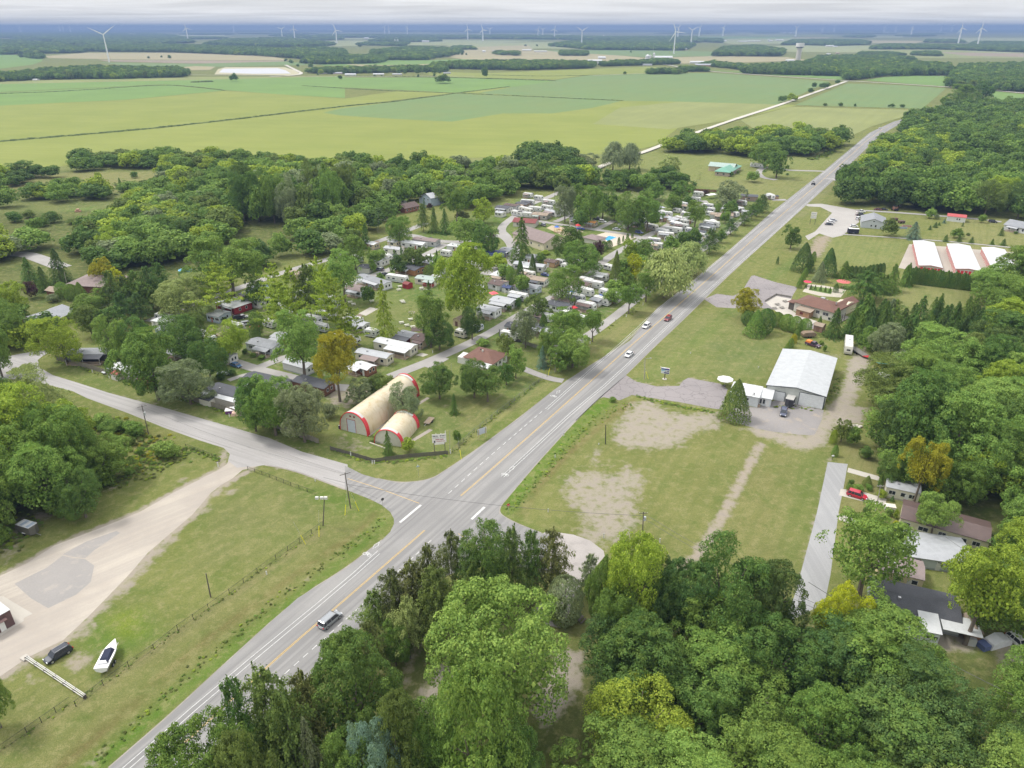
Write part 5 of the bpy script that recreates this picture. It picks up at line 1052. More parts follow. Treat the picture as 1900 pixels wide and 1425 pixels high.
def shell(L_, D_m, h, roof, ridge, rh, base=0.):
 """walls incl. gable triangles"""
 mb = MB()
 if roof == 'gable' and ridge == 'x': mb.prismx([(0, base),(D_m, base),(D_m, h),(D_m / 2, h + rh),(0, h)],0, L_)
 elif roof == 'gable': mb.prism([(0, base),(L_, base),(L_, h),(L_ / 2, h + rh),(0, h)],0, D_m)
 elif roof == 'shed': mb.prismx([(0, base),(D_m, base),(D_m, h + rh),(0, h)],0, L_)
 else: mb.box(0, L_, 0, D_m, base, h)
 return mb
def roof_mb(L_, D_m, h, roof, ridge, rh, ov=.3, th=.12):
 mb = MB(); e = .012
 if roof == 'gable' and ridge == 'x':
  s = rh / (D_m / 2); z = h - s * ov + e
  mb.prismx([(-ov, z),(D_m / 2, h + rh + e),(D_m + ov, z),(D_m + ov, z + th),(D_m / 2, h + rh + th + e),(-ov, z + th)],-ov, L_ + ov)
 elif roof == 'gable':
  s = rh / (L_ / 2); z = h - s * ov + e
  mb.prism([(-ov, z),(L_ / 2, h + rh + e),(L_ + ov, z),(L_ + ov, z + th),(L_ / 2, h + rh + th + e),(-ov, z + th)],-ov, D_m + ov)
 elif roof == 'hip':
  a = min(L_, D_m)/2; x0, x1, y0, y1 = -ov, L_ + ov, -ov, D_m + ov
  r0, r1 = ((a, D_m / 2),(L_ - a, D_m / 2)) if L_ >= D_m else ((L_ / 2, a),(L_ / 2, D_m - a))
  vs = [(x0, y0, h + e),(x1, y0, h + e),(x1, y1, h + e),(x0, y1, h + e),(x0, y0, h + th),(x1, y0, h + th),(x1, y1, h + th),(x0, y1, h + th),(*r0, h + rh),(*r1, h + rh)]
  top = [(4,5,9,8),(5,6,9),(6,7,8,9),(7,4,8)] if L_ >= D_m else [(4,5,8),(5,6,9,8),(6,7,9),(7,4,8,9)]
  mb.add(vs, [(3,2,1,0),(0,1,5,4),(1,2,6,5),(2,3,7,6),(3,0,4,7)]+top)
 elif roof == 'shed':
  mb.prismx([(-ov, h + e),(D_m + ov, h + rh + e),(D_m + ov, h + rh + th),(-ov, h + th)],-ov, L_ + ov)
 else: mb.box(-ov, L_ + ov, -ov, D_m + ov, h + e, h + th)
 return mb
def building(name, cat, auto, FL, FR, D_m, h, roof='gable', ridge='x', rh=1.2, wall=WHITE, rc='grey', wins=(), doors=(), ov=.3, label=None, group=None, metal=False, len_m=None, extras=None, frames=True):
 a, rz, L_ = frame_of(FL, FR)
 if len_m: L_ = len_m
 t_ = thing(name, cat, a, rz, label, group, auto)
 shell(L_, D_m, h, roof, ridge, rh).part('wall', paint('siding%.2f%.2f%.2f' % wall, wall, .6), t_)
 rm = metalroof('metal_' + rc, RC[rc]) if metal else shingle('roof_' + rc, RC[rc]) if rc in ('dark','brown','red','pink','tan','grey','rust','maroon') else paint('roofing_' + rc, RC[rc],.5)
 roof_mb(L_, D_m, h, roof, ridge, rh, ov).part('roof', rm, t_)
 windows(t_, wins, L_, D_m, frames)
 for f_, u, w, hh, c in doors:
  p, r = on_face(f_, u, 0.02, L_, D_m); link('door', door_mesh(w, hh, c), t_, p, rz=r)
 if extras: extras(t_, L_, D_m)
 return t_, L_, D_m
WOODM = wood('cedar_boards',(.34,.19,.10)); GWOOD = wood('grey_boards',(.24,.22,.19)); DWOOD = wood('dark_boards',(.10,.085,.075)); DECKW = wood('deck_boards',(.36,.27,.19))
BLK = paint('black_rubber',(.018,.018,.02),.8); CHROME = paint('aluminium_trim',(.5,.5,.52),.35,.05,.05,.6)
def porch(t_, x0, x1, depth, h, rc='lgrey', deck=True, side=-1, y0=0., wallc=None, slope=.35, base=.35):
 """open lean-to roof on posts over a deck along the front"""
 ya, yb = (y0 - depth, y0 - .06) if side < 0 else (y0 + .06, y0+depth)
 mb = MB(); hi = h; lo = h - slope
 pts = [(ya, lo),(yb, hi),(yb, hi + .09),(ya, lo + .09)] if side < 0 else [(ya, hi),(yb, lo),(yb, lo + .09),(ya, hi + .09)]
 mb.prismx(pts, x0, x1); mb.part('porch_roof', paint('roofing_' + rc, RC[rc],.5), t_)
 yo = ya + .15 if side < 0 else yb - .15
 for x in (x0 + .12,(x0+x1)/2, x1 - .12): MB().box(x - .06, x + .06, yo - .06, yo + .06, base if deck else 0, lo - .01).part('post', paint('trim_white', WHITE, .5), t_)
 if deck:
  MB().box(x0, x1, ya, yb, .02, base).part('deck', DECKW, t_)
  mb = MB()
  for x in np.arange(x0, x1,.45): mb.box(x, x + .06, ya + .02, ya + .07, base, base + .85)
  mb.box(x0, x1, ya, ya + .09, base + .85, base + .93); mb.part('railing', wood('rail',(.38,.28,.19)), t_)
 if wallc is not None: MB().box(x0 + .05, x1 - .05, ya + .25, yb - .02, base, base + 1.0).part('half_wall', paint('siding%.2f%.2f%.2f' % wallc, wallc, .6), t_)
def yard(a, rz, L_, D_m, r):
 """what stands about each pitch: a little shed"""
 if r.random() < .34:
  c, s_ = math.cos(rz), math.sin(rz); x, y = L_ * r.uniform(.1,.6), D_m + 1.4
  p = Vector((a.x + c * x - s_ * y, a.y + s_ * x + c * y, 0)); cc = r.choice([(.4,.36,.3),(.52,.52,.5),(.22,.1,.07),(.28,.31,.35),(.34,.22,.13)])
  t_ = thing('garden_shed','shed', p, rz, None, 'small sheds between the trailers', r.choice(['small peaked shed','little storage shed'])); MB().prism([(0,0),(2.4,0),(2.4,1.8),(1.2,2.4),(0,1.8)],0,2.0).part('wall', paint('siding%.2f%.2f%.2f' % cc, cc, .6), t_)
  MB().prism([(-.15,1.75),(1.2,2.43),(2.55,1.75),(2.55,1.85),(1.2,2.53),(-.15,1.85)],-.15,2.15).part('roof', shingle('roof_dark', RC['dark']) if r.random() < .5 else shingle('roof_tan', RC['tan']), t_); link('door', door_mesh(.8,1.6,(.4,.4,.38)), t_, (1.2,-.02,.02))
def mhome(auto, FL, FR, D_m=4.2, h=2.9, rc='lgrey', wall=WHITE, nw=3, porch_=None, rh=.55, label=None, group='mobile homes in the camp', roof='gable', add=None, metal=False, name='mobile_home', seed=0):
 """long single storey mobile home, low gable, skirting, windows on the side and end"""
 r = random.Random(int(FL[0]*7+FL[1])+seed); wl = []
 for i in range(nw):
  wl.append(('f',(i + .5+r.uniform(-.15,.15))/nw, 1.75, r.choice([1.1,1.4,1.9]),1.0))
 wl += [('r',.32,1.75,.8,1.0),('r',.68,1.75,.8,1.0)]
 t_, L_, D2 = building(name, 'mobile home', auto, FL, FR, D_m, h, roof, 'x', rh, wall, rc, wl, [('f', r.uniform(.25,.75) if nw else .5,.85,2.0, r.choice([(.6,.6,.6),(.3,.12,.08),(.5,.5,.48)]))] if nw else (),.18, label, group, metal)
 MB().box(-.03, L_ + .03,-.03, D2 + .03,.0,.45).part('skirting', paint('skirt%.2f' % wall[0],[c * .62 for c in wall],.8), t_)
 MB().box(L_ * .3, L_ * .3 + .5, D2 * .3, D2 * .3 + .5, h + rh * .5, h + rh + .35).part('roof_vent', CHROME, t_)
 if not label: yard(t_.location, t_.rotation_euler.z, L_, D2, r)
 if not porch_ and not label and L_ > 6 and r.random() < .5: porch_ = (r.uniform(.05,.3), r.uniform(.6,.9),2.2, r.choice(['lgrey','white','tan','dark','grey','pink']))
 if porch_:
  a0, a1, dp, prc = porch_[:4]; porch(t_, a0*L_, a1*L_, dp, h - .1, prc, True, -1,0, porch_[4] if len(porch_) > 4 else None)
 if add:
  for (x0, x1, y0, y1, hh, arc, aw) in add:
   X0, X1 = x0*L_, x1*L_; MB().box(X0, X1, y0, y1,0.0, hh).part('addition', paint('siding%.2f%.2f%.2f' % aw, aw, .6), t_)
   MB().prismx([(y0 - .2, hh + .01),(y1 + .1, hh + .3),(y1 + .1, hh + .4),(y0 - .2, hh + .11)], X0 - .15, X1 + .15).part('addition_roof', shingle('roof_' + arc, RC[arc]) if arc in ('dark','brown','grey','tan','pink') else metalroof('metal_' + arc, RC[arc]), t_)
   windows(t_, [], L_, D2)
 return t_
def rv(auto, FL, FR, D_m=2.5, h=3.1, wall=WHITE, fifth=False, stripe=(.22,.24,.30), round_=False, label=None, porch_=None, group='travel trailers parked in the camp', cover=None, name='travel_trailer', cat='trailer'):
 a, rz, L_ = frame_of(FL, FR); L_ = max(L_, 4.5); t_ = thing(name, cat, a, rz, label, group, auto); r = random.Random(int(FL[0]*13+FR[1]))
 b = .45
 if fifth: prof = [(0, b),(L_ * .72, b),(L_ * .74,1.5),(L_ - .5,1.5),(L_ - .05,1.9),(L_ - .35, h - .25),(L_ - .9, h),(.25, h),(0, h - .3)]
 elif round_: prof = [(.0, b),(L_, b),(L_ + .05,1.5),(L_ - .12, h - .75),(L_ - .75, h),(.75, h),(.12, h - .75),(-.05,1.5)]
 else: prof = [(0, b),(L_, b),(L_ + .1,1.2),(L_ - .05,2.1),(L_ - .35, h - .08),(L_ - .6, h),(.3, h),(.02, h - .25)]
 MB().prism(prof, 0, D_m).part('body', paint('rv%.2f' % wall[0], wall, .4,.05,.12), t_)
 MB().box(.4, L_ - .7,.12, D_m - .12, h + .005, h + .06).part('roof_membrane', paint('rv_roof',(.56,.56,.545),.6,.1,.3), t_)
 mb = MB(); mb.box(L_ * .35, L_ * .35 + .9, D_m / 2 - .35, D_m / 2 + .35, h + .06, h + .32); mb.part('air_conditioner', paint('ac_white',(.6,.6,.6),.5), t_)
 MB().box(L_ * .7, L_ * .7 + .4, D_m / 2 - .2, D_m / 2 + .2, h + .06, h + .18).part('roof_vent', CHROME, t_)
 MB().box(.06, L_ * (.7 if fifth else .97),-.02,0.0,.95,1.25).part('stripe', paint('stripe%.2f' % stripe[2], stripe, .4), t_)
 wl = [('f', u, 1.9, w, .62) for u, w in ((.16,.9),(.4,1.3),(.82,.8))] + [('r',.5,1.95 if not fifth else 2.2,1.2,.55)]
 windows(t_, wl, L_, D_m, False)
 link('door', door_mesh(.65,1.9,(.55,.55,.53)), t_, (L_ * .6,-.01,.55))
 wm = cached('rvwheel', lambda: MB().cyl((0,-.1,0),.34,.25,12,0,'y').mesh('wheel', BLK))
 for x in (L_ * .42, L_ * .42 + .8):
  for y in (.16, D_m - .2): link('wheel', wm, t_, (x, y, .34))
 MB().box(.3, L_ - .3,.25, D_m - .25,.3, b).part('chassis', DWOOD, t_)
 if not label: yard(a, rz, L_, D_m, r)
 if not porch_ and not label and L_ > 6 and r.random() < .55: porch_ = (r.uniform(.05,.3), r.uniform(.6,.9),2.3, r.choice(['lgrey','white','tan','dark','grey','pink','brown']))
 if porch_:
  a0, a1, dp, prc = porch_[:4]; porch(t_, a0*L_, a1*L_, dp, h - .35, prc, True, -1,0, porch_[4] if len(porch_) > 4 else None)
 return t_

# ---- warehouse
a_, rz_, L_ = frame_of((1419,738),(1527,760)); D0 = (G(1561,690) - G(1527,760)).length; hW = zat(G(1527,760),736)
t_ = thing('warehouse','warehouse', a_, rz_, 'large white metal warehouse with a pale grey roof and two roller doors')
SID = metalroof('pale_green_grey_cladding',(.50,.52,.50),.3,.5)
shell(L_, D0, hW, 'gable','y',1.1).part('wall', SID, t_)
roof_mb(L_, D0, hW, 'gable','y',1.1,.25,.14).part('roof', metalroof('pale_warehouse_roof',(.43,.445,.46),.6,.4), t_)
TRM = paint('dark_trim',(.05,.06,.07),.5)
mb = MB(); e_ = .27
mb.prism([(-.3, hW - .12),(L_ / 2, hW + 1.0),(L_ + .3, hW - .12),(L_ + .3, hW + .05),(L_ / 2, hW + 1.17),(-.3, hW + .05)],-e_ - .04,-e_); mb.part('gable_trim', TRM, t_)
for x in (-.02, L_ - .12): MB().box(x, x + .14,-.05,.12,0, hW - .05).part('corner_trim', TRM, t_)
for u, w, hh in ((.2,4.6,3.0),(.78,7.0,4.2)):
 d = link('roller_door', None, t_, (u * L_ - w / 2,-.03,0)); d.data = None
 bpy.data.objects.remove(d)
 dm = MB(); dm.box(0, w, -.02,.05,0, hh); d = dm.part('roller_door', paint('roller_white',(.66,.68,.70),.45), t_, (u * L_ - w / 2,-.03,0.02))
 pm = MB().box(0, w - .1,-.03,0,0, hh / 6 - .07).mesh('door_panel', paint('roller_panel',(.70,.72,.74),.4))
 for i in range(6): link('door_panel', pm, d, (.05,-.02, i * hh / 6 + .03))
 fm = MB(); fm.box(-.14,0,-.06,.04,0, hh + .14); fm.box(w, w + .14,-.06,.04,0, hh + .14); fm.box(0, w, -.06,.04, hh, hh + .14); fm.part('door_frame', TRM, d)
MB().box(L_ + .01, L_ + .06, D0 * .1, D0 * .1+1,.02,2.1).part('side_door', paint('roller_white',(.66,.68,.70),.45), t_)
# ---- white office and glazed porch in front of it
def office_extra(t_, L_, D_m):
 for x in (.33,.38,.7): MB().box(L_ * x, L_ * x + .5,-.1, D_m + .1,3.45,3.56).part('roof_rib', paint('rib_white',(.6,.6,.6),.5), t_)
 MB().box(L_ * .8, L_ * .8 + .25,.8,1.05,3.4,4.2).part('chimney', DWOOD, t_)
building('office_building','office', None, (1352,746),(1405,756),8.0,3.3,'flat','x',.2,(.60,.63,.66),'white',[('f',.62,2.2,.8,.7),('f',.25,2.1,1.2,.9)],(),.25,'flat white roofed office joined to the front of the warehouse', None, True, None, office_extra)
def gp(t_, L_, D_m):
 MB().box(-1.6,.6,-1.6,-.1,.0,.45).part('ramp', DECKW, t_)
building('glazed_porch','porch', None, (1407,751.5),(1428.5,755.5),5.6,2.7,'shed','x',.5,(.62,.65,.68),'white',[('f',.15,1.5,.6,1.5),('f',.42,1.5,.6,1.5),('r',.3,1.5,1.0,1.3),('r',.7,1.5,1.0,1.3)],[('f',.74,.9,2.1,(.7,.7,.7))],.3,'small glazed entrance porch between the office and the warehouse', None, True, None, gp)
# white octagonal canopy
o = thing('garden_canopy','canopy', G(1344,716),0,'big white octagonal parasol beside the cracked lot'); c8 = [(2.6*math.cos(k * math.pi / 4),2.6*math.sin(k * math.pi / 4)) for k in range(8)]
mb = MB(); mb.add([(x, y, 2.5) for x, y in c8] + [(0,0,3.3)],[(k, (k + 1) % 8,8) for k in range(8)]); mb.add([(x, y, 2.5) for x, y in c8] + [(x, y, 2.3) for x, y in c8],[(k, (k + 1) % 8,(k + 1) % 8+8, k + 8) for k in range(8)])
mb.part('canopy_cloth', paint('white_cloth',(.62,.62,.60),.8,.04,.05), o); MB().cyl((0,0,0),.06,3.25,8).part('pole', CHROME, o); MB().cyl((0,0,0),.5,.12,12).part('base', DWOOD, o)

# ---- arch barns
def arch(FL, FR, BR, top_px, label, door=False):
 a, rz, W = frame_of(FL, FR); Lg = (G(*BR) - G(*FR)).length; t_ = thing('arch_barn','barn', a, rz, label)
 mid = (G(*FL)+G(*FR))/2; hh = zat(mid, top_px); n = 26
 P_ = []
 for k in range(n + 1):
  an = math.pi * k / n; x = W / 2 - math.cos(an)*W / 2; z = (abs(math.sin(an)) ** .78)*hh; P_.append((x, z))
 tarp = cached('tarp', lambda: None)
 if tarp is None:
  m, t, b = node_mat('cream_tarpaulin'); v = objvec(t); tcn = N(t, 'ShaderNodeTexCoord')
  n1 = noise(t, .25,5,.6, v); mpg = N(t, 'ShaderNodeMapping'); mpg.inputs['Scale'].default_value = (1,1.2,.1); t.links.new(tcn.outputs['Object'], mpg.inputs[0]); n2 = noise(t, .9,4,.6, mpg.outputs[0])
  c = mixc(t, rampf(t, n1.outputs[0],.35,.7),(.56,.50,.39),(.50,.42,.28)); c = mixc(t, rampf(t, n2.outputs[0],.52,.75,0,.7), c, (.40,.29,.13))
  t.links.new(c, b.inputs['Base Color']); b.inputs['Roughness'].default_value = .55; tarp = CACHE['tarp'] = m
 seg = 36; vs = [];
 for j in range(seg + 1):
  y = Lg * j / seg; sag = .10*abs(math.sin(j * math.pi / 2.0)) if j % 4 else 0
  for x, z in P_: vs.append((W / 2+(x - W / 2)*(1 - sag * .12), y, z * (1 - sag * .2)))
 m_ = n + 1; fs = [(j * m_ + i, j * m_ + i + 1,(j + 1)*m_ + i + 1,(j + 1)*m_ + i) for j in range(seg) for i in range(n)]
 me = bpy.data.meshes.new('cover'); me.from_pydata(vs, [], fs); me.materials.append(tarp); me.shade_smooth(); link('cover', me, t_)
 mb = MB(); mb.add([(x, .12, z) for x, z in P_] + [(x, Lg - .12, z) for x, z in P_],[list(range(m_)), list(range(m_, 2*m_))[::-1]]); mb.part('end_wall', paint('cream_end_wall',(.58,.56,.48),.6), t_)
 for y0, c in ((0,(.62,.045,.06)),(Lg, (.62,.045,.06))):
  o_ = []; yy = (-.22,.12) if y0 == 0 else (Lg - .12, Lg + .22); fin = 1.05
  vs = [(W / 2+(x - W / 2)*(1.0 + .03*s), y, z * (1.0 + .03*s) + .0) for y in yy for s in (0,1) for x, z in P_]
  fs = []
  for i in range(n): fs += [(m_ + i, m_ + i + 1,3*m_ + i + 1,3*m_ + i),(i, i + 1, m_ + i + 1, m_ + i),(2*m_ + i, 2*m_ + i + 1,3*m_ + i + 1,3*m_ + i)]
  MB().add(vs, fs).part('red_trim', paint('red_trim', c, .5,.08,.1), t_)
  # red band laid over the cover behind the trim
  w2 = (.25,1.25) if y0 == 0 else (Lg - 1.25, Lg - .25)
  lo = [i for i in range(n) if i < n * .28 or i > n * .72]
  vs = [(W / 2+(x - W / 2)*1.012, y, z * 1.012 + .02) for y in w2 for x, z in P_]
  MB().add(vs, [(i, i + 1, m_ + i + 1, m_ + i) for i in lo]).part('red_band', paint('red_band',(.58,.05,.07),.5,.1,.1), t_)
  MB().add(vs, [(i, i + 1, m_ + i + 1, m_ + i) for i in range(n) if i not in lo]).part('white_band', paint('white_band',(.56,.54,.52),.5,.1,.2), t_)
 if door:
  dw, dh = W * .30, hh * .62; d = MB().box(0, dw, -.04,.06,0, dh).part('roller_door', paint('pale_blue_door',(.55,.60,.68),.45), t_, (W * .27,.1,.02))
  mb = MB(); mb.box(-.16,0,-.08,.02,0, dh + .16); mb.box(dw, dw + .06,-.08,.02,0, dh + .16); mb.box(0, dw, -.08,.02, dh, dh + .1); mb.part('door_frame', paint('door_red',(.4,.05,.05),.5), d)
  for x in (.38,.52): MB().box(0,.6,-.04,.04,0,.5).part('vent', paint('vent_brown',(.22,.06,.05),.5), t_, (W * x, .08, hh * .76))
 return t_
arch((632.6,797),(682,809.5),(793,738),766,'long cream arched barn with red ends and a pale blue door', True)
arch((695.8,822),(746,830),(796,796.5),798,'short low cream arched barn with red ends beside the long one')
for p_, w_ in (([(683,808),(740,771),(795,738)],1.2),([(748,828),(800,797)],1.3)): lane('gravel_strip', p_, w_, asphalt('drip_gravel',(.33,.29,.25),(.26,.23,.2)),.02)
t_ = thing('flat_trailer','trailer', G(791,789), math.atan2(*(G(800,779) - G(791,789)).yx),'flat utility trailer behind the short arch barn'); MB().box(0,4,-.9,.9,.5,.62).part('deck', DECKW, t_)
wm_ = MB().cyl((0,-.1,0),.3,.2,12,0,'y').mesh('wheel', BLK); [link('wheel', wm_, t_, (2, y, .3)) for y in (-1.,1.)]; MB().bar((0,0,.5),(-1.4,0,.5),.05).part('drawbar', CHROME, t_)
t_ = thing('barrel','barrel', G(630.5,795),0,'dark blue barrel at the left foot of the long arch barn'); MB().cyl((0,0,0),.35,1.0,12).part('drum', paint('blue_drum',(.02,.03,.09),.5), t_); MB().cyl((0,0,1.0),.3,.06,12).part('lid', CHROME, t_)
t_ = thing('raised_bed','flower bed', G(700,826),0,'flower bed with pale edging boards before the short arch barn', None)
a1, a2 = G(686,822), G(716,833); loc_ = G(700,826); mb = MB(); mb.bar(a1 - loc_ + Vector((0,0,.15)), a2 - loc_ + Vector((0,0,.15)),.18); mb.part('edging_board', paint('pale_board',(.5,.46,.38),.7), t_)
sc_ = link('bed_plants', SHR[0], t_, (0.5,1.8,0), scale=(6,2.2,.9)); sc_.color = (.10,.17,.04,1)

# ---- red-roofed house
def rh_extra(t_, L_, D_m):
 MB().box(L_ * .42, L_ * .42 + .5, D_m * .38, D_m * .38 + .5,3.6,5.2).part('chimney', paint('flue',(.5,.48,.45),.6), t_); MB().box(L_ * .3, L_ * .3 + .3, D_m * .5, D_m * .5 + .3,3.6,5.0).part('flue_pipe', DWOOD, t_)
 porch(t_, L_ * .62, L_ * 1.02,3.4,2.9,'white', True)
 MB().box(-3.4,-.05,.5, D_m - 1.5,0,.18).part('patio', CONC, t_)
 MB().prismx([(.3,0),(4,0),(4,2.7),(.3,2.3)],-3.0,-.02).part('annex', paint('siding_annex', WHITE, .6), t_)
building('bungalow','house', None, (862,677),(914,690),9.6,2.9,'hip','x',2.0, WHITE, 'rust',[('f',.18,1.7,1.2,1.0),('f',.5,1.7,1.2,1.0),('r',.25,1.7,1.0,1.1),('r',.5,1.7,1.0,1.1),('r',.78,1.7,1.0,1.1)],[('f',.75,.9,2.0,(.5,.5,.5))],.5,'white bungalow with a red brown hip roof at the camp entrance', None, False, None, rh_extra)

# ---- restaurant
def rest_extra(t_, L_, D_m):
 MB().box(L_ * .42, L_ * .42+1.6, D_m * .62, D_m * .62+1.4,4.4,5.9).part('roof_unit', CHROME, t_)
 for x in (.62,.86): MB().box(L_ * x, L_ * x + .4, D_m * .5, D_m * .5 + .4,5.2,6.2).part('roof_vent', CHROME, t_)
 MB().prismx([(D_m * .55,0),(D_m + 9,0),(D_m + 9,3.4),(D_m + 3,4.6),(D_m * .55,3.4)], L_ * .72, L_ * 1.0 - .05).part('rear_wing', paint('siding_cream', CREAM, .6), t_)
 w = MB(); w.prism([(L_ * .68,3.5),(L_ * .86,5.0),(L_ * 1.03,3.5),(L_ * 1.03,3.65),(L_ * .86,5.15),(L_ * .68,3.65)], D_m * .5, D_m + 9.4); w.part('rear_wing_roof', shingle('roof_rust', RC['rust']), t_)
 MB().box(L_ * .18, L_ * .52,-3.6,-.08,0,2.5).part('cedar_annex', WOODM, t_); MB().prismx([(-3.9,2.52),(-.02,3.1),(-.02,3.2),(-3.9,2.62)], L_ * .16, L_ * .55).part('annex_roof', shingle('roof_tan', RC['tan']), t_)
 MB().box(L_ * .28, L_ * .28+1.3,-3.66,-3.5,.9,1.9).part('annex_window', paint('dark_red_shutter',(.12,.03,.03),.5), t_)
 MB().box(-2.6,-.06,.5,4.0,0,3.0).part('entry_wall', DWOOD, t_); MB().box(-3.4,.3,.2,4.6,3.02,3.16).part('entry_roof', shingle('roof_rust', RC['rust']), t_)
 MB().box(L_ + .05, L_ + 3.0,-1, D_m - 2,.0,.4).part('side_deck', GWOOD, t_)
 for y in (0,2,4): MB().box(L_ + 2.8, L_ + 3.0, y, y + .15,.4,3.4).part('deck_post', DWOOD, t_)
building('restaurant','restaurant', None, (1472,577),(1543,597),11.5,3.9,'hip','x',2.1, OFFW, 'rust',[('f',.62,2.4,1.4,1.2),('f',.82,2.4,2.2,1.2),('f',.93,1.0,1.0,1.0),('r',.4,2.3,1.2,1.2)],[('f',.12,1.2,2.1,(.2,.07,.05))],.6,'long restaurant with a brown shingled roof and a cedar annex', None, False, None, rest_extra)
building('garden_shed','shed', None, (1508.5,614),(1524,618),3.4,2.4,'gable','x',.8,(.30,.19,.15),'tan',(),[('f',.5,1.2,1.8,(.22,.13,.1))],.2,'small pinkish brown shed below the restaurant')
# garden umbrellas
def parasol(px, r, h, c, label, tilt=0, cat='parasol'):
 t_ = thing('parasol', cat, G(*px),.3, label); k = 8; vs = [(r * math.cos(i * 6.283/k), r * math.sin(i * 6.283/k), h - .5) for i in range(k)] + [(0,0, h)]
 o = MB().add(vs, [(i, (i + 1) % k, k) for i in range(k)]).part('canopy', paint('cloth%.2f%.2f' % c[:2], c, .8,.1,.1), t_)
 if tilt: o.rotation_euler.x = 0
 MB().cyl((0,0,0),.05, h, 6).part('pole', CHROME, t_); MB().cyl((0,0,0),.35,.08,10).part('foot', DWOOD, t_)
parasol((1563,534),3.1,3.4,(.50,.13,.12),'large faded red parasol in the restaurant garden'); parasol((1497,531),1.8,2.6,(.62,.05,.10),'small crimson parasol at the garden corner by the hedge')
sheet('garden_patio',[(1489,541),(1500,527),(1530,530),(1570,538),(1560,552),(1520,549)], asphalt('pale_garden_path',(.46,.42,.35),(.40,.36,.30)),.02)
sheet('garden_lawn',[(1500,538),(1506,531),(1545,536),(1542,546)], paint('garden_turf',(.11,.17,.04),.95),.03)
# picnic tables on the patio
def picnic(px, auto, c=None, label=None, rz=.4):
 t_ = thing('picnic_table','table', G(*px), rz, label, 'picnic tables' if not label else None, auto); w = c or GWOOD
 MB().box(-.9,.9,-.38,.38,.70,.76).part('table_top', w, t_)
 for y in (-.75,.75): MB().box(-.9,.9, y - .14, y + .14,.42,.47).part('bench', w, t_)
 for x in (-.65,.65): mb = MB(); mb.bar((x, -.65,0),(x, .3,.7),.04); mb.bar((x, .65,0),(x, -.3,.7),.04); mb.bar((x, -.75,.42),(x, .75,.42),.04); mb.part('leg_frame', w, t_)
for p_ in ((1442,566),(1450,572),(1437,573),(1456,560)): picnic(p_, 'grey picnic table')
picnic((1076,1152), None, DWOOD, 'dark picnic table on the grass beside the gravel lane in the wood',.9)

# ---- storage sheds
def storage(FL, FR, BL, label):
 D_m = (G(*BL) - G(*FL)).length
 def ex(t_, L_, D_):
  dm = cached(('sdoor',1), lambda: MB().box(0,1.15,-.05,.03,0,2.35).mesh('red_door', paint('red_roller',(.60,.035,.05),.5)))
  for i in range(6): link('red_door', dm, t_, (.6+i * (L_ - 1.6)/5.4,-.02,.03))
  n = int(D_ / 3.2)
  for i in range(n):
   link('red_door', dm, t_, (L_ + .02,1.0+i * D_ / n, .03), rz=math.pi / 2); link('red_door', dm, t_, (-.02, D_ - 1.0 - i * D_ / n, .03), rz=-math.pi / 2)
  MB().prism([(-.3,2.78),(L_ / 2,3.38),(L_ + .3,2.78),(L_ + .3,2.98),(L_ / 2,3.58),(-.3,2.98)],-.36,-.32).part('fascia', paint('red_fascia',(.5,.04,.05),.5), t_)
 building('storage_shed','storage shed', None, FL, FR, D_m, 3.0,'gable','y',.6, OFFW, 'white',(),(),.3, label, 'self storage sheds', True, None, ex)
storage((1703,504),(1745,508.5),(1718,460),'left white roofed storage shed with red doors behind the cedar hedge'); storage((1771,510),(1817,515),(1781,466),'middle white roofed storage shed with red doors behind the cedar hedge'); storage((1842,517),(1888,522),(1847,473),'right white roofed storage shed partly behind the trees')
# ---- grey gabled house and neighbours
building('grey_house','house', None, (1596.5,422),(1642,426),17,3.2,'gable','y',2.3,(.50,.53,.56),'grey',[('f',.42,1.5,.8,.9),('f',.6,1.5,.8,1.2),('f',.5,4.0,.9,.6)],[('r',.3,1,2.1,(.6,.6,.6))],.4,'pale grey gabled building beside the forecourt')
building('red_roof_shed','shed', None, (1756,410),(1790,413.5),6,3.0,'gable','x',1.0,(.62,.64,.62),'canopyred',[('f',.55,1.7,.6,.9),('f',.68,1.7,.6,.9)],[('f',.1,1.0,2.0,(.6,.6,.6))],.3,'white shed with a thin red roof along the gravel lane')
def hx(t_, L_, D_m): porch(t_, L_ * .1, L_ * .4,2.5,2.7,'lgrey')
building('grey_ranch_house','house', None, (1861,426),(1930,440),11,3.0,'gable','x',2.2,(.55,.57,.58),'grey',[('f',.15,1.7,1.0,1.1),('f',.38,1.7,1.0,1.6),('f',.52,1.7,.9,1.3),('f',.7,1.7,1.0,1.0),('l',.5,1.7,1.2,1.0)],[('f',.45,.9,2.0,(.6,.6,.6))],.5,'grey ranch house cut by the right edge beyond the storage sheds', None, False, None, hx)
# green roofed house
building('green_roof_wing','house', None, (1314,317),(1360,321),11,4.0,'gable','x',2.2, TANW, 'palegreen',[('f',.3,2,.8,.8)],(),.5,'pale green roofed rear wing of the far brick house', None, True)
def gh(t_, L_, D_m):
 w = MB(); w.prism([(0,0),(L_, 0),(L_, 2.9),(L_ * .5,4.6),(0,2.9)],0,.1)
building('green_roof_house','house', None, (1326,325.5),(1353,328),34,3.1,'hip','y',2.6,(.40,.33,.28),'green',[('f',.2,1.7,1.2,1.2),('f',.6,1.7,1.6,1.2),('r',.15,1.7,1.4,1.0),('r',.4,1.7,1.4,1.2),('r',.62,1.4,1.4,1.2)],[('r',.5,1.6,2.2,(.1,.1,.25)),('r',.75,2.4,2.2,(.6,.6,.6))],.7,'brick house with a bright green metal roof beyond the camp', None, True)
rv('long white trailer',(1391,309.5),(1415,312.5),2.8,3.3, label='long white trailer parked behind the green roofed house')
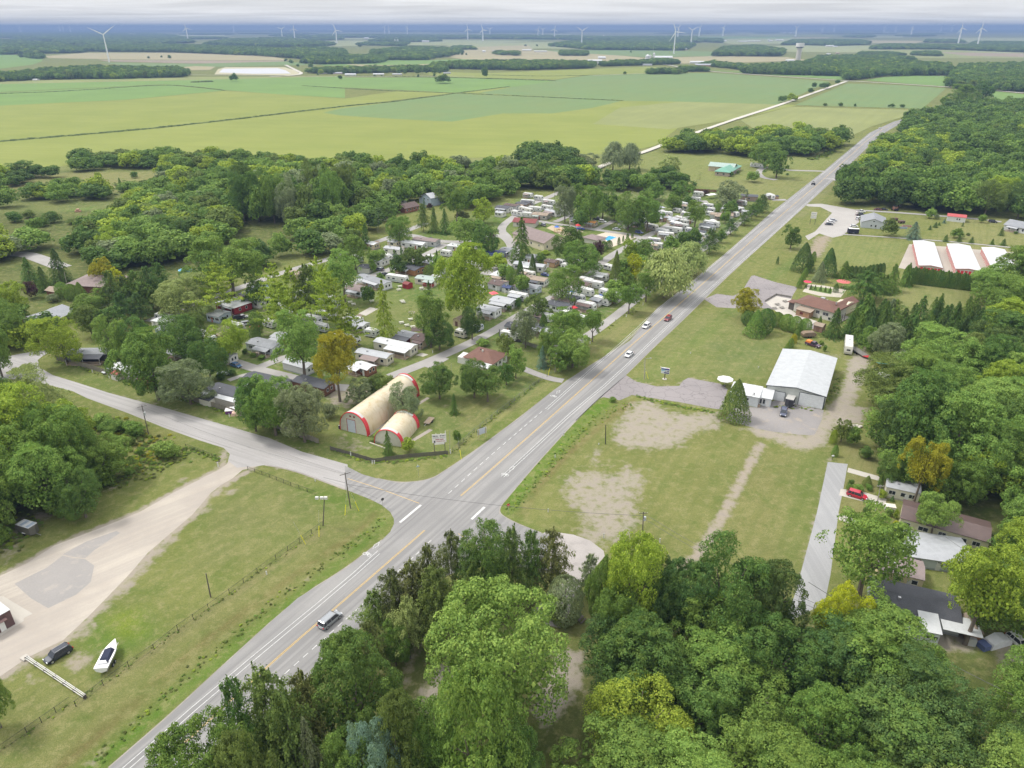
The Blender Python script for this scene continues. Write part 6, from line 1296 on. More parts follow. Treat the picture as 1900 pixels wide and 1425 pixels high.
# brown building at the left edge
def bx(t_, L_, D_m):
 MB().box(L_ * .1, L_ * .75,-.75,-.02,2.45,2.62).part('door_hood', paint('brown_hood',(.24,.15,.14),.6), t_)
building('brick_building','building', None, (-16,1184),(28.6,1158),13,3.6,'flat','x',.2,(.125,.075,.075),'white',(),[('f',.53,.95,2.1,(.72,.72,.70))],.05,'dark brown building with a white roof cut by the left edge', None, False, None, bx)

# ---- houses left of the camp
building('brown_roof_house','house', None, (126,541),(205,545),15,3.0,'hip','x',2.6,(.20,.09,.08),'pink',[('f',.9,1.7,1.6,1.1)],(),.8,'wide house with a pinkish brown hip roof among the dark pines')
building('carport','shed', None, (88,548),(104,551),4.5,2.4,'gable','x',.9,(.26,.12,.08),'tan',(),(),.5,'little tan roofed shelter left of the brown roofed house')
def gm_(t_, L_, D_m):
 MB().box(L_ * .8, L_ * 1.15,-2.6,-.05,0,1.0).part('cedar_fence', WOODM, t_)
building('grey_roof_bungalow','house', None, (110,604),(140,588),10,3.0,'gable','x',1.7,(.14,.06,.055),'grey',[('f',.45,1.6,2.6,1.2)],(),.9,'bungalow wing with a slate grey metal roof and red brown walls', None, True, None, gm_)
building('grey_roof_garage','garage', None, (62,612),(106,598.5),9,2.7,'gable','x',1.3,(.05,.035,.035),'grey',(),[('f',.6,2.6,2.1,(.04,.03,.03))],.8,'lower garage with a slate grey roof beside the purple tree', None, True)
t_ = thing('round_pool','swimming pool', G(344,505),0,'round blue above-ground pool behind the trees'); MB().cyl((0,0,0),3.0,1.2,24).part('pool_wall', paint('pool_wall',(.30,.50,.66),.4), t_); MB().cyl((0,0,1.2),2.75,.02,24).part('pool_water', paint('pool_water',(.16,.42,.60),.1), t_)
t_ = thing('hay_bale_cart','hay bales', G(145,393),.2,'stack of pinkish hay bales on the green clearing'); [MB().box(x, x + 1.6,-1,1, z, z + .9).part('bale', paint('faded_bale',(.42,.25,.18),.9), t_) for x, z in ((-1.6,0),(.05,0),(-.8,.92))]
building('yard_house','house', None, (572,441),(606,436),9,2.8,'gable','x',1.6,(.34,.30,.27),'pink',(),(),.5,'house with a mauve grey roof among the trees above the camp road')
building('cream_gable_house','house', None, (685.5,409),(702,413),12,3.6,'gable','y',2.2, CREAM, 'brown',[('f',.5,3.6,.8,.7)],(),.4,'cream gabled house with a dark brown roof above the camp road')
building('brown_house','house', None, (752,396),(778,390),9,3.0,'gable','x',1.9,(.23,.10,.07),'brown',[('f',.15,1.7,1.1,1),('f',.4,1.7,1.1,1),('f',.65,1.7,1.1,1),('f',.88,1.7,1.1,1)],(),.5,'red brown brick house with a brown gable roof at the back of the camp')
building('blue_grey_house','house', None, (783,378),(800,383),10,5.2,'gable','y',2.2, BLUEG, 'lgrey',[('f',.3,3.8,1,1),('f',.7,3.8,1,1)],(),.4,'two storey blue grey house behind the brown brick house')
building('blue_grey_annex','house', None, (800,380),(822,372),9,3.6,'gable','x',1.9, BLUEG, 'grey',[('f',.4,1.9,1.4,1)],(),.4,'lower wing with a grey blue roof right of the two storey house')
building('dark_roof_cottage','house', None, (731,378),(755,377),8,2.8,'gable','x',1.4, OFFW, 'dark',[('f',.7,1.6,1,1)],(),.5,'cottage with a dark roof above the brown brick house')

# ---- camp buildings
def hall(t_, L_, D_m):
 MB().prism([(L_ - .1,0),(L_ + 3.4,0),(L_ + 3.4,2.6),(L_ - .1,2.6)], D_m * .35, D_m * .65).part('entrance', paint('siding_cream', CREAM, .6), t_)
 MB().prismx([(D_m * .3,2.62),(D_m * .5,4.0),(D_m * .7,2.62),(D_m * .7,2.78),(D_m * .5,4.16),(D_m * .3,2.78)], L_ - .6, L_ + 4.0).part('entrance_roof', shingle('roof_pink', RC['pink']), t_)
building('camp_hall','hall', None, (952,447),(1009,466),15,4.2,'gable','x',3.0, CREAM, 'pink',[('f',.6,2.2,1.0,1.2),('f',.85,2.2,.7,1.0),('r',.15,2,.8,1.2),('r',.82,2,1.2,1.2)],[('r',.5,1.8,2.1,(.2,.15,.12))],.5,'large beige roofed camp hall behind the tallest spruce')
building('maroon_roof_cabin','cabin', None, (952,420),(992,423),9,2.8,'gable','x',1.3, OFFW, 'maroon',[('f',.2,1.6,.9,.9)],[('f',.35,1.0,2.0,(.3,.05,.05))],.6,'white cabin with a maroon roof behind the beige camp hall')
building('pool_house','pool house', None, (1082,449),(1107,455),7.5,2.6,'hip','x',1.3, OFFW, 'pink',(),(),.7,'low pinkish roofed pool house beside the blue pool')
sheet('pool_deck',[(1080,444),(1124,431),(1172,436),(1180,441),(1135,459),(1118,456)], asphalt('cream_pool_deck',(.55,.48,.39),(.50,.44,.36)),.03)
t_ = thing('swimming_pool','swimming pool', G(1132,443),0,'bright blue rectangular swimming pool of the camp'); c_ = G(1132,443)
wp = [G(*q) - c_ for q in ((1119.5,443),(1130,437.6),(1144.5,440.8),(1127.5,448))]
MB().add([(p.x, p.y, .06) for p in wp] + [(p.x, p.y, -.2) for p in wp],[(0,1,2,3),(0,1,5,4),(1,2,6,5),(2,3,7,6),(3,0,4,7)]).part('water', paint('chlorine_water',(.09,.40,.66),.08,.05,.02), t_)
mb = MB(); [mb.bar((wp[i].x, wp[i].y, .08),(wp[(i + 1) % 4].x, wp[(i + 1) % 4].y, .08),.16) for i in range(4)]; mb.part('coping', paint('coping_white',(.7,.7,.68),.6), t_)
def play(px, cs, auto, label):
 t_ = thing('play_structure','playground equipment', G(*px),.4, label)
 for x in (-1,1):
  for y in (-1,1): MB().cyl((x, y, 0),.08,3.0,6).part('post', paint('play%.2f' % cs[0][0], cs[0],.4), t_)
 MB().box(-1.1,1.1,-1.1,1.1,1.3,1.42).part('platform', paint('play_b%.2f' % cs[1][0], cs[1],.4), t_)
 MB().add([(-1.3,-1.3,3),(1.3,-1.3,3),(1.3,1.3,3),(-1.3,1.3,3),(0,0,4)],[(0,1,4),(1,2,4),(2,3,4),(3,0,4)]).part('play_roof', paint('play_c%.2f' % cs[2][0], cs[2],.4), t_)
 mb = MB(); mb.add([(1.1,-.4,1.5),(1.1,.4,1.5),(4.2,.4,.2),(4.2,-.4,.2),(1.1,-.4,1.9),(4.2,-.4,.6),(1.1,.4,1.9),(4.2,.4,.6)],[(0,1,2,3),(0,3,5,4),(1,2,7,6)]); mb.part('slide', paint('play_d%.2f' % cs[3][0], cs[3],.4), t_)
 mb = MB(); [mb.bar((-1.1, y, 0),(-1.9, y, 1.4),.05) for y in (-.4,.4)]; mb.part('ladder', paint('play%.2f' % cs[0][0], cs[0],.4), t_)
play((1033,431),((.75,.3,.1),(.6,.5,.2),(.05,.15,.5),(.75,.35,.1)), None, 'orange play structure with a blue roof on the sand area')
play((1072,428),((.03,.06,.5),(.05,.1,.5),(.6,.05,.05),(.02,.06,.55)), None, 'blue slide play structure with a red roof above the pool')
# ---- near mobile homes at right
mhome(None, (1640,922),(1702,936),4.6,3.0,'lgrey',(.60,.57,.46),3, None, label='cream mobile home with a pale roof behind the orange leaved tree', metal=True)
def lm(t_, L_, D_m): pass
t_ = mhome(None, (1666,981),(1829,1027),8.4,3.0,'brown',(.56,.53,.36),5, None, 1.0, label='very long cream mobile home with a dark brown metal roof', metal=True)
t_ = mhome(None, (1640,1044),(1800,1068),9.4,2.6,'lgrey',(.42,.46,.46),4, None, .8, label='long mobile home under a wide pale grey ribbed metal roof', metal=True)
MB().box(2,2.35,1.5,1.85,3.6,4.6).part('stove_pipe', CHROME, t_)
t_ = mhome(None, (1624,1076),(1708,1097),6.2,2.9,'pink', YELW, 3, None, .8, label='tan mobile home with a pinkish ribbed roof between grey and dark roofs', metal=True)
t_ = mhome(None, (1612,1142),(1777,1182),8.6,2.9,'dark',(.52,.54,.55),0, None, .7, label='longest mobile home with a charcoal shingle roof and white additions', add=None)
for (pa, pb, d_, h_, c_, lb) in (((1704.6,1192),(1738,1199),4.6,3.0,'white','white sunroom with a white roof in front of the charcoal roofed home'),((1683,1186),(1704,1190),3.4,2.4,'grey','low grey annex left of the white sunroom')):
 building('sunroom' if h_ > 2.5 else 'annex','annex', None, pa, pb, d_, h_, 'shed','x',.5,(.62,.66,.70), c_, [('f',.25,1.8,1.2,.7),('f',.72,1.8,1.2,.7)],(),.25, lb)
t_ = thing('carport','carport', G(1742,1192), frame_of((1742,1192),(1776,1200))[1],'carport with a flat white roof beside the white sunroom'); porch(t_, 0,6.6,5.2,3.2,'white', False, 1)
MB().box(4.6,6.2,1,1.8,0,1.6).part('propane_rack', paint('steel_tanks',(.45,.46,.46),.35), t_)
building('yard_shed','shed', None, (1789,1186),(1817,1192),4.2,2.3,'gable','y',.9,(.40,.20,.075),'tan',(),(),.25,'orange board shed with a tan roof right of the forked tree')
t_ = thing('dining_tent','tent', G(1830,1200),.3,'white and blue boat cover lying beside the orange shed'); MB().prism([(0,0),(5,0),(4.6,1.2),(2.5,1.8),(.4,1.2)],-1.1,1.1).part('cover', paint('white_cover',(.66,.67,.70),.6), t_); MB().box(-1.6,0,-.9,.9,0,1.1).part('blue_cover', paint('blue_cover',(.10,.13,.26),.6), t_)
# ================================================================== CAMP: mobile homes and trailers one by one
M, V = mhome, rv
M('grey mobile home with a covered front porch',(458,650),(506,661),6.0,2.8,'grey',(.52,.55,.58),3,(.4,.95,2.6,'grey'), label='pale grey mobile home with a grey covered porch facing the side lane')
M('plain pale grey mobile home',(526,686),(569,698.5),4.4,2.7,'lgrey',(.52,.52,.52),0, label='plain windowless pale grey mobile home under the bright green maple')
M('dark roofed mobile home',(452,716),(524,733),5.5,2.8,'dark', OFFW, 2, None, add=[(.1,.6,-2.4,-.05,2.4,'white',(.66,.66,.64))], label='dark roofed mobile home with a white lean-to behind the round trees')
M('dark blue roofed mobile home',(544,722),(603,737),5.2,2.8,'dark', BROWNW, 0, label='mobile home with a dark blue roof and brown end beside the golden maple')
M('mobile home with a striped awning roof',(383,738),(447,755),5.6,2.8,'dark',(.46,.43,.38),2, None, add=[(.02,.98,-1.9,-.05,2.35,'white',(.46,.43,.38)),(.12,.42,-4.2,-1.95,2.1,'dark',(.62,.60,.54))], label='mobile home with a dark roof and a long white ribbed awning near the board fence')
M('long cream mobile home',(694,648),(762,663),4.6,3.0,'white',(.60,.57,.49),2,(.4,.98,3.0,'white'), label='long cream mobile home with a white roof and wooden end porch')
M('cream mobile home',(660,668),(718,680),4.3,2.9,'lgrey',(.60,.55,.45),3,(.28,.78,3.2,'pink'), label='cream mobile home with a pinkish brown porch roof')
M('brown boarded cabin',(655,691),(682,700),4.4,2.5,'white',(.22,.095,.06),1,(-.2,.55,2.2,'white'), label='white roofed cabin with red brown board walls near the golden maple', name='cabin')
V('grey trailer with many windows',(618,636),(662,646),3.0,3.5,(.60,.61,.63), True, (.12,.12,.14), label='grey fifth wheel trailer with a black stripe under tall pines')
V('white trailer',(676,625),(698,628.5),2.8,3.0,(.68,.69,.71), label='white and grey trailer on the grass behind the cream mobile homes')
M('cabin with a burgundy deck',(735,633),(762,639),5.0,2.6,'grey',(.20,.035,.04),0,(.0,1.,2.8,'dark'), label='grey roofed cabin with a burgundy deck front', name='cabin')
M('brown roofed cabin',(762,641),(785,647),6.5,2.7,'brown', TANW, 2,(.3,1.0,1.6,'brown'), label='tan cabin with a brown roof left of the dense round tree', name='cabin')
V('white caravan',(843,625),(857,628.5),2.6,2.9, OFFW, False, (.5,.42,.35), True, label='short white caravan between two dense round trees')
V('white and blue camper',(884,619),(896,613),2.3,2.6,(.55,.62,.70), False, (.1,.2,.35), label='white and blue camper right of the dense dark tree')
V('white trailer with a rounded nose',(927,629),(967,637),2.7,3.1, WHITE, True, (.2,.2,.25), label='white trailer nearest the camp entrance lane')
M('dark roofed add-on room',(936,617),(958,621),5,2.6,'dark', LGREY, 1)
V('long white trailer',(972,589),(1022,600),2.8,3.1); M('white home with a charcoal roof and window row',(1012,575),(1050,584),5.0,2.7,'dark',(.68,.69,.72),4)
M('low grey roofed home',(1022,565),(1056,572),4.2,2.5,'pink', LGREY, 1)
V('white fifth wheel with a curved tail',(1067,572.5),(1101,580),2.8,3.3, WHITE, False, (.35,.36,.4), True); V('white trailer with a grey sunroom',(1098,563),(1128,570),2.8,3.2, WHITE, False, (.2,.2,.25), True, None, (0,.62,2.8,'grey',(.66,.66,.66)))
V('white trailer under a charcoal carport',(1110,549),(1146,558.5),2.8,3.2, WHITE, False, (.2,.2,.2), False, None, (.38,.95,3.6,'dark')); V('white trailer with square windows',(1066,545),(1096,552.5),2.8,3.2)
V('long white trailer with dark windows',(1081,532),(1116,538.5),2.8,3.2); V('grey awninged trailer',(1050,556),(1080,563),2.8,2.8, LGREY, False, (.3,.3,.3)); V('white trailer',(1101,519.5),(1125,523.5),2.8,3.2)
V('grey covered boat',(1133,528),(1148,532),2.4,2.4,(.40,.43,.50)); V('low white camper',(1119,500),(1133,504),2.6,2.6)
M('large pale grey home',(908,570),(946,577.5),6.6,3.0,'lgrey',(.56,.58,.58),2,(.1,.85,2.6,'lgrey')); M('white home with tall dark windows',(884,585),(918,592),5.4,3.0,'lgrey',(.72,.72,.72),3,(.25,.9,2.6,'lgrey'))
V('white trailer with a navy porch',(942,555),(975,561.5),2.8,3.2, WHITE, False, (.25,.25,.3), False, None, (.15,.8,3.,'lgrey',(.06,.07,.16))); M('pale blue home with a slate roof',(956,541),(995,548),5.2,2.8,'grey',(.50,.56,.64),4,(.2,.6,2.2,'grey'))
M('white home with a tan roof',(968,527),(1009,534),5.5,2.8,'tan', WHITE, 4); M('small tan gable shed',(925,534),(936,536),4,2.4,'tan', TANW, 1, name='shed'); M('navy roofed small shed',(931,542),(945,545),3.6,2.3,'blue', LGREY, 1, name='shed')
M('weathered brown grey home',(905,536),(927,541),7,2.6,'brown', LGREY, 1); M('cream home with a white membrane roof',(909,521),(938,526),7,2.8,'white',(.62,.57,.42),4, roof='flat')
M('grey roofed shed',(926,505),(942,508),5,2.4,'grey', MGREY, 1, name='shed'); M('long white home',(952,500),(1007,507),5,2.8,'lgrey', WHITE, 4); M('white gabled home',(971,488),(990,491),7,2.9,'lgrey', WHITE, 2)
M('brown roofed cabin with orange porch',(1009,494),(1028,497.5),5,2.5,'brown',(.4,.26,.15),1, name='cabin'); V('white camper van',(1029,491),(1039,493),2.4,2.7)
M('navy roofed home',(897,480),(925,484),8,2.7,'blue',(.35,.42,.55),2); M('white home with a porch',(926,473),(946,477),6,2.7,'grey', WHITE, 2,(.1,.9,2,'lgrey'))
V('white motorhome',(817,475),(834,478),2.6,3.1); M('flat white roofed home',(829,465),(854,468),6,2.6,'white', WHITE, 1, roof='flat'); V('white trailer',(790,483.5),(800,485.5),2.5,2.8); V('white trailer',(866,463),(882,466),2.6,2.8)
M('navy roofed small home',(803,509),(816,512),7,2.5,'dark', LGREY, 1); M('cream roofed shed row',(783,496),(812,501),4,2.4,'lgrey', TANW, 1, name='shed')
V('long white trailer beside the lane',(716,522),(753,527.5),2.8,3.2, WHITE, False, (.3,.35,.42)); M('charcoal roofed home with cedar walls',(733,504),(770,513),8,2.7,'dark',(.33,.17,.08),1)
building('red_shed','shed', None, (747,534.5),(757,537),3.2,2.1,'gable','x',.6,(.30,.03,.04),'maroon',(),[('f',.5,.9,1.6,(.2,.02,.03))],.15,'small bright red shed beside the long white trailer')
M('home with a sage green roof',(770,527),(806,532),5.5,2.7,'sage',(.60,.56,.48),2,(.5,1.0,2.4,'sage',(.3,.06,.05))); V('white trailer',(800,522),(817,526),2.6,3.0)
M('long slate roofed home',(662,524),(712,540),5.0,2.8,'grey',(.66,.67,.68),3); M('pinkish roofed long home',(638,546),(669,553),6.4,2.8,'pink',(.60,.62,.66),3,(.3,.9,2,'lgrey'))
M('white home',(712,470),(741,474),4.6,2.8,'lgrey',(.70,.68,.65),2); V('white camper',(707,481),(721,485),2.8,2.9, WHITE, False, (.3,.3,.35), True); M('long white roofed home',(744,459),(784,464.5),5.0,2.8,'white',(.60,.60,.60),3)
M('dusky brown roofed home',(765,454),(808,459),6.0,2.8,'pink',(.50,.50,.50),4); M('small cream home',(719,457),(734,460),5,2.6,'lgrey', CREAM, 1)
M('white gabled home',(690,494),(706,497),7,3.0,'lgrey', WHITE, 2); M('dark roofed shed',(664,507),(685,509),6,2.8,'dark',(.42,.42,.38),0)
M('dark roofed home',(918,393),(942,396),7,2.8,'dark', WHITE, 3); M('white shed',(918,402),(931,404),5,2.6,'lgrey',(.68,.68,.60),2, name='shed'); M('maroon roofed trailer home',(934,388),(957,391),6,2.6,'brown', LGREY, 1)
V('white trailer',(958,402),(985,405),2.8,3.0, WHITE); M('brown roofed cabin',(986,406.5),(1014,409),7.5,2.7,'tan',(.38,.36,.32),2,(.1,.5,2,'sage'), name='cabin'); V('white trailer',(979,392),(1003,394.5),2.8,3.0); V('white trailer',(1003,389),(1022,392),2.8,3.0); V('white trailer',(1005,379),(1027,381.5),2.8,3.)
V('white trailer',(965,379),(990,381),2.8,3.0); M('dark roofed home',(956,385),(976,388),6,2.6,'dark',(.25,.18,.15),1); V('white trailer',(990,371),(1004,373),2.8,3.0); V('white trailer',(970,366),(985,368),2.8,3.)
V('white motorhome',(1127,397),(1142,399),2.8,3.4); M('cream cabin with arched windows',(1056,415.5),(1082,418.5),6,2.9,'lgrey',(.62,.58,.47),2, name='cabin'); M('small cabin with an orange awning',(1083,419),(1103,422),4,2.4,'orange', TANW, 1, name='cabin')
M('dark roofed cabin',(1146,422.5),(1160,425),6,2.7,'dark',(.60,.60,.55),1, name='cabin'); M('dark timber cabin',(1172,420),(1194,423),6,2.6,'dark',(.10,.08,.07),1, name='cabin'); M('brown fronted shed',(1213,409),(1235,412),4.5,2.5,'grey',(.40,.27,.2),1, name='shed'); V('cream trailer',(1217,401),(1246,404),2.8,3.1,(.60,.56,.50))
V('white trailer',(1200,452.5),(1224,455),2.8,3.2); V('white trailer',(1205,461),(1228,464),2.8,3.1); V('cream striped trailer',(1219,441),(1249,444),2.8,3.1, OFFW, False, (.4,.3,.2)); V('long white trailer',(1231,431),(1264,435),2.8,3.2); V('white trailer',(1249,424),(1276,427.5),2.8,3.1)
M('charcoal roofed home',(1275,437),(1305,441),5,2.7,'dark', BLUEG, 2,(.3,.9,2.6,'dark',(.35,.2,.1))); M('dark blue roofed home',(1296,425.5),(1321,430),4.6,2.7,'grey',(.60,.62,.66),2); V('long white trailer with a grey band',(1303,419),(1332,423.5),2.8,3.2); M('long tan roofed home with a porch',(1317,406.5),(1359,409.5),6,2.8,'tan',(.5,.5,.5),2,(.2,.75,2.4,'tan'))
V('white trailer',(1306,394.5),(1325,396.5),2.8,3.1); V('white trailer',(1308,401),(1320,403),2.6,3.); V('white trailer',(1303,387),(1322,389),2.8,3.1); M('white cabin',(1335,394),(1345,396),4,2.5,'lgrey', WHITE, 1, name='cabin'); V('white motorhome with a black stripe',(1281,374.5),(1298,376.5),2.8,3.2, WHITE, False, (.02,.02,.03)); V('white trailer',(1285,364),(1303,366),2.8,3.2)
M('long dark roofed home with a white end',(1373,372.5),(1405,374.5),8,3.0,'dark',(.30,.22,.18),1); V('white trailer',(1365,380),(1383,382.5),2.8,3.1, WHITE, False, (.2,.2,.3), True); V('white motorhome',(1420,367),(1431,371),2.8,3.2, WHITE, False, (.2,.2,.2), True); V('white trailer',(1340,389),(1356,391),2.8,3.); V('white trailer',(1360,392),(1376,395),2.8,3.); M('white cabin',(1375,400),(1388,402),4,2.6,'lgrey', WHITE, 1, name='cabin')
V('white trailer',(1218,401),(1229,402),2.8,3.); M('white cabin',(1260,389.5),(1273,391),5,2.6,'tan', WHITE, 2, name='cabin'); V('white trailer',(1248,394),(1259,396),2.6,2.7); V('white trailer',(1265,411),(1284,414),2.8,3.); V('white trailer',(1258,416),(1274,419),2.6,2.9); V('white trailer',(1255,444),(1272,448),2.8,3.)
V('white trailer',(1284,450),(1300,453),2.8,2.9); V('white trailer',(1232,449),(1248,452),2.8,2.9)
for x_, y_, l_ in ((668,458,26),(640,482,28),(860,496,30),(846,508,28),(830,517,26),(870,540,26),(962,512,26),(1040,500,26),(1060,492,22),(1062,535,26),(1072,526,24),(1040,590,26),(1062,598,26),(985,618,30),(1008,628,30),(960,606,30),(1262,402,18),(1210,396,18),(1236,412,20),(1196,424,20),(1216,433,20),(1010,398,22),(1030,386,20),(1036,398,20),(962,392,22),(948,399,20),(1340,380,16),(1350,400,16),(1270,432,20),(1290,442,18),
     (560,560,28),(545,552,24),(520,560,24),(500,578,26),(520,590,26),(562,598,28),(575,612,28),(420,612,26),(350,625,28),(330,640,28),(310,660,30),(640,600,28),(648,612,26),(1120,558,24),(1150,545,24),(1152,512,24),(1168,496,22),(1185,480,22),(1250,410,18),(1242,420,18),(1255,382,16),(1180,412,18),(1090,430,1)):
 if l_ < 5: continue
 k_ = (x_ * 7+y_) % 5; fr_ = (x_ + l_, y_ + l_ * .24)
 if k_ < 3: V(['white trailer','cream trailer','pale grey trailer'][k_],(x_, y_), fr_, 2.7,3.0,[WHITE, OFFW, LGREY][k_])
 else: M(['small white home','small tan home'][k_ - 3],(x_, y_), fr_, 4.2,2.7,['lgrey','brown','white','dark'][(x_ + y_) % 4],[WHITE, TANW][k_ - 3],2)
# the left part of the camp
M('flat white roofed home with a red wall',(402,574),(436,585),8.5,2.9,'white',(.26,.03,.04),1,(.15,.95,.9,'grey'), label='flat white roofed home with a dark red front wall', roof='flat')
M('blue grey home with large windows',(385,596),(407,601),6.5,2.8,'lgrey',(.36,.42,.48),3, label='blue grey home with large windows below the layered pine')
M('white home with black windows',(454,567),(481,574),7,2.9,'lgrey', WHITE, 3, label='white home with a ribbed white roof and a row of black windows')
M('blue home with a grey roof',(465,546),(482,548),7,2.8,'grey',(.40,.52,.60),2, label='small blue home with a grey roof beside the camp back road'); M('grey sheds',(444,556),(462,561),6,2.4,'grey', MGREY, 0, name='shed')
M('white roofed home',(283,607),(306,612),6,2.7,'white',(.66,.64,.60),2, label='white roofed home at the left end of the camp back road', roof='flat'); M('grey lean-to',(290,622),(302,625),5,2.4,'grey', BLUEG, 0)
V('grey trailer',(288,594),(314,601),2.8,2.8, LGREY); V('white trailer',(314,588),(345,592),2.6,2.7); V('white trailer',(375,636),(394,640),2.6,2.8, LGREY, False, (.2,.1,.1))
t_ = M('dark long home',(128,672),(207,671),5.5,2.8,'grey',(.06,.06,.065),0,(.05,.85,3.2,'dark'), label='dark mobile home with a long dark porch at the side road bend')
M('white and red home',(207,696),(240,705),4.5,2.9,'white',(.72,.68,.68),2, None, label='white mobile home with a bright red skirting and a red porch', add=[(.35,.7,-2.2,-.05,2.2,'red',(.72,.68,.68))])
M('white mobile home',(240,706),(268,712),4.5,2.9,'white',(.72,.7,.7),2, label='white mobile home behind the trees right of the red skirted one')
building('maroon_shed','shed', None, (255,716),(276,722),3.4,2.0,'gable','x',.7,(.25,.04,.06),'maroon',(),(),.15,'maroon shed just behind the board fence')
M('white cabin by the lane',(418,676),(428,678),4,2.7,'lgrey', WHITE, 1, label='little white cabin beside the blue car', name='cabin'); t_ = thing('covered_pontoon','boat', G(402,697),.3,'low white covered pontoon between the clipped bushes'); MB().prism([(0,.3),(4.5,.3),(4.2,1.0),(.2,1.0)],-1,1).part('cover', paint('white_cover2',(.62,.64,.68),.6), t_); MB().box(.3,4,-.8,.8,0,.3).part('cradle', DWOOD, t_)
t_ = thing('hot_tub','hot tub', G(428,765),.2,'white topped purple hot tub behind the board fence'); MB().box(-1.3,1.3,-1.2,1.2,0,1.0).part('tub_shell', paint('purple_shell',(.16,.05,.20),.5), t_); MB().box(-1.4,1.4,-1.3,1.3,1.01,1.18).part('cover', paint('white_cover3',(.7,.68,.70),.6), t_)
t_ = thing('woodpile','tarpaulin heap', G(439,769),.2,'pinkish tarpaulin heap beside the hot tub'); link('tarp', cached('heap', lambda: MB().add([(-1.6,-1,0),(1.6,-1,0),(1.6,1,0),(-1.6,1,0),(-1.2,-.7,.8),(1.1,-.8,.7),(1.3,.6,.9),(-1.1,.7,1.0),(0,0,1.15)],[(0,1,5,4),(1,2,6,5),(2,3,7,6),(3,0,4,7),(4,5,8),(5,6,8),(6,7,8),(7,4,8)]).mesh('tarp', paint('pink_tarp',(.55,.38,.30),.8))), t_)
M('cabin with a cedar porch',(503,637),(527,643),5.5,2.7,'lgrey',(.38,.20,.10),0,(.1,.9,2.4,'lgrey'), label='cabin with a cedar porch left of the bright green maple', name='cabin')
M('white roofed trailer home',(590,570),(620,576),5,2.7,'grey', LGREY, 1); V('white trailer',(585,590),(608,595),2.7,2.9); V('white trailer',(600,560),(618,565),2.7,2.9); V('white trailer',(488,606),(505,611),2.7,2.9); V('white trailer',(560,530),(578,534),2.7,2.9); M('tan home',(533,478+40),(552,521),6,2.7,'tan', TANW, 1)
building('gravity_shed','shed', None, (841,604),(853,607),4,2.6,'gable','y',.9, TANW, 'tan',(),[('f',.5,1.2,2.0,(.12,.06,.05))],.2,'little tan gabled shed behind the dense round tree')
t_ = thing('gazebo','shelter', G(777,622),0,'small brown roofed shelter on the games lawn'); [MB().box(x, x + .15, y, y + .15,0,2.3).part('post', DWOOD, t_) for x in (-2,2) for y in (-1.4,1.4)]; MB().prismx([(-1.9,2.3),(0,3.1),(1.9,2.3),(1.9,2.42),(0,3.22),(-1.9,2.42)],-2.5,2.6).part('roof', shingle('roof_brown', RC['brown']), t_)
def tent(px, w, d, h, c, label):
 t_ = thing('canopy_tent','tent', G(*px),.5, label); [MB().cyl((x, y, 0),.04, h - .8,5).part('pole', CHROME, t_) for x in (-w / 2, w / 2) for y in (-d / 2, d / 2)]
 MB().add([(-w / 2,-d / 2, h - .8),(w / 2,-d / 2, h - .8),(w / 2, d / 2, h - .8),(-w / 2, d / 2, h - .8),(0,0, h)],[(0,1,4),(1,2,4),(2,3,4),(3,0,4)]).part('canopy', paint('tent%.2f%.2f' % c[:2], c, .7), t_)
tent((916,553),3.2,3.2,3.0,(.75,.12,.15),'bright red canopy tent beside the pale grey home'); tent((1224,394),5,5,4.0,(.52,.50,.66),'pale lilac canopy tent in the back trailer row'); tent((1320,368),8,4,3.4,(.72,.72,.70),'long white canopy tent at the back fence of the camp')
tent((474,616),3.6,3,2.8,(.70,.12,.12),'red canopy beside the parked car at the left of the camp'); tent((1060,549),2.6,2.6,2.6,(.05,.14,.40),'small blue canopy under the tree beside the camp lane'); tent((1065,578),2.4,2.4,2.6,(.6,.05,.06),'small red canopy left of the white fifth wheel')
tent((1322,415),3.4,3.4,2.8,(.70,.70,.68),'white garden canopy by the long tan roofed home'); tent((1120,545+10),3.0,3.0,2.6,(.05,.12,.45),'blue canopy beside the charcoal carport')
for p_ in ((740,539),(742,533),(782,536),(748,562),(746,560),(762,594),(755,605),(766,608),(745,600),(640,592),(648,585),(708,545),(690,560),(795,540),(650,562),(656,566)): picnic(p_, 'weathered pale picnic table', paint('pale_bench',(.6,.58,.52),.7))
t_ = thing('fire_pit','fire pit', G(764,580),0,'stone fire ring on the games lawn'); [MB().box(-.2,.2,-.12,.12,0,.25).part('stone', paint('pale_stone',(.5,.46,.4),.8), t_, (1.1*math.cos(k * .785),1.1*math.sin(k * .785),0)) for k in range(8)]
t_ = thing('fire_pit','fire pit', G(783,537),0,'stone fire ring beside the sage roofed home'); [MB().box(-.2,.2,-.12,.12,0,.25).part('stone', paint('pale_stone',(.5,.46,.4),.8), t_, (1.1*math.cos(k * .785),1.1*math.sin(k * .785),0)) for k in range(8)]

